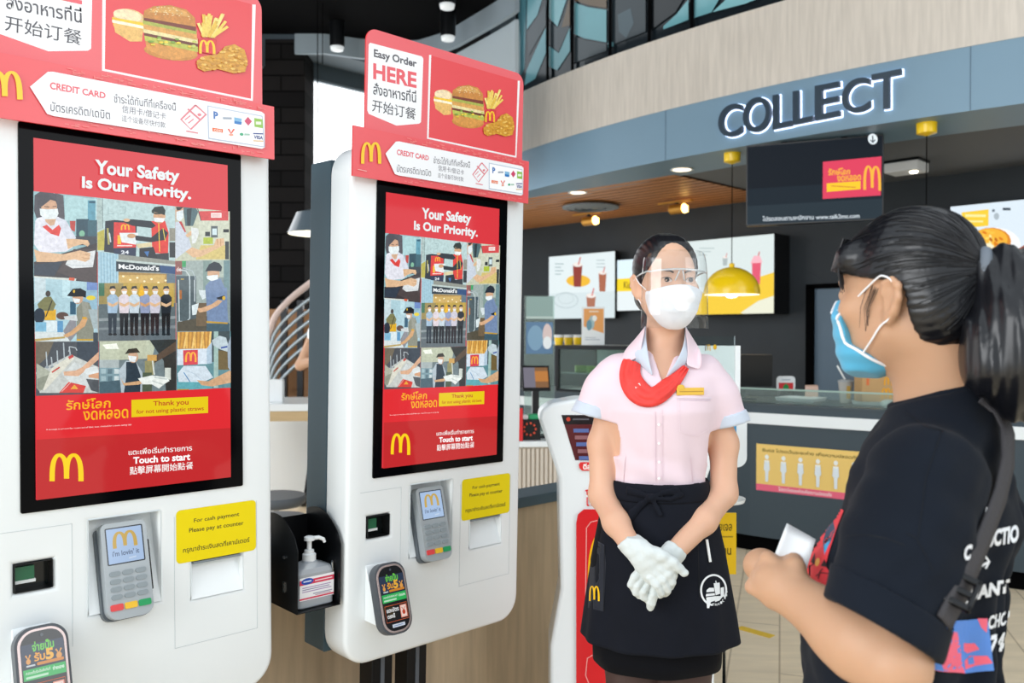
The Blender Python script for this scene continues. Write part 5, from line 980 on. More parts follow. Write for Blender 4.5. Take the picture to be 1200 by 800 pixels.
c.line([(700,609),(692,611),(687,618),(686,700),(688,716),(696,722)], 1, '#f0a9a4'); c.line([(696,722),(780,722)],1,'#f0a9a4'); c.line([(690,800),(686,790),(688,770),(700,763)],1,'#f0a9a4')
c.arches(690, 690, 770, 618, '#f4b91e', wt=.16); c.ell(702,745,8,14,'#f0c33a'); c.ell(716,778,8,12,'#c97b2c')
c.build('totem_print', M['gprint'], T, to3=lambda x, y, z: (x, -.001-z, y))
# ------------------------------------------------------------------ automatic gel stand with acrylic notice, right of the employee
YS = 3.05
p = at(851, 600, YS); T = thing('gel_stand', 'slim sanitiser stand with a yellow notice and white tray, half hidden by the employee', 'sanitiser stand', (p.x, p.y, 0))
def sx(px): return (px-600)/FPX*YS-p.x
def sz(py): return at(851, py, YS).z
MB().tube([(0, .02, .01), (0, .02, sz(470))], .006, n=10).tube([(-.12, .02, .01), (-.12, .02, sz(470))], .006, n=10).build('stand_pole', M['chrome'], T, smooth=True); MB().box(-.24, .12, -.1, .16, 0, .012).build('stand_foot', M['steel'], T, bevel=.004)
MB().prism(rrect(sx(790), sz(547), sx(875), sz(478), [.03,.035,.03,.03]), -.01, .012, 'y').build('dispenser_case', M['white'], T, bevel=.006); c = Canvas(fn=lambda x, y: (sx(x), sz(y)), eps=.0003); c.rect(800,538,862.5,484,'#2f93c8'); c.rect(858,530,861,522,'#d6eaf4'); c.rect(856,535,861,532,'#bfe0f0'); c.build('dispenser_print', M['gprint'], T, to3=lambda x, y, z: (x, -.0105-z, y))
b = MB(); b.lathe([(.055, -.006), (.075, 0), (.08, .012), (.07, .010), (.05, .003)], c=(sx(850), -.0, sz(587)), n=32, sx=.9); b.build('drip_tray', M['white'], T, angle=.6)
c = Canvas(fn=lambda x, y: (sx(x), sz(y)), eps=.0003); c.poly([(800,668),(864,673),(864,601),(800,606)], '#efc21f'); c.text('ล้างมือด้วยเจล', 812,622,859,610,'#6b5714',bold=.02); c.text('ก่อนเข้าร้าน', 815,650,858,638,'#6b5714',bold=.02); c.rect(810,628,860,629.5,'#a98a22')
nb = MB().box(sx(800), sx(864), .003, .008, sz(673), sz(601)).build('notice_plate', M['yellow'], T); c.build('notice_print', M['print'], nb, to3=lambda x, y, z: (x, .002-z, y))
ac = thing('acrylic_notice', 'clear acrylic notice frame with a white sheet at the employee\'s shoulder', 'notice', (p.x, p.y+.25, sz(478)), 0)
q0 = at(820, 394, YS+.25); q1 = at(861, 470, YS+.25); qz = sz(478)
MB().box(q0.x-.05-p.x, q1.x-p.x, 0, .003, 0, q0.z-qz).box(q0.x-.05-p.x, q1.x-p.x, .007, .010, 0, q0.z-qz).build('acrylic_frame', M['glassy'], ac); r0 = at(868, 405, YS+.25)
MB().box(q0.x-.05-p.x, r0.x-p.x, .0036, .0046, 0, r0.z-qz).build('notice_sheet', M['whitem'], ac); c = Canvas(fn=lambda x, y: (x, y), eps=.0002); g0 = at(829, 410, YS+.25); c.arches(g0.x-p.x-.008, g0.z-qz-.003, g0.x-p.x+.012, g0.z-qz+.022, '#e9b21f'); g0 = at(838, 409, YS+.25); c.ell(g0.x-p.x, g0.z-qz+.008, .007, .01, '#e9b21f'); c.build('notice_mark', M['print'], ac, to3=lambda x, y, z: (x, .0032-z, y))
MB().box(q0.x-.05-p.x, r0.x-p.x, -.03, .05, -.006, 0).build('frame_foot', M['whitem'], ac); MB().box(-.10, -.09, .005, .015, -qz, -.006).build('frame_post', M['chrome'], ac); MB().box(-.2, .0, -.08, .1, -qz, -qz+.01).build('frame_base', M['steel'], ac)
# ------------------------------------------------------------------ one continuous skin grown over limbs and volumes
class Sdf:
    def __init__(s, lo, hi, h):
        s.lo = np.array(lo, float); s.h = h; s.n = np.ceil((np.array(hi)-s.lo)/h).astype(int)+1
        s.f = np.full(s.n, .06, np.float32)
    def _blk(s, lo, hi, pad):
        a = np.maximum(0, np.floor((np.array(lo)-pad-s.lo)/s.h)).astype(int); b = np.minimum(s.n, np.ceil((np.array(hi)+pad-s.lo)/s.h).astype(int)+1)
        if (b <= a).any(): return None
        ax = [s.lo[i]+np.arange(a[i], b[i])*s.h for i in range(3)]
        return tuple(slice(a[i], b[i]) for i in range(3)), ax[0][:,None,None], ax[1][None,:,None], ax[2][None,None,:]
    def _put(s, sl, d, k, mode):
        o = s.f[sl]
        if mode == 'add':
            if k: hh = np.clip(.5+.5*(o-d)/k, 0, 1); r = o*(1-hh)+d*hh-k*hh*(1-hh)
            else: r = np.minimum(o, d)
        elif mode == 'sub':
            d = -d
            if k: hh = np.clip(.5-.5*(o-d)/k, 0, 1); r = o*(1-hh)+d*hh+k*hh*(1-hh)
            else: r = np.maximum(o, d)
        else: r = np.maximum(o, d)
        s.f[sl] = r
    def cone(s, a, b, ra, rb, k=.012, mode='add', flat=None):
        a, b = np.array(a, float), np.array(b, float); m = max(ra, rb); bl = s._blk(np.minimum(a, b)-m, np.maximum(a, b)+m, k+2*s.h+.012)
        if bl is None: return s
        sl, X, Y, Z = bl; d = b-a; L = max((d*d).sum(), 1e-12)
        t = np.clip(((X-a[0])*d[0]+(Y-a[1])*d[1]+(Z-a[2])*d[2])/L, 0, 1)
        q = [X-a[0]-t*d[0], Y-a[1]-t*d[1], Z-a[2]-t*d[2]]
        if flat:   # (axis, factor): squash across one direction
            ax, fac = flat; ax = np.array(ax, float); ax /= np.linalg.norm(ax); w_ = q[0]*ax[0]+q[1]*ax[1]+q[2]*ax[2]; q = [q[i]+ax[i]*w_*(fac-1) for i in range(3)]
        dd = np.sqrt(q[0]**2+q[1]**2+q[2]**2)-(ra+(rb-ra)*t); s._put(sl, dd, k, mode); return s
    def chain(s, pts, rs, k=.012, mode='add', flat=None):
        for i in range(len(pts)-1): s.cone(pts[i], pts[i+1], rs[i], rs[i+1], k, mode, flat)
        return s
    def ell(s, c, r, k=.012, mode='add', M=None):
        c, r = np.array(c, float), np.array(r, float); m = r.max(); bl = s._blk(c-m, c+m, k+2*s.h+.012)
        if bl is None: return s
        sl, X, Y, Z = bl; q = [X-c[0], Y-c[1], Z-c[2]]
        if M is not None: q = [q[0]*M[0,i]+q[1]*M[1,i]+q[2]*M[2,i] for i in range(3)]
        k1 = np.sqrt((q[0]/r[0])**2+(q[1]/r[1])**2+(q[2]/r[2])**2); k2 = np.sqrt((q[0]/r[0]**2)**2+(q[1]/r[1]**2)**2+(q[2]/r[2]**2)**2)+1e-9
        s._put(sl, k1*(k1-1)/k2, k, mode); return s
    def loft(s, rows, c, F=(0,-1), k=.02, mode='add', off=0, wob=None):
        """rows: (z, half width, half depth front, half depth back, shift forward, shift side)"""
        rows = sorted(rows); R = np.array([list(r)+[0]*(6-len(r)) for r in rows], float); F = np.array(F, float); F /= np.linalg.norm(F); L = np.array([-F[1], F[0]])
        m = max(R[:,1].max(), R[:,2].max(), R[:,3].max())+abs(R[:,4]).max()+abs(R[:,5]).max()+off
        bl = s._blk((c[0]-m, c[1]-m, R[0,0]), (c[0]+m, c[1]+m, R[-1,0]), k+2*s.h+.012)
        if bl is None: return s
        sl, X, Y, Z = bl; I = [np.interp(Z, R[:,0], R[:,j]) for j in range(1, 6)]
        sd = (X-c[0])*L[0]+(Y-c[1])*L[1]-I[4]; fd = (X-c[0])*F[0]+(Y-c[1])*F[1]-I[3]
        a = I[0]+off; b = np.where(fd > 0, I[1], I[2])+off
        if wob is not None: w_ = wob(np.arctan2(sd, fd), Z, fd); a = a+w_; b = b+w_
        k1 = np.sqrt((sd/a)**2+(fd/b)**2); k2 = np.sqrt((sd/a**2)**2+(fd/b**2)**2)+1e-9
        d = k1*(k1-1)/k2; d = np.maximum(d, np.maximum(Z-R[-1,0], R[0,0]-Z)); s._put(sl, d, k, mode); return s
    def plane(s, p, n):     # keep the side the normal points away from
        n = np.array(n, float); n /= np.linalg.norm(n); ax = [s.lo[i]+np.arange(s.n[i])*s.h for i in range(3)]
        d = (ax[0][:,None,None]-p[0])*n[0]+(ax[1][None,:,None]-p[1])*n[1]+(ax[2][None,None,:]-p[2])*n[2]
        s.f = np.maximum(s.f, d.astype(np.float32)); return s
    def apply(s, fn):
        ax = [s.lo[i]+np.arange(s.n[i])*s.h for i in range(3)]; s.f = fn(s.f, ax[0][:,None,None], ax[1][None,:,None], ax[2][None,None,:]).astype(np.float32); return s
    def mesh(s, name, m, parent=None, smooth=2):
        f = s.f; f[0], f[-1] = .05, .05; f[:,0], f[:,-1] = .05, .05; f[:,:,0], f[:,:,-1] = .05, .05
        n = np.array(f.shape)-1; ins = f < 0
        cs = [(i,j,k) for i in (0,1) for j in (0,1) for k in (0,1)]
        cnt = sum(ins[i:n[0]+i, j:n[1]+j, k:n[2]+k].astype(np.int8) for i,j,k in cs)
        cell = np.argwhere((cnt > 0) & (cnt < 8)); val = {c: f[cell[:,0]+c[0], cell[:,1]+c[1], cell[:,2]+c[2]] for c in cs}
        acc = np.zeros((len(cell), 3)); num = np.zeros(len(cell))
        for c in cs:
            for ax in range(3):
                if c[ax]: continue
                e = list(c); e[ax] = 1; e = tuple(e); va, vb = val[c], val[e]; mk = (va < 0) != (vb < 0)
                t = np.where(mk, va/np.where(mk, va-vb, 1), 0); p = np.zeros((len(cell), 3)); p += c; p[:,ax] += t
                acc += p*mk[:,None]; num += mk
        V_ = (cell+acc/num[:,None])*s.h+s.lo
        idx = np.full(n, -1, np.int64); idx[cell[:,0], cell[:,1], cell[:,2]] = np.arange(len(cell)); F_ = []
        for ax in range(3):
            u, v = (ax+1)%3, (ax+2)%3
            sh = [slice(None)]*3; sh[ax] = slice(0, -1); s2 = list(sh); s2[ax] = slice(1, None)
            ch = ins[tuple(sh)] != ins[tuple(s2)]; E = np.argwhere(ch); E = E[(E[:,u] > 0) & (E[:,v] > 0) & (E[:,u] < n[u]) & (E[:,v] < n[v])]
            q = []
            for du, dv in ((-1,-1),(0,-1),(0,0),(-1,0)): g = E.copy(); g[:,u] += du; g[:,v] += dv; q.append(idx[g[:,0], g[:,1], g[:,2]])
            Q = np.stack(q, 1); fl = ins[E[:,0], E[:,1], E[:,2]]; Q[~fl] = Q[~fl][:, ::-1]; F_.append(Q)
        F_ = np.concatenate(F_); F_ = F_[(F_ >= 0).all(1)]
        for _ in range(smooth):
            a = np.zeros_like(V_); w_ = np.zeros(len(V_))
            for i in range(4):
                j = (i+1) % 4; np.add.at(a, F_[:,i], V_[F_[:,j]]); np.add.at(w_, F_[:,i], 1); np.add.at(a, F_[:,j], V_[F_[:,i]]); np.add.at(w_, F_[:,j], 1)
            ok = w_ > 0; V_[ok] = V_[ok]*.5+.5*a[ok]/w_[ok][:,None]
        me = bpy.data.meshes.new(name); me.vertices.add(len(V_)); me.vertices.foreach_set('co', V_.astype(np.float32).ravel())
        me.loops.add(F_.size); me.loops.foreach_set('vertex_index', F_.astype(np.int32).ravel()); me.polygons.add(len(F_)); me.polygons.foreach_set('loop_start', np.arange(0, F_.size, 4, dtype=np.int32))
        me.update(calc_edges=True); me.validate(); me.shade_smooth(); o = link(name, me, m)
        if parent: reparent(o, parent)
        s.V, s.F = V_, F_; return o
def reparent(o, parent):   # world-space mesh under a thing that stands at its base
    o.data.transform(Matrix.Translation(-Vector(parent.location))); o.parent = parent
def bvh_of(V_, F_): return BVHTree.FromPolygons([tuple(p) for p in V_], [tuple(int(i) for i in q) for q in F_])
def bvh_obj(o):
    mw = o.matrix_world if not o.parent else Matrix.Translation(o.parent.location); return BVHTree.FromPolygons([mw @ v.co for v in o.data.vertices], [tuple(p.vertices) for p in o.data.polygons])
def sight(bvh, px, py, off=.001):
    d = Vector(ray(px, py)); o = Vector((0, 0, CAM_Z)); h = bvh.ray_cast(o, d.normalized())
    if h[0] is None: return None
    nrm = h[1] if h[1].dot(d) < 0 else -h[1]; return h[0]+nrm*off
def decal(cv, bvh, name, m, parent, off=.0012, cell=7):
    """a print or a sewn-on mark that follows the cloth it lies on"""
    vs = []; fs = []; cs = []
    for f, c in zip(cv.f, cv.c):
        P = [cv.v[i] for i in f]; lz = P[0][2]; x0, x1 = min(p[0] for p in P), max(p[0] for p in P); y0, y1 = min(p[1] for p in P), max(p[1] for p in P)
        nx, ny = max(1, math.ceil((x1-x0)/cell)), max(1, math.ceil((y1-y0)/cell))
        for i in range(nx):
            for j in range(ny):
                if nx*ny > 1:
                    xa, xb = x0+(x1-x0)*i/nx, x0+(x1-x0)*(i+1)/nx; ya, yb = y0+(y1-y0)*j/ny, y0+(y1-y0)*(j+1)/ny
                    cv.clip = [(xa,ya),(xb,ya),(xb,yb),(xa,yb)]; t = cv._cl([(p[0], p[1]) for p in P]); cv.clip = None
                else: t = [(p[0], p[1]) for p in P]
                if len(t) < 3: continue
                h = [sight(bvh, q[0], q[1], off+lz) for q in t]
                if any(q is None for q in h): continue
                if max((h[0]-q).length for q in h) > .05: continue
                n0 = len(vs); vs += h; fs.append(tuple(range(n0, n0+len(h)))); cs.append(c)
    me = bpy.data.meshes.new(name); me.from_pydata([tuple(v) for v in vs], [], fs); ca = me.color_attributes.new('Col', 'FLOAT_COLOR', 'CORNER')
    arr = np.ones((len(me.loops), 4), np.float32); k = 0
    for f, c in zip(fs, cs): arr[k:k+len(f), :len(c)] = c; k += len(f)
    ca.data.foreach_set('color', arr.ravel()); me.shade_smooth(); o = link(name, me, m)
    if parent: reparent(o, parent)
    return o
def head_volumes(S, O, yaw, sc=.93, pitch=0, ear_side=(-1, 1), k=.018):
    """skull, jaw, brow, nose, lips and ears; O is the point between the eyes' level and the head's axis; faces -y before turning"""
    Rm = _rot('z', yaw) @ _rot('x', pitch); T = lambda *p: np.array(O)+Rm @ (np.array(p, float)*sc); r = lambda *q: np.array(q)*sc
    S.ell(T(0,.012,.035), r(.073,.092,.083), k, M=Rm); S.ell(T(0,-.03,-.035), r(.057,.062,.076), .03, M=Rm)
    for sx_ in (-1, 1):
        S.cone(T(sx_*.049,.0,-.052), T(sx_*.012,-.062,-.096), .019*sc, .019*sc, .025); S.ell(T(sx_*.041,-.058,-.022), r(.022,.022,.02), .02, M=Rm)
    S.ell(T(0,-.066,-.096), r(.02,.02,.018), .02, M=Rm)
    S.cone(T(-.036,-.074,.022), T(.036,-.074,.022), .011*sc, .011*sc, .02)
    S.cone(T(0,-.083,.006), T(0,-.093,-.03), .006*sc, .010*sc, .01); S.ell(T(-.011,-.088,-.034), r(.009,.009,.007), .006, M=Rm); S.ell(T(.011,-.088,-.034), r(.009,.009,.007), .006, M=Rm)
    S.ell(T(0,-.086,-.058), r(.021,.009,.005), .006, M=Rm); S.ell(T(0,-.085,-.067), r(.018,.009,.006), .006, M=Rm)
    for sx_ in (-1, 1):
        S.ell(T(sx_*.031,-.096,.002), r(.016,.013,.010), .012, 'sub', M=Rm); S.ell(T(sx_*.031,-.077,.001), r(.0135,.0125,.0115), .004, M=Rm)
    for sx_ in ear_side:
        E = lambda a, b, o_=0: T(sx_*(.069+.008*o_+.10*max(0, a)*.3), .012+a, b-.012)
        S.cone(E(-.002, -.022), E(.004, .016), .006*sc, .008*sc, .008)
        S.chain([E(-.006,.010,.6), E(-.001,.026,.9), E(.012,.031,1.3), E(.022,.022,1.6), E(.022,.004,1.5), E(.013,-.014,1.1), E(.003,-.028,.6)], [.0045*sc]*3+[.005*sc]*2+[.0055*sc, .006*sc], .006)
        S.ell(T(sx_*.074,.022,-.012), r(.006,.013,.024), .006, M=Rm); S.ell(T(sx_*.0835,.016,-.014), r(.006,.0075,.012), .004, 'sub', M=Rm)
    return T, Rm
# ------------------------------------------------------------------ the employee in a pink blouse
SKIN = mat('skin', '#dcae92', .5, noise=.06, nscale=9, sss=.15); SKINW = mat('skin_warm', '#d9a988', .5, noise=.07, nscale=9, sss=.15)
HAIR = mat('black_hair', '#15151a', .34, spec=.6, noise=.3, nscale=60, stretch=(1, 1, .12))
YE = 2.05
def e(px, py, Y=YE): return np.array(at(px, py, Y))
EB = e(774, 600); EX, EY = float(EB[0]), YE+.03
EMP = thing('person', 'woman in a pink blouse, red scarf, black apron, face shield and white gloves, hands clasped', 'person', (EX, EY, 0))
OH = e(781, 331, 2.06); YAWE = math.radians(10)
def zrow(py): return float(e(774, py)[2])
TR = [(zrow(409), .042,.045,.045,-.012), (zrow(416), .088,.058,.058,-.008), (zrow(425), .128,.068,.07,-.004), (zrow(440), .146,.082,.085,0), (zrow(462), .144,.104,.092,.002), (zrow(480), .138,.112,.09,.002), (zrow(500), .13,.106,.085,0), (zrow(535), .116,.09,.082,0), (zrow(566), .108,.084,.08,0), (zrow(600), .136,.094,.1,0), (zrow(660), .158,.1,.118,0), (zrow(760), .15,.095,.11,0)]
ARM = {'a': [e(713,432,2.08), e(706,520,2.09), e(706,580,2.06), e(722,612,1.98), e(742,643,1.905)], 'b': [e(836,432,2.08), e(848,520,2.09), e(848,578,2.06), e(825,610,1.99), e(789,648,1.925)]}
AR_ = [.044, .0335, .0305, .0285, .0225]
S = Sdf((EX-.32, EY-.3, .0), (EX+.32, EY+.22, 1.64), .0046)
S.loft([(z, a-.006, f-.006, b-.006, *r) for z, a, f, b, *r in TR], (EX, EY), k=.01)
S.cone(e(780,372,2.075), e(778,425,2.09), .044, .05, .03)
T_, RE = head_volumes(S, OH, YAWE)
for k_ in 'ab': S.chain([ARM[k_][0]+np.array([.024 if k_ == 'a' else -.024, 0, -.012])]+ARM[k_][1:], [.036]+AR_[1:], .02); S.ell(ARM[k_][-1]+np.array([.02 if k_ == 'a' else -.02, -.004, -.035]), (.016,.008,.022), .012)
for sx_ in (-1, 1):
    hx_ = EX+sx_*.068; S.chain([(hx_, EY, zrow(680)), (hx_*.0+EX+sx_*.064, EY-.01, .47), (EX+sx_*.062, EY+.01, .30), (EX+sx_*.06, EY+.015, .085)], [.082, .052, .053, .034], .03); S.chain([(EX+sx_*.06, EY+.03, .05), (EX+sx_*.066, EY-.1, .035), (EX+sx_*.068, EY-.16, .03)], [.034,.034,.026], .02)
body = S.mesh('body', SKIN, EMP); EBV = bvh_of(S.V, S.F)
# tights and shoes
S = Sdf((EX-.2, EY-.26, .0), (EX+.2, EY+.16, .72), .006)
for sx_ in (-1, 1):
    S.chain([(EX+sx_*.068, EY, zrow(680)), (EX+sx_*.064, EY-.01, .47), (EX+sx_*.062, EY+.01, .30), (EX+sx_*.06, EY+.015, .085)], [.089, .0565, .0575, .038], .03)
S.mesh('tights', mat('tights', '#4a3633', .55, noise=.15, nscale=20), EMP)
for sx_ in (-1, 1):
    S = Sdf((EX+sx_*.065-.06, EY-.24, 0), (EX+sx_*.065+.06, EY+.1, .13), .005); S.chain([(EX+sx_*.06, EY+.035, .047), (EX+sx_*.066, EY-.1, .042), (EX+sx_*.068, EY-.165, .034)], [.042,.042,.034], .02); S.plane((0,0,.09), (0,0,1)); S.plane((0,0,.004), (0,0,-1)); S.mesh('shoe', M['blackp'], EMP)
# blouse
PINK = mat('pink_cotton', '#ead4dd', .8, noise=.03, nscale=6, sheen=.2); TRIM = mat('grey_blue_cotton', '#c6d0de', .8, sheen=.2)
def foldwob(a, z, fd): return .0022*np.sin(a*9+z*22)*np.clip((zrow(470)-z)/.12, 0, 1)+.002*np.sin(z*75+a*3)*np.clip((zrow(520)-z)/.06, 0, 1)
CUF = {'a': (e(693,487,2.085), np.array(e(690,500,2.085)-e(703,440,2.08))), 'b': (e(855,497,2.085), np.array(e(858,500,2.085)-e(845,440,2.08)))}
def sleeves(S, grow=0):
    for k_ in 'ab':
        c, d = CUF[k_]; d = d/np.linalg.norm(d); sh = ARM[k_][0]+np.array([.022 if k_ == 'a' else -.022, 0, -.004]); S.chain([sh, (sh+c)/2+np.array([.001 if k_ == 'a' else -.001, 0, .004]), c+d*.02], [.040+grow, .047+grow, .0515+grow], .03)
def cufftrim(S, hollow=True, k0=0):
    for k_ in 'ab':
        c, d = CUF[k_]; d = d/np.linalg.norm(d); sgn = -1 if k_ == 'a' else 1
        tilt = np.array([0, 0, -1.0])*.9+np.array([sgn*.22, 0, 0]); tilt /= np.linalg.norm(tilt)
        def fn(f, X, Y, Z, c=c, tilt=tilt, sgn=sgn):
            pl = (X-c[0])*tilt[0]+(Y-c[1])*tilt[1]+(Z-c[2])*tilt[2]; near = ((X-c[0])*sgn > -.062) & (np.abs(Z-c[2]) < .09) & (((X-c[0])**2+(Y-c[1])**2) < .09**2)
            return np.where(near, np.maximum(f, pl), f)
        S.apply(fn)
        if hollow: S.chain([c-d*.03, c+d*.05], [.034, .047], .0, 'sub')
S = Sdf((EX-.27, EY-.2, zrow(580)), (EX+.27, EY+.2, zrow(398)), .0042)
S.loft(TR, (EX, EY), k=.004, off=.004, wob=foldwob); sleeves(S)
def vneck(f, X, Y, Z):
    vx, vz = EX+(771.5-774)*YE/FPX, zrow(449); half = np.clip((Z-vz)/(zrow(386)-vz), 0, 2)*(23.5*YE/FPX); cxv = vx+np.clip((Z-vz)/(zrow(386)-vz), 0, 1.2)*(8*YE/FPX)
    d = np.maximum(np.abs(X-cxv)-half, Y-(EY+.01)); return np.maximum(f, -d*.8)
S.apply(vneck); S.cone(e(780,372,2.075), e(778,430,2.09), .05, .056, .006, 'sub'); cufftrim(S)
S.plane((0, 0, zrow(572)), (0, 0, -1)); bl_ = S.mesh('blouse', PINK, EMP); BBV = bvh_of(S.V, S.F)
S = Sdf((EX-.27, EY-.2, zrow(520)), (EX+.27, EY+.2, zrow(460)), .0042); sleeves(S, .0038); cufftrim(S)
def band(f, X, Y, Z):
    out = f
    for k_ in 'ab':
        c, d = CUF[k_]; sgn = -1 if k_ == 'a' else 1; tilt = np.array([sgn*.22, 0, -.9]); tilt /= np.linalg.norm(tilt); pl = (X-c[0])*tilt[0]+(Y-c[1])*tilt[1]+(Z-c[2])*tilt[2]
        out = np.where(((X-EX)*sgn > 0), np.maximum(out, -(pl+.030)), out)
    return np.where(np.abs(X-EX) < .09, .03, out)
S.apply(band); f0 = S.f.copy()
for sg in (-1, 1): S.f = f0.copy(); S.plane((EX, EY, 1), (-sg, 0, 0)); S.mesh('sleeve_cuff', TRIM, EMP)
# collar: two flaps folded over the neckline
def flap(pts_rows, name, m, thick=.0035):
    b = MB(); b.grid([[tuple(p) for p in r] for r in pts_rows]); o = b.build(name, m, None, smooth=True, solid=thick, sub=2); reparent(o, EMP); return o
def on_body(px, py, off, bv=None):
    q = sight(bv or BBV, px, py, off); return np.array(q) if q is not None else e(px, py, 1.99)
flap([[e(757,381,2.075), e(757,381,2.045), e(757,398,2.03)], [e(749,392,2.09), e(750,396,2.03), e(760,416,2.0)], [e(743,404,2.06), e(744,410,2.01), e(763,433,1.99)], [on_body(737,416,.004), on_body(740,420,.006), on_body(770,449,.006)]], 'collar_facing', TRIM)
flap([[e(756,383,2.1), e(756,382,2.05), e(756,386,2.03)], [e(744,398,2.09), e(744,402,2.03), e(752,404,2.008)], [on_body(730,414,.006), on_body(735,418,.008), on_body(752,420,.01)], [on_body(728,428,.004), on_body(733,428,.006), on_body(747,422,.01)]], 'collar', PINK)
flap([[e(803,381,2.075), e(803,381,2.045), e(803,398,2.03)], [e(808,392,2.09), e(808,396,2.03), e(797,416,2.0)], [e(813,404,2.06), e(812,410,2.01), e(786,434,1.99)], [on_body(815,416,.004), on_body(812,424,.006), on_body(773,449,.006)]], 'collar_facing', TRIM)
flap([[e(803,383,2.1), e(803,382,2.05), e(803,386,2.03)], [e(813,398,2.09), e(813,402,2.03), e(806,408,2.008)], [on_body(824,414,.006), on_body(820,420,.008), on_body(803,424,.01)], [on_body(820,435,.004), on_body(815,434,.006), on_body(801,431,.01)]], 'collar', PINK)
# scarf: a folded cloth band hanging in a loop below the collar
sp = [(741,425,11),(738,437,12),(740,448,13.5),(747,459,14.5),(756,465,13.5),(765,466.5,11.5),(774,462,10.5),(783,455,9.5),(791,446,7.5),(798,438,5.5),(803,431,4)]
rows = []; SPN = len(sp)
for i in range(SPN):
    x, y, w_ = sp[i]; xa, ya, _ = sp[max(i-1, 0)]; xb, yb, _ = sp[min(i+1, SPN-1)]; d = Vector((xb-xa, yb-ya)).normalized(); nx, ny = -d.y, d.x; r_ = []
    for u_ in np.linspace(-1, 1, 13): r_.append(on_body(x+nx*u_*w_, y+ny*u_*w_, .003+.007*math.sqrt(max(0, 1-u_*u_))*min(1, w_/10)+.0034*abs(math.sin(u_*4.2+i*.42))+.0016*math.sin(u_*9-i*1.3)))
    rows.append([tuple(p) for p in r_])
b = MB(); b.grid(rows); o = b.build('scarf', mat('scarf_red', '#ee423b', .6, noise=.22, nscale=45, bump=.35), None, smooth=True, solid=.003, sub=2); reparent(o, EMP)
b = MB(); b.prism([(-.006,-.012),(.004,-.012),(.007,.006),(0,.012),(-.008,.004)], -.003, .003, 'y'); SBV = bvh_obj(o)
c = Canvas(eps=.0002); c.arches(745, 455, 750.5, 449, '#f6d9d6', wt=.2); decal(c, SBV, 'scarf_mark', M['print'], EMP)
# placket, buttons, chest pocket and name badge
c = Canvas(eps=.0001); c.line([(768,482),(768.5,563)], .8, '#dcc3cf'); c.line([(776,480),(776.5,563)], .8, '#e2ccd6'); c.line([(793,465.5),(833,466.5)], 1.6, '#e3d3de'); c.line([(793,468),(832,469)], .7, '#cfc0d0'); c.line([(795,468),(796,505),(814,511),(830,503)], .7, '#eddbe3')
for y in (497, 519, 541, 560): c.ell(772, y, 1.7, 1.7, '#fdf7f9', n=10)
c.line([(733,535),(731,564)], .8, '#e6d2da'); c.line([(810,535),(812,564)], .8, '#e6d2da')
decal(c, BBV, 'blouse_stitching', M['print'], EMP, off=.0014)
q0, q1 = on_body(791,459,.006), on_body(824,460,.006); mq = (q0+q1)/2; ang = math.atan2(q1[1]-q0[1], q1[0]-q0[0])
nb = MB(); nb.m = Matrix.Translation(Vector(mq)) @ Matrix.Rotation(ang, 4, 'Z'); nb.box(-.034, .034, -.002, .0015, -.0085, .0085); nb.prism(ell(-.024, .010, .009, .006, 14), -.003, .0012, 'y'); o = nb.build('name_badge', mat('badge_gold', '#e9bd4d', .3, .3), None, bevel=.001); reparent(o, EMP)
nb = MB(); nb.m = Matrix.Translation(Vector(mq)) @ Matrix.Rotation(ang, 4, 'Z'); nb.box(-.028, .031, -.0026, -.0018, -.001, .0008); o = nb.build('badge_line', mat('badge_line', '#b48a35', .4), None); reparent(o, EMP)
# skirt
NAVY = mat('black_twill', '#141720', .8, spec=.15, noise=.15, nscale=20, sheen=.02, bump=.15); NAVY2 = mat('black_skirt', '#0d0e13', .8, spec=.12, sheen=.02)
def ringrow(py, a, f, n, a0, a1, wob=0, k=9, sh=0):
    z = zrow(py) if py < 1000 else py; return [(EX+sh+(a+wob*math.cos(k*t))*math.sin(t), EY-(f+wob*math.cos(k*t))*math.cos(t), z) for t in [a0+(a1-a0)*i/n for i in range(n+1)]]
b = MB(); b.grid([ringrow(py, a, f, 72, -math.pi, math.pi, w_, 7) for py, a, f, w_ in ((563,.112,.088,0),(600,.14,.108,0),(660,.163,.122,.001),(720,.160,.124,.002),(766,.156,.122,.003),(779,.155,.121,.003),(779,.148,.114,.003),(740,.148,.112,0))]); o = b.build('skirt', NAVY2, None, smooth=True); reparent(o, EMP)
# apron: wraps the front and sides
b = MB(); b.grid([ringrow(py, a, f, 90, -2.0, 2.0, w_, 11, sh) for py, a, f, w_, sh in ((564,.113,.093,0,0),(572,.118,.098,0,0),(600,.137,.119,.0006,0),(640,.154,.136,.0012,.002),(680,.168,.146,.002,.003),(720,.181,.150,.003,.005),(745,.188,.152,.0036,.006),(748,.189,.152,.0036,.006))]); o = b.build('apron', NAVY, None, smooth=True, solid=.003); reparent(o, EMP); ABV = bvh_obj(o)
b = MB(); b.grid([ringrow(py, a, f, 90, -math.pi, math.pi) for py, a, f in ((563,.116,.0965),(565,.119,.0995),(581,.127,.1085),(583,.126,.107))]); o = b.build('waistband', NAVY, None, smooth=True, solid=.003); reparent(o, EMP); WBV = bvh_obj(o)
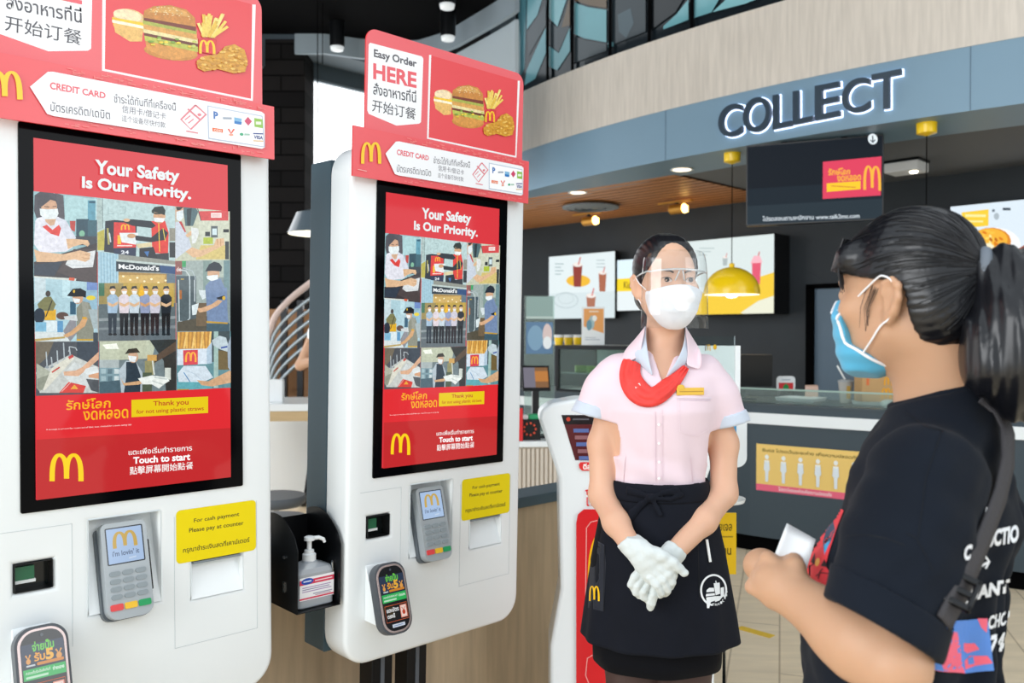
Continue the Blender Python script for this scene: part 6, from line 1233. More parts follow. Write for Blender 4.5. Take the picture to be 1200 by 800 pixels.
# bow of the apron strings
S = Sdf((EX-.09, EY-.2, zrow(625)), (EX+.1, EY-.05, zrow(562)), .0026); A_ = lambda x, y, o_=.008: on_body(x, y, o_, ABV)
fl = ((0, 1, .2), 2.2)
S.chain([A_(762,583,.012), A_(750,579), A_(738,576), A_(727,575)], [.006,.009,.011,.007], .004, flat=fl); S.chain([A_(764,583,.012), A_(777,578,.012), A_(790,576,.012), A_(796,581,.01), A_(784,586,.01), A_(766,585,.012)], [.005,.007,.009,.007,.006,.005], .003, flat=fl)
S.chain([A_(762,585,.012), A_(752,592), A_(743,602), A_(740,607)], [.006,.009,.011,.010], .004, flat=fl); S.chain([A_(765,586,.012), A_(770,596), A_(774,604)], [.005,.006,.006], .004, flat=fl); S.ell(A_(763.5,584,.012), (.011,.009,.010), .004)
S.mesh('apron_bow', NAVY, EMP)
c = Canvas(eps=.00015)
c.poly([(694,630),(709,639),(711,660),(708,716),(690,712)], '#252831'); c.line([(694,630),(709,639)], 1.2, '#3a3e49'); c.line([(709.5,640),(708,716)], .8, '#15171c'); decal(c, ABV, 'apron_pocket', M['print'], EMP, off=.0022); c = Canvas(eps=.00015); c.line([(800,618),(858,624)], .8, '#14161b'); c.line([(817,622),(819,700)], .8, '#14161b')
decal(c, ABV, 'apron_seams', M['print'], EMP, off=.0022)
c = Canvas(eps=.00015); c.arches(692, 704, 703.5, 686, '#f0bb1c', wt=.17); decal(c, ABV, 'apron_mark', M['print'], EMP, off=.0030)
c = Canvas(eps=.00012); Cx, Cy = 835.5, 691
c.line(ell(Cx, Cy, 14.5, 17.5, 40, a0=95, a1=390), 2.2, '#e8ebee'); 
def em(x, y): return (700+x*.175, 600+y*.175)
for pts in ([(728,520),(745,505),(775,505),(778,530),(726,535)], [(725,545),(780,540),(782,555),(722,562)], [(725,568),(790,560),(785,590),(755,600),(745,640),(730,640)], [(772,475),(812,470),(815,545),(785,555)], [(818,505),(840,500),(842,560),(818,575)], [(790,560),(835,560),(810,590),(780,600)]): c.poly([em(*p) for p in pts], '#e8ebee')
c.line([em(788,475), em(785,458)], 1, '#e8ebee')
for k, ch in enumerate('THAILAND'):
    t = math.radians(98-k*13); x, y = Cx+1+13.5*math.cos(t), Cy+17*math.sin(t); c.text(ch, x-1.2, y+1.4, x+1.2, y-1.4, '#e8ebee', bold=.03, res=1)
decal(c, ABV, 'apron_emblem', M['print'], EMP, off=.0022)
q0, q1 = A_(826,632,.006), A_(830,658,.006); b = MB(); b.tube([q0, q1], .0032, n=8); o = b.build('pen', M['whitem'], None); reparent(o, EMP)
# gloves
GL = mat('white_glove', '#d3dad9', .75, spec=.2, bump=.2, nscale=60)
S = Sdf((EX-.13, EY-.28, zrow(722)), (EX+.1, EY-.06, zrow(612)), .0020)
g_ = lambda x, y, Y: e(x, y, Y)
S.chain([g_(738,635,1.915), g_(748,645,1.895)], [.0290,.027], .006); S.chain([g_(748,645,1.893), g_(760,655,1.88), g_(768,664,1.878)], [.026,.029,.028], .012, flat=((.3,1,.2), 1.5))
S.chain([g_(757,660,1.88), g_(764,672,1.88)], [.027,.025], .012, flat=((.3,1,.2), 1.5))
for pts, r in (([(773,656),(783,663),(789,673),(788,679)], 1.0), ([(772,664),(782,672),(787,682),(785,687)], 1.0), ([(769,671),(777,680),(782,690),(780,695)], .95), ([(763,677),(770,686),(775,694),(773,697)], .85)):
    Yk = [1.868, 1.862, 1.868, 1.885]; S.chain([g_(x, y, Y) for (x, y), Y in zip(pts, Yk)], [.0118*r,.0108*r,.0098*r,.0088*r], .0018)
S.chain([g_(760,646,1.872), g_(776,651,1.862), g_(790,660,1.858), g_(802,671,1.86)], [.016,.0135,.0115,.0085], .006)
S.plane(tuple(g_(732.5,631,1.91)), tuple(g_(732.5,631,1.91)-g_(741,640,1.905)))
S.apply(lambda f, X, Y, Z: f+.0005*np.sin(X*330+Z*140)+.0006*np.sin(Z*260-X*180)); S.mesh('glove', GL, EMP, smooth=1)
S = Sdf((EX-.13, EY-.27, zrow(722)), (EX+.1, EY-.04, zrow(612)), .0020)
S.chain([g_(790,646,1.93), g_(783,654,1.922)], [.0275,.026], .006); S.chain([g_(783,654,1.92), g_(768,668,1.91), g_(757,677,1.905)], [.025,.028,.026], .012, flat=((-.2,1,.2), 1.5))
for pts, r in (([(752,668),(744,676),(740,685),(743,690)], .9), ([(754,676),(747,686),(746,694),(749,697)], .95), ([(760,682),(754,692),(755,699),(758,701)], 1), ([(768,683),(766,696),(763,706),(762,711)], 1)):
    S.chain([g_(x, y, Y) for (x, y), Y in zip(pts, (1.893, 1.887, 1.89, 1.897))], [.0118*r,.0108*r,.0098*r,.0088*r], .0018)
S.chain([g_(775,650,1.915), g_(764,650,1.905), g_(756,655,1.9)], [.014,.012,.009], .006)
S.plane(tuple(g_(794,641,1.93)), tuple(g_(794,641,1.93)-g_(786,651,1.925))); S.apply(lambda f, X, Y, Z: f+.0006*np.sin(X*300-Z*160)); S.mesh('glove', GL, EMP, smooth=1)
# hair drawn back from the forehead into a low bun
S = Sdf((OH[0]-.13, OH[1]-.14, OH[2]-.16), (OH[0]+.13, OH[1]+.2, OH[2]+.15), .0030); H = lambda x, y, z: T_(x, y, z)
S.ell(H(0,.014,.038), np.array((.0815,.099,.091))*.93, .01, M=RE); S.ell(H(0,.05,-.02), np.array((.068,.062,.07))*.93, .02, M=RE); S.ell(H(0,.125,-.03), np.array((.045,.038,.045))*.93, .012, M=RE)
def hairline(f, X, Y, Z):
    q = [(X-OH[0])*RE[0,i]+(Y-OH[1])*RE[1,i]+(Z-OH[2])*RE[2,i] for i in range(3)]; x, y, z = [v/.93 for v in q]
    lim = np.interp(z, [-.2,-.03,.0,.03,.06,.085,.1,.118,.14], [.03,.028,-.006,-.030,-.048,-.052,-.048,-.02,.05])-.03*np.clip(np.abs(x)/.08, 0, 1)**3*np.clip((z-.0)/.05, 0, 1)+.0*z
    return np.maximum(f, (lim-y)*.8)
S.apply(hairline); S.apply(lambda f, X, Y, Z: f+.0007*np.sin(np.arctan2(X-OH[0], Z-OH[2]+.05)*70)); S.mesh('hair', HAIR, EMP)
# mask
MW = mat('mask_white', '#f3f4f8', .75, sheen=.2)
def masksdf(S, O, Rm, T, sc, off=.006, nz=0, jaw=False):
    r = lambda *q: np.array(q)*sc
    S.ell(T(0,-.03,-.035), r(.0575,.064,.076)+off, .01, M=Rm); S.ell(T(0,-.068,-.092), r(.022,.022,.02)+off, .03, M=Rm); S.cone(T(0,-.084+nz,.004), T(0,-.092+nz,-.026), .006*sc+off, .008*sc+off, .035); S.ell(T(0,-.07+nz,-.048), r(.045,.034,.042)+off, .035, M=Rm)
    for sx_ in (-1, 1) if jaw else (): S.cone(T(sx_*.049,.0,-.052), T(sx_*.012,-.062,-.096), .019*sc+off, .019*sc+off, .025)
    for sx_ in (-1, 1): S.ell(T(sx_*.041,-.058,-.022), r(.022,.022,.02)+off, .02, M=Rm)
S = Sdf((OH[0]-.12, OH[1]-.15, OH[2]-.16), (OH[0]+.12, OH[1]+.06, OH[2]+.03), .0028); masksdf(S, OH, RE, T_, .93)
def maskcut(O, Rm, sc, pleat=.0012):
    def fn(f, X, Y, Z):
        q = [(X-O[0])*Rm[0,i]+(Y-O[1])*Rm[1,i]+(Z-O[2])*Rm[2,i] for i in range(3)]; x, y, z = [v/sc for v in q]
        top = -.011-.19*np.abs(x)*np.clip(np.abs(x)-.008, 0, 1)/.05; f = f+pleat*np.sin(np.clip(z, -.085, -.02)*190)*np.exp(-(x/.05)**2)
        side = y+.012+.25*np.clip(-.05-z, 0, 1)*0; return np.maximum(np.maximum(f, (z-top)*.8), np.maximum(side*.8, (-.122-z)*.8))
    return fn
S.apply(maskcut(OH, RE, .93)); S.mesh('face_mask', MW, EMP)
for sx_ in (-1, 1):
    b = MB(); b.tube([H(sx_*.060,-.022,-.022), H(sx_*.074,-.004,-.004), H(sx_*.079,.01,.012), H(sx_*.079,.026,.004)], .0013, n=6).tube([H(sx_*.052,-.02,-.085), H(sx_*.068,.0,-.055), H(sx_*.076,.02,-.03)], .0013, n=6); o = b.build('mask_loop', MW, None, smooth=True); reparent(o, EMP)
# eyes and brows
def facept(x, z, off=.0006):
    d = RE @ np.array([0, 1., 0]); o_ = H(x, -.3, z); h = EBV.ray_cast(Vector(o_), Vector(d)); return (h[0]+h[1]*off) if h[0] else Vector(H(x, -.09, z))
def facepatch(pts, name, m, off=.0008):
    tri = geometry.tessellate_polygon([[Vector((x, z, 0)) for x, z in pts]]); b = MB(); b.add([facept(x, z, off) for x, z in pts], [tuple(t) for t in tri]); o = b.build(name, m, None); reparent(o, EMP)
for sx_ in (-1, 1):
    X_ = lambda pts: [(sx_*x, z) for x, z in pts]
    facepatch(X_([(.0175,-.001),(.022,.0045),(.029,.0068),(.037,.006),(.0445,.0012),(.037,-.0035),(.028,-.0042),(.021,-.003)]), 'eye', mat('eye_white', '#e6e2df', .25), .0008)
    facepatch(X_([(.031+.0058*math.cos(t), .0016+.0052*math.sin(t)) for t in [k*math.pi/8 for k in range(16)]]), 'iris', mat('iris_brown', '#150c09', .6, spec=.1), .0013)
    facepatch(X_([(.016,-.0015),(.021,.0055),(.029,.0084),(.038,.0076),(.0468,.001),(.0375,.0056),(.029,.0062),(.022,.0040)]), 'eyelash', mat('lash', '#1a1210', .6), .0016)
    facepatch(X_([(.014,.0215),(.024,.0262),(.036,.0268),(.048,.020),(.037,.0225),(.025,.0218),(.015,.0175)]), 'eyebrow', mat('brow', '#3a2a24', .8), .0014)
# clear face shield on a clear spectacle frame
SHM = bpy.data.materials.new('shield_film'); SHM.use_nodes = True; nt = SHM.node_tree; nt.nodes.remove(nt.nodes['Principled BSDF']); tr_ = nt.nodes.new('ShaderNodeBsdfTransparent'); gl_ = nt.nodes.new('ShaderNodeBsdfGlossy'); mx_ = nt.nodes.new('ShaderNodeMixShader'); lw_ = nt.nodes.new('ShaderNodeLayerWeight'); pw_ = nt.nodes.new('ShaderNodeMath'); pw_.operation = 'POWER'; pw_.inputs[1].default_value = 4.5; ml_ = nt.nodes.new('ShaderNodeMath'); ml_.operation = 'MULTIPLY_ADD'; ml_.inputs[1].default_value = .6; ml_.inputs[2].default_value = .05; ml_.use_clamp = True
gl_.inputs['Roughness'].default_value = .03; tr_.inputs[0].default_value = (.97,.98,.985,1)
nt.links.new(lw_.outputs['Facing'], pw_.inputs[0]); nt.links.new(pw_.outputs[0], ml_.inputs[0]); nt.links.new(ml_.outputs[0], mx_.inputs[0]); nt.links.new(tr_.outputs[0], mx_.inputs[1]); nt.links.new(gl_.outputs[0], mx_.inputs[2]); nt.links.new(mx_.outputs[0], nt.nodes['Material Output'].inputs[0])
rows = []
for z, r_, fw in ((.075,.080,.058),(.05,.082,.064),(.02,.085,.068),(-.02,.086,.069),(-.07,.087,.068),(-.118,.088,.066)):
    rows.append([tuple(H(r_*math.sin(t), -.066-fw*math.cos(t)*.88+.012, z-(.018*abs(math.sin(t))**6 if z > .06 else 0))) for t in np.linspace(-1.5, 1.5, 33)])
b = MB(); b.grid(rows); SHO = b.build('face_shield', SHM, None, smooth=True, solid=.0006); reparent(SHO, EMP)
CLR = mat('clear_frame', '#f2f6f8', .1, trans=.5, ior=1.3)
b = MB(); b.tube([H(.072*math.sin(t)*1.05, -.075-.028*math.cos(t)*1.0, .024+.003*math.cos(2*t)) for t in np.linspace(-1.5, 1.5, 21)], .0022, n=8); 
for sx_ in (-1, 1): b.tube([H(sx_*.075,-.075,.023), H(sx_*.077,-.03,.02), H(sx_*.078,.02,.012), H(sx_*.077,.03,-.002)], .002, n=8); b.tube([H(sx_*.004,-.103,.024), H(sx_*.008,-.1,.012), H(sx_*.012,-.094,.0)], .0018, n=8)
o = b.build('shield_frame', CLR, None, smooth=True); reparent(o, EMP)
# ------------------------------------------------------------------ the customer in a black printed T-shirt
CX, CY = .583, 1.2
CUS = thing('person', 'customer with a black ponytail, blue mask and black printed T-shirt, seen from behind', 'person', (CX, CY, 0))
FD = np.array([-.883, .469, 0]); LD = np.array([-.469, -.883, 0]); UPV = np.array([0, 0, 1.])
def c(px, py, Y): return np.array(at(px, py, Y))
OC = np.array([.5477, 1.2, 1.408]); YAWC = math.radians(-143)
def spline(P, t):
    n = len(P)-1; i = min(int(t*n), n-1); u_ = t*n-i; p = [P[max(i-1,0)], P[i], P[i+1], P[min(i+2,n)]]
    return .5*((2*p[1])+(p[2]-p[0])*u_+(2*p[0]-5*p[1]+4*p[2]-p[3])*u_**2+(3*p[1]-p[0]-3*p[2]+p[3])*u_**3)
def bp_(f, l, z): return np.array([CX, CY, 0])+FD*f+LD*l+UPV*z
SKC = mat('skin_fair', '#c39879', .5, noise=.07, nscale=9, sss=.15)
shL = bp_(.0, .165, 1.185); EL = c(1047, 778, .965); WR = c(926, 694, 1.10)
S = Sdf((.17, .76, .80), (.80, 1.5, 1.545), .0034)
TC, RC = head_volumes(S, OC, YAWC, .93, ear_side=(1,)); 
S.chain([TC(0,.022,-.06), bp_(-.012, .0, 1.30), bp_(-.012, 0, 1.235)], [.050, .051, .062], .03); S.cone(TC(0,.05,-.05), bp_(-.035,0,1.24), .04, .05, .03); S.cone(bp_(-.015, -.1, 1.185), bp_(-.015, .1, 1.185), .045, .045, .05)
S.loft([(.82, .15,.095,.085,.02), (1.0,.155,.095,.085,.02), (1.12, .160,.09,.09,0), (1.17,.14,.075,.075,0), (1.20,.09,.055,.055,0)], (CX, CY), FD[:2], .03)
mid = (EL*.55+WR*.45)
S.chain([shL-LD*.02, EL], [.040, .036], .03); S.chain([EL, EL*.72+WR*.28, mid, WR], [.0405, .045, .041, .0265], .012)
# hand closed on the paper slip
hd = (WR-EL); hd /= np.linalg.norm(hd); cam_d = np.array([0, -1., 0]); upn = np.cross(cam_d, hd); upn /= np.linalg.norm(upn); upn = upn if upn[2] > 0 else -upn; out = np.cross(hd, upn); out = out if out[1] < 0 else -out
def hp(a, b_, c_): return WR+hd*a+upn*b_+out*c_      # along the hand, up, towards the viewer
S.chain([hp(-.005,0,0), hp(.012,.001,.002), hp(.028,.0,.002)], [.0265,.0265,.0265], .012); S.cone(hp(.018,-.013,.004), hp(.030,-.011,.004), .018, .016, .010); S.cone(hp(.018,.013,0), hp(.032,.013,0), .018, .016, .010)
for k_, (b0, l) in enumerate(((.021,.95), (.007,1.05), (-.0075,1.0), (-.021,.85))):
    S.chain([hp(.030,b0*.9,.011), hp(.044+.004*l,b0,.008), hp(.050+.004*l,b0,-.010), hp(.040,b0,-.027), hp(.026,b0*.9,-.026)], [.0112,.0106,.0098,.0090,.0082], .0015)
S.chain([hp(-.002,.020,.006), hp(.010,.031,.002), hp(.024,.035,-.010), hp(.040,.032,-.022)], [.015,.0125,.0112,.009], .005)
# the other arm, bent forward on the far side
shR = bp_(.0, -.165, 1.185); ER = bp_(.03, -.21, .93); WRR = bp_(.2, -.10, .975); S.chain([shR, ER, WRR], [.045,.04,.027], .02); S.ell(WRR+FD*.05, (.03,.03,.028), .015)
cb = S.mesh('body', SKC, CUS); CBV = bvh_of(S.V, S.F)
# T-shirt
TEE = mat('washed_black_jersey', '#151b25', .85, spec=.15, noise=.25, nscale=7, sheen=.03, bump=.4)
def teewob(a, z, fd):
    lo = np.clip((1.17-z)/.2, 0, 1); back = np.clip(-fd/.06, 0, 1)
    return .009*np.sin(a*12+.8+z*4)*lo*back*(a*0+1)+.004*np.sin(a*5+z*9)*lo+.0022*np.sin(a*8-z*40)*np.clip((1.2-z)/.06, 0, 1)
TS = [(1.285,.066,.055,.062,-.022), (1.262,.090,.062,.072,-.016), (1.236,.126,.07,.08,-.010), (1.20,.168,.085,.09,0), (1.165,.184,.098,.1,0), (1.10,.188,.112,.117,.002), (1.025,.188,.128,.122,.03), (.935,.188,.128,.122,.036), (.86,.19,.13,.122,.036), (.76,.192,.13,.124,.03), (.70,.19,.128,.122,.03)]
S = Sdf((.25, .8, .69), (.84, 1.48, 1.29), .0042)
S.loft(TS, (CX, CY), FD[:2], .004, wob=teewob)
HC = c(1035, 735, .985); sd = HC-shL; sdl = np.linalg.norm(sd); sd /= sdl
S.chain([shL+np.array([0,0,-.012]), shL+sd*sdl*.5, HC], [.068, .068, .063], .03); S.chain([shR, ER*.85+shR*.15], [.066,.078], .03)
hn = np.array(c(1034,728,.985))-np.array(c(1034-40,728-59,.985)); hn = hn/np.linalg.norm(hn)    # the way the sleeve opens
hn = np.array([-.50, -.12, -.82]); hn /= np.linalg.norm(hn)
def tee_cut(f, X, Y, Z):
    pl = (X-HC[0])*hn[0]+(Y-HC[1])*hn[1]+(Z-HC[2])*hn[2]; near = ((X-HC[0])**2+(Y-HC[1])**2+(Z-HC[2])**2 < .115**2) & ((X-CX)*LD[0]+(Y-CY)*LD[1] > .13)
    return np.where(near, np.maximum(f, pl), f)
S.apply(tee_cut); S.chain([HC-sd*.045, HC, HC+hn*.06], [.046, .050, .056], 0, 'sub')
S.apply(lambda f, X, Y, Z: np.maximum(f, (Z-1.268+.35*((X-CX)*FD[0]+(Y-CY)*FD[1]))*.9)); S.cone(bp_(-.012,0,1.32), bp_(-.012,0,1.235), .060, .060, .004, 'sub'); S.chain([shR, ER], [.0]*2, 0) if False else None
S.plane((0,0,.715), (0,0,-1))
S.apply(lambda f, X, Y, Z: f+.0024*np.sin(X*55+Z*70+Y*30)*np.sin(Z*21+X*17+1)+.0018*np.sin(Z*45-X*95-Y*40)*np.sin(X*23-Z*13)+.0007*np.sin(Z*170-X*120)); tee = S.mesh('tee_shirt', TEE, CUS); TBV = bvh_of(S.V, S.F)
# rolled cuff of the near sleeve
S = Sdf(HC-.13, HC+.13, .0034); S.chain([shL, shL+sd*sdl*.5, HC+hn*.004], [.071, .072, .0695], .03)
S.apply(lambda f, X, Y, Z: np.maximum(f, np.maximum((X-HC[0])*hn[0]+(Y-HC[1])*hn[1]+(Z-HC[2])*hn[2]-.004, -((X-HC[0])*hn[0]+(Y-HC[1])*hn[1]+(Z-HC[2])*hn[2])-.036)))
S.chain([HC-sd*.05, HC, HC+hn*.06], [.052, .055, .060], 0, 'sub'); S.mesh('sleeve_cuff', TEE, CUS)
# ribbed neckband
pts = []
for t in np.linspace(0, 2*math.pi, 41)[:-1]: f_ = -.014+.062*math.cos(t); pts.append(bp_(f_, .064*math.sin(t), 1.266-.35*f_))
pts += [pts[0], pts[1]]; b = MB(); b.tube(pts, .0075, n=10); o = b.build('neckband', TEE, None, smooth=True); reparent(o, CUS)
# prints: back lettering, blue and pink band, red chest panel, seams
k = Canvas(eps=.00008); WHT = '#e6e9ee'
def zb(x, y): return (1000+x*.3, 560+y*.3)
def zc(x, y): return (860+x*.3, 560+y*.3)
k.text('UCTIO', 0,0,0,0, WHT, bold=.05, quad=[zb(515,270), zb(640,250), zb(642,180), zb(522,206)])
k.text('C', 0,0,0,0, WHT, bold=.05, quad=[zb(425,322), zb(450,318), zb(462,255), zb(432,262)])
k.text('OF', 0,0,0,0, WHT, bold=.05, quad=[zb(446,388), zb(492,378), zb(497,325), zb(452,335)]); k.line([zb(490,345), zb(525,325)], 2.6, WHT); k.line([zb(508,300), zb(526,325), zb(512,352)], 2.6, WHT)
k.text('QUANT', 0,0,0,0, WHT, bold=.05, quad=[zb(396,500), zb(602,455), zb(606,390), zb(404,435)])
k.text('CHOI', 0,0,0,0, WHT, bold=.04, quad=[zb(520,590), zb(600,570), zb(606,515), zb(526,535)]); k.text('74', 0,0,0,0, WHT, bold=.05, quad=[zb(520,690), zb(575,690), zb(592,598), zb(534,612)])
k.text('I', 0,0,0,0, WHT, bold=.03, quad=[zb(494,195), zb(502,195), zb(522,112), zb(512,112)])
BL_, PK = '#5b8ad6', '#ef6b82'
band_ = [zb(330,560), zb(520,545), zb(545,750), zb(430,760), zb(265,735)]
k.poly(band_, BL_)
for pts in ([(330,620),(370,590),(400,600),(430,760),(330,750),(265,735),(300,660)], [(480,545),(520,545),(515,600),(495,580)], [(425,640),(470,640),(490,665),(440,680),(424,670)], [(450,690),(520,690),(540,720),(470,730),(430,745),(428,710)], [(345,700),(370,690),(420,720),(400,740)]): k.poly([zb(*p) for p in pts], PK)
for pts in ([(345,560),(400,556),(400,590),(360,610),(340,600)], [(300,720),(340,715),(350,750),(310,745)], [(440,700),(465,690),(470,720),(445,725)]): k.poly([zb(*p) for p in pts], BL_)
decal(k, TBV, 'back_print', M['print'], CUS, off=.0014, cell=5)
k = Canvas(eps=.00008); RD = '#e23a44'
k.poly([zc(395,98),(zc(433,128)),zc(408,190),zc(372,300),zc(362,345),zc(405,412),zc(372,484),zc(300,450),zc(262,408),zc(225,380),zc(235,300),zc(290,230),zc(360,160)], RD)
k.poly([zc(384,135),zc(400,205),zc(380,255),zc(356,290),zc(352,250)], '#2b4a63'); k.poly([zc(356,262),zc(382,245),zc(358,300)], '#3d9fd0')
k.ell(*zc(285,290), 5.5, 5, '#e9b45a', rot=-30); k.ell(*zc(331,330), 2.6, 5, '#e9b45a', rot=15)
for pts in ([(300,235),(318,245),(335,240)], [(262,322),(275,345),(300,350),(318,335)], [(325,385),(345,372),(378,376)], [(335,395),(340,370),(352,355)], [(270,405),(262,420)], [(305,262),(330,270)]): k.line([zc(*p) for p in pts], 1, '#3a1a20')
k.poly([zc(345,345),zc(360,318),zc(372,350)], '#26131a'); k.poly([zc(306,330),zc(322,295),zc(322,340)], '#26131a')
decal(k, TBV, 'chest_print', M['print'], CUS, off=.0014, cell=2)
k = Canvas(eps=.00005)
k.line([zc(440,226),zc(520,222),zc(590,234),zc(667,262)], .9, '#11141a'); k.line([zb(205,215),zb(245,235),zb(275,290),zb(310,360)], .9, '#11141a'); k.line([(1105,500),(1085,560),(1076,630)], .9, '#11141a'); k.line([(1060,482),(1085,500),(1105,505)], .7, '#11141a')
decal(k, TBV, 'shirt_seams', M['print'], CUS, off=.0010, cell=5)
# trousers and shoes (below the picture)
S = Sdf((.3, .9, 0), (.9, 1.5, .82), .008); 
for sg in (-1, 1): S.chain([bp_(.0, sg*.085, .78), bp_(.005, sg*.088, .45), bp_(-.005, sg*.088, .09)], [.098, .075, .055], .02)
S.loft([(.64,.165,.105,.115), (.8,.15,.095,.09)], (CX, CY), FD[:2], .04); S.plane((0,0,.06), (0,0,-1)); S.mesh('trousers', mat('dark_denim', '#20242e', .8), CUS)
for sg in (-1, 1):
    S = Sdf(bp_(-.0, sg*.088, 0)-np.array([.2,.2,0]), bp_(.0, sg*.088, .14)+np.array([.2,.2,0]), .006); S.chain([bp_(-.03, sg*.088, .045), bp_(.07, sg*.09, .045), bp_(.16, sg*.095, .035)], [.044,.045,.036], .02); S.plane((0,0,.004), (0,0,-1)); S.mesh('shoe', M['whitem'], CUS)
# hair: cap swept back to the tie, fringe, loose strands, ponytail
TIE = c(1147, 318, 1.115); hM = mat('customer_hair', '#101116', .3, spec=.6)
S = Sdf(OC-np.array([.17,.17,.19]), OC+np.array([.2,.17,.16]), .0030)
sc = .93; R3 = lambda *q: np.array(q)*sc
S.ell(TC(0,.014,.038), R3(.0825,.1,.0925), .01, M=RC); S.ell(TC(0,.055,-.025), R3(.072,.06,.062), .03, M=RC); S.cone(TC(0,.055,.02), TIE, .06, .010, .03); S.cone(TC(-.055,-.055,.055), TC(.055,-.055,.055), .022, .022, .02); S.chain([TC(-.055,-.076,.05), TC(0,-.088,.04), TC(.055,-.074,.035)], [.012,.014,.012], .015)
def cush(f, X, Y, Z):
    q = [(X-OC[0])*RC[0,i]+(Y-OC[1])*RC[1,i]+(Z-OC[2])*RC[2,i] for i in range(3)]; x, y, z = [v/sc for v in q]
    lim = np.interp(z, [-.16,-.115,-.085,-.05,.004,.016,.026,.040,.058], [.10,.078,.056,.046,.040,.020,-.040,-.095,-.14]); g = np.maximum(f, (lim-y)*.75)
    return np.maximum(g, (-.112-.25*np.abs(x)-z)*.8)
S.apply(cush)
def groove(f, X, Y, Z):
    d = np.stack(np.broadcast_arrays(X-TIE[0], Y-TIE[1], Z-TIE[2])); a = np.arctan2(d[2], d[0]*.7+d[1]*.7); bq = np.arctan2(d[0]-d[1], np.sqrt(d[2]**2+.001)); return f+.0008*np.sin(a*46)+.0006*np.sin(a*91+1)
S.apply(groove); S.mesh('hair', hM, CUS); HBV = bvh_of(S.V, S.F)
hb = MB(); rr = random.Random(21)
def strand(pts, r): hb.tube(pts, r, n=5, cap=False)
tv_ = Vector(TIE)
for i in range(520):     # swept-back strands lying on the cap
    th = rr.random()*2*math.pi; el = rr.uniform(-.75, 1.25)
    d0 = RC @ np.array([math.cos(th)*math.cos(el), math.sin(th)*math.cos(el), math.sin(el)]); o_ = TC(0, .01, .02); h = HBV.ray_cast(Vector(o_+d0*.3), Vector(-d0))
    if h[0] is None: continue
    p0 = h[0]; n_ = 9; pts = []
    for j in range(n_):
        t = j/(n_-1)*.97; m_ = p0.lerp(tv_, t); cen = Vector(TC(0,.03,.01)).lerp(tv_, t*.9); dr = (m_-cen)
        if dr.length < .004: break
        hh = HBV.ray_cast(cen+dr.normalized()*.25, -dr.normalized())
        if hh[0] is None: break
        pts.append(hh[0]+hh[1]*(.0006+.0006*rr.random()))
    if len(pts) > 4 and max((pts[j+1]-pts[j]).length for j in range(len(pts)-1)) < .045: strand(pts, [.0006]*(len(pts)-1)+[.0003])
for i in range(90):      # fringe
    x = -.06+.125*rr.random(); st_ = Vector(TC(x, -.062, .085)); m1 = Vector(TC(x*1.08, -.087+.016*abs(x)/.06, .058)); m2 = Vector(TC(x*1.12+rr.uniform(-.004,.004), -.085+.022*abs(x)/.06, .026-.018*abs(x)/.06+rr.uniform(-.007,.006))); strand([st_, m1, m2], [.0014,.0015,.0005])
for i in range(7):       # wisps in front of the ear and at the nape
    if i < 7: o0 = rr.uniform(-.008,.014); a0 = TC(.068, -.014+o0, .012); a1 = TC(.0665+rr.uniform(0,.003), -.026+o0*.8, -.02); a2 = TC(.063, -.028+o0*.5+rr.uniform(-.006,.006), -.045+rr.uniform(-.02,.012))
    else: u_ = .3+.7*rr.random(); a0 = TC(.05-.05*u_, .06+.03*u_, -.08); a1 = TC(.053-.05*u_, .066+.03*u_, -.1); a2 = TC(.05-.05*u_+rr.uniform(-.01,.01), .07+.03*u_, -.128+rr.uniform(-.02,.01))
    strand([Vector(a0), Vector(a1), Vector(a2)], [.0005,.0004,.0002])
PT = [c(1153,318,1.113), c(1177,316,1.105), c(1196,342,1.095), c(1193,390,1.085), c(1187,430,1.08), c(1199,478,1.08)]; PRr = [.012,.023,.046,.056,.050,.020]
S = Sdf(np.min(PT, 0)-.07, np.max(PT, 0)+.07, .0034); S.chain(PT, PRr, .03); S.apply(lambda f, X, Y, Z: f+.003*np.sin(X*180+Z*25)+.0015*np.sin(X*420-Y*200)); S.mesh('ponytail', hM, CUS)
for i in range(330):
    a = rr.random()*6.283; rad = .82+.28*rr.random(); end = .8+.24*rr.random(); pts = []; tw = rr.uniform(-.5,.5)
    for j in range(13):
        t = .03+.97*j/12*min(end, 1.0); p = spline(PT, t); r_ = np.interp(t*5, range(6), PRr)*rad; pts.append(Vector(p+np.array([math.cos(a+tw*t)*r_, math.sin(a+tw*t)*r_, 0])))
    strand(pts, [.0009]*12+[.0003])
o = hb.build('hair_strands', hM, None, smooth=True); reparent(o, CUS)
ax = np.array(PT[1]-PT[0]); ax /= np.linalg.norm(ax); ax = np.array([.93,-.3,-.12]); ax /= np.linalg.norm(ax); e1 = np.cross(ax, UPV); e1 /= np.linalg.norm(e1); e2 = np.cross(e1, ax); tp_ = TIE+ax*.004
pts = [Vector(tp_+(e1*.021*math.cos(t)+e2*.026*math.sin(t))) for t in np.linspace(0, 2*math.pi, 25)]+[Vector(tp_+e1*.018*math.cos(.3)+e2*.0225*math.sin(.3))]
b = MB(); b.tube(pts, .0075, n=10); o = b.build('hair_tie', mat('tie_grey', '#6a727c', .8), None, smooth=True); reparent(o, CUS)
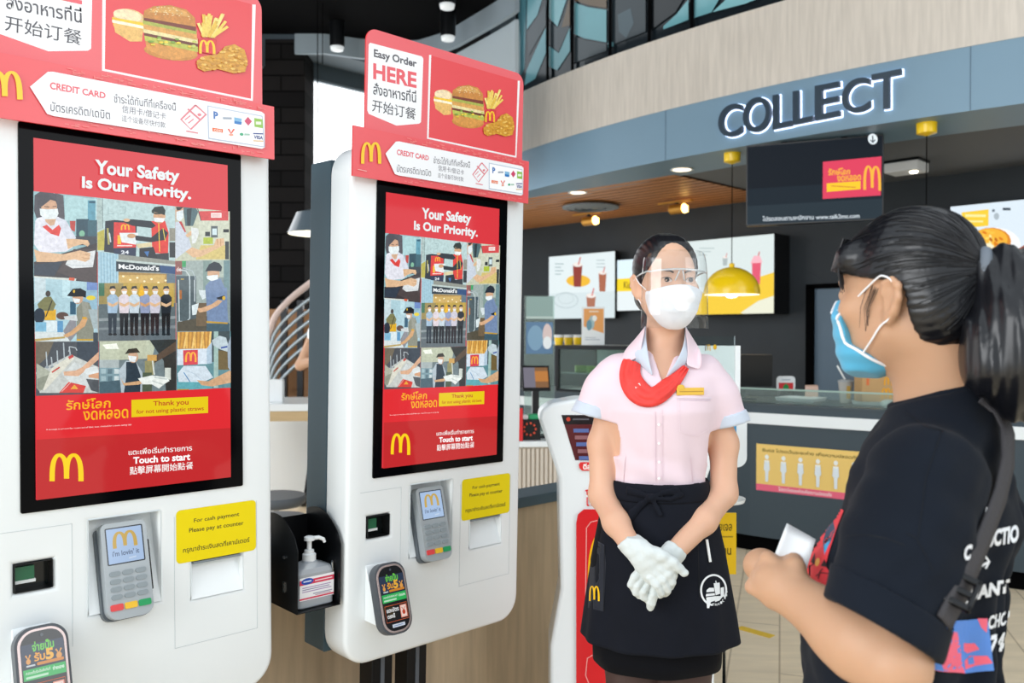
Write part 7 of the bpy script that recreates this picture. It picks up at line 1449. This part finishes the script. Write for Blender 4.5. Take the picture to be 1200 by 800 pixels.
# pleated blue mask with white edging and ear loops
S = Sdf(OC-np.array([.14,.1,.14]), OC+np.array([.09,.15,.03]), .0030); masksdf(S, OC, RC, TC, .93, off=.0052, nz=.012, jaw=True)
def cm(x0, x1):
    def fn(f, X, Y, Z):
        q = [(X-OC[0])*RC[0,i]+(Y-OC[1])*RC[1,i]+(Z-OC[2])*RC[2,i] for i in range(3)]; x, y, z = [v/sc for v in q]
        f = f+.0010*np.sin(np.clip(z, -.12, -.0)*230); top = -.004-.55*np.clip(np.abs(x)-.012, 0, 1); bot = -.128+.02*np.clip(np.abs(x), 0, .06)/.06
        side = y-np.interp(z, [-.13,-.11,-.09,-.082,-.074,-.03,0], [.004,-.004,-.026,-.038,-.058,-.068,-.062])
        return np.maximum(np.maximum(f, (z-top)*.8), np.maximum(side*.8, (bot-z)*.8))
    return fn
S.apply(cm(0, 0)); S.mesh('face_mask', mat('mask_blue', '#55b4dc', .7, sheen=.2, noise=.08, nscale=14), CUS); KBV = bvh_of(S.V, S.F)
# edging follows the upper, side and lower rim of the mask on the visible cheek
def kp(x, y, z, off=.001):
    P0 = Vector(TC(x, y, z)); h = KBV.find_nearest(P0); return h[0]+h[1]*off if h[0] else P0
yb_ = lambda z: np.interp(z, [-.13,-.11,-.09,-.082,-.074,-.03,0], [.004,-.004,-.026,-.038,-.058,-.068,-.062])
def side_hit(y, z):
    h = KBV.ray_cast(Vector(TC(.2, y-.004, z)), Vector(RC @ np.array([-1., 0, 0]))); return h[0]+Vector(RC @ np.array([.0012, 0, 0])) if h[0] else None
edge = [side_hit(yb_(z), z) for z in np.linspace(-.020, -.112, 24)]; edge = [q for q in edge if q is not None]
def top_hit(x):
    z = -.004-.55*max(0, abs(x)-.012)-.004; h = KBV.ray_cast(Vector(TC(x, -.3, z)), Vector(RC @ np.array([0, 1., 0]))); return h[0]+Vector(RC @ np.array([0, -.0012, 0])) if h[0] else None
topr = [top_hit(x) for x in np.linspace(-.02, .045, 9)]; topr = [q for q in topr if q is not None]
b = MB(); b.tube(topr+edge, .0021, n=8)
o = b.build('mask_edging', MW, None, smooth=True); reparent(o, CUS)
e0, e1_ = edge[0], edge[int(len(edge)*.72)]
for pts in ([e0, e0.lerp(Vector(TC(.079,-.002,.020)), .5)+Vector(LD)*.003, Vector(TC(.079,.0,.021)), Vector(TC(.082,.012,.024)), Vector(TC(.084,.026,.016)), Vector(TC(.083,.034,-.002)), Vector(TC(.082,.032,-.018))], [e1_, e1_.lerp(Vector(TC(.076,.004,-.050)), .5)+Vector(LD)*.002, Vector(TC(.076,.004,-.048)), Vector(TC(.079,.018,-.038)), Vector(TC(.081,.030,-.022)), Vector(TC(.082,.033,-.016))]):
    q_ = [np.array(p) for p in pts]; pts = [Vector(spline(q_, t)) for t in np.linspace(0, 1, 26)]
    b = MB(); b.tube(pts, .0013, n=8); o = b.build('mask_loop', MW, None, smooth=True); reparent(o, CUS)
# paper slip held in the fist
pp = thing('paper_slip', 'white paper slip held in the customer\'s fist', 'paper', tuple(hp(.035,.03,-.03)))
pc_ = [c(905,657,1.14), c(945,668,1.125), c(956,632,1.165), c(922,613,1.19)]
b = MB(); rows = []
for i in range(7):
    u_ = i/6; rows.append([tuple(pc_[0]*(1-u_)*(1-v_)+pc_[1]*u_*(1-v_)+pc_[2]*u_*v_+pc_[3]*(1-u_)*v_+np.array([0, .008*math.sin(u_*3.1), 0])) for v_ in (0, .25, .5, .75, 1)])
b.grid(rows); o = b.build('slip_sheet', mat('paper_white', '#fbfbfb', .7), None, smooth=True, solid=.0006); reparent(o, pp)
# bag strap over the shoulder, with its buckle
sb = thing('bag_strap', 'black webbing bag strap with a buckle across the customer\'s back', 'bag strap', tuple(bp_(-.08, 0, 1.26)))
path = [(1152,463),(1160,470),(1172,482),(1181,505),(1181,540),(1172,580),(1155,625),(1138,665),(1126,692),(1113,716),(1103,736)]
fine = []
for i in range(len(path)-1):
    for j in range(3): fine.append((path[i][0]+(path[i+1][0]-path[i][0])*j/3, path[i][1]+(path[i+1][1]-path[i][1])*j/3))
O_ = Vector((0, 0, CAM_Z)); ts = []
for x, y in fine: h = sight(TBV, x, y, 0); ts.append((h-O_).length if h is not None else None)
for i in range(len(ts)):
    if ts[i] is None: ts[i] = next((ts[j] for j in list(range(i, -1, -1))+list(range(i, len(ts))) if ts[j] is not None), 1.15)
for _ in range(40):      # webbing pulled taut over the hollows of the cloth
    ts = [ts[i] if i in (0, len(ts)-1) else min(ts[i], (ts[i-1]+ts[i+1])/2) for i in range(len(ts))]
ts = [t-.006 for t in ts]; C_ = [O_+Vector(ray(x, y)).normalized()*t for (x, y), t in zip(fine, ts)]; rows = []
for i, p in enumerate(C_):
    tg = (C_[min(i+1, len(C_)-1)]-C_[max(i-1, 0)]).normalized(); vw = (O_-p).normalized(); sd_ = tg.cross((vw*.6+Vector(-FD)*.8).normalized()).normalized(); rows.append([tuple(p+sd_*q) for q in (-.0125, -.004, .004, .0125)])
b = MB(); b.grid(rows); o = b.build('webbing', mat('webbing_black', '#39373a', .7, bump=.2, nscale=300), None, smooth=True, solid=.003); reparent(o, sb)
kb = min(range(len(fine)), key=lambda i: abs(fine[i][1]-694)); q = C_[kb]+(O_-C_[kb]).normalized()*.004; q2 = C_[kb-2]+(O_-C_[kb-2]).normalized()*.004
if q is not None and q2 is not None:
    zax = (Vector(q2)-Vector(q)).normalized(); yax = (Vector((0,0,CAM_Z))-Vector(q)).normalized(); xax = zax.cross(yax).normalized(); yax = zax.cross(xax).normalized()
    b = MB(); b.m = Matrix(((xax.x,yax.x,zax.x,q.x),(xax.y,yax.y,zax.y,q.y),(xax.z,yax.z,zax.z,q.z),(0,0,0,1))); b.box(-.016,.016,-.004,.004,-.02,-.013).box(-.016,.016,-.004,.004,.013,.02).box(-.016,-.011,-.004,.004,-.02,.02).box(.011,.016,-.004,.004,-.02,.02).box(-.012,.012,-.003,.003,-.004,.003)
    o = b.build('buckle', mat('buckle_black', '#101114', .2), None, bevel=.001); reparent(o, sb)
# ------------------------------------------------------------------ the distant guest at the dining table
GX = at(396, 500, 6.97); GU = thing('person', 'guest in black trousers, mostly hidden behind the far kiosk, at the dining table', 'person', (GX.x, GX.y, 0))
S = Sdf((GX.x-.35, GX.y-.35, 0), (GX.x+.35, GX.y+.3, 1.72), .012); O = np.array([GX.x, GX.y, 0.])
S.loft([(.9,.15,.1,.11), (1.1,.15,.1,.1), (1.35,.19,.11,.11), (1.44,.1,.07,.07)], (GX.x, GX.y), (0,-1), .03); S.cone(O+[0,0,1.4], O+[0,-.01,1.5], .05, .05, .03); head_volumes(S, O+np.array([0,-.02,1.56]), 0, .95)
el = np.array(at(352, 428, 6.94)); S.chain([O+[-.18,0,1.37], el, O+[-.02,-.22,1.2]], [.05,.042,.03], .02); S.chain([O+[.18,0,1.37], O+[.24,.0,1.1], O+[.08,-.22,1.1]], [.05,.04,.03], .02); S.ell(O+[-.02,-.25,1.18], (.04,.04,.03), .02); S.ell(O+[.05,-.25,1.1], (.04,.04,.03), .02)
S.mesh('body', SKC, GU)
S = Sdf((GX.x-.3, GX.y-.25, .85), (GX.x+.3, GX.y+.25, 1.5), .012); S.loft([(.86,.17,.115,.125), (1.1,.165,.115,.115), (1.35,.205,.125,.125), (1.45,.1,.085,.085)], (GX.x, GX.y), (0,-1), .03); S.chain([O+[-.18,0,1.37], O+[-.185,-.01,1.34]], [.066,.062], .03); S.chain([O+[.18,0,1.37], O+[.21,0,1.24]], [.066,.062], .03); S.mesh('shirt', M['whitem'], GU)
S = Sdf((GX.x-.33, GX.y-.3, 0), (GX.x+.33, GX.y+.25, .95), .012)
for sg in (-1, 1): S.chain([O+[sg*.09,0,.88], O+[sg*.14,-.01,.48], O+[sg*.22,0,.07]], [.1,.075,.055], .02)
S.plane((0,0,.05),(0,0,-1)); S.mesh('trousers', NAVY2, GU)
for sg in (-1, 1): S = Sdf(O+[sg*.22-.08,-.28,0], O+[sg*.22+.08,.1,.14], .008); S.chain([O+[sg*.22,.03,.05], O+[sg*.24,-.2,.04]], [.045,.04], .02); S.plane((0,0,.004),(0,0,-1)); S.mesh('shoe', M['blackp'], GU)
S = Sdf(O+[-.14,-.16,1.44], O+[.14,.18,1.74], .008); S.ell(O+[0,.0,1.6], (.085,.1,.09), .02); S.apply(lambda f, X, Y, Z: np.maximum(f, (np.where(Z > 1.62, O[1]-.09, O[1]-.0)-Y)*.8)); S.mesh('hair', HAIR, GU)
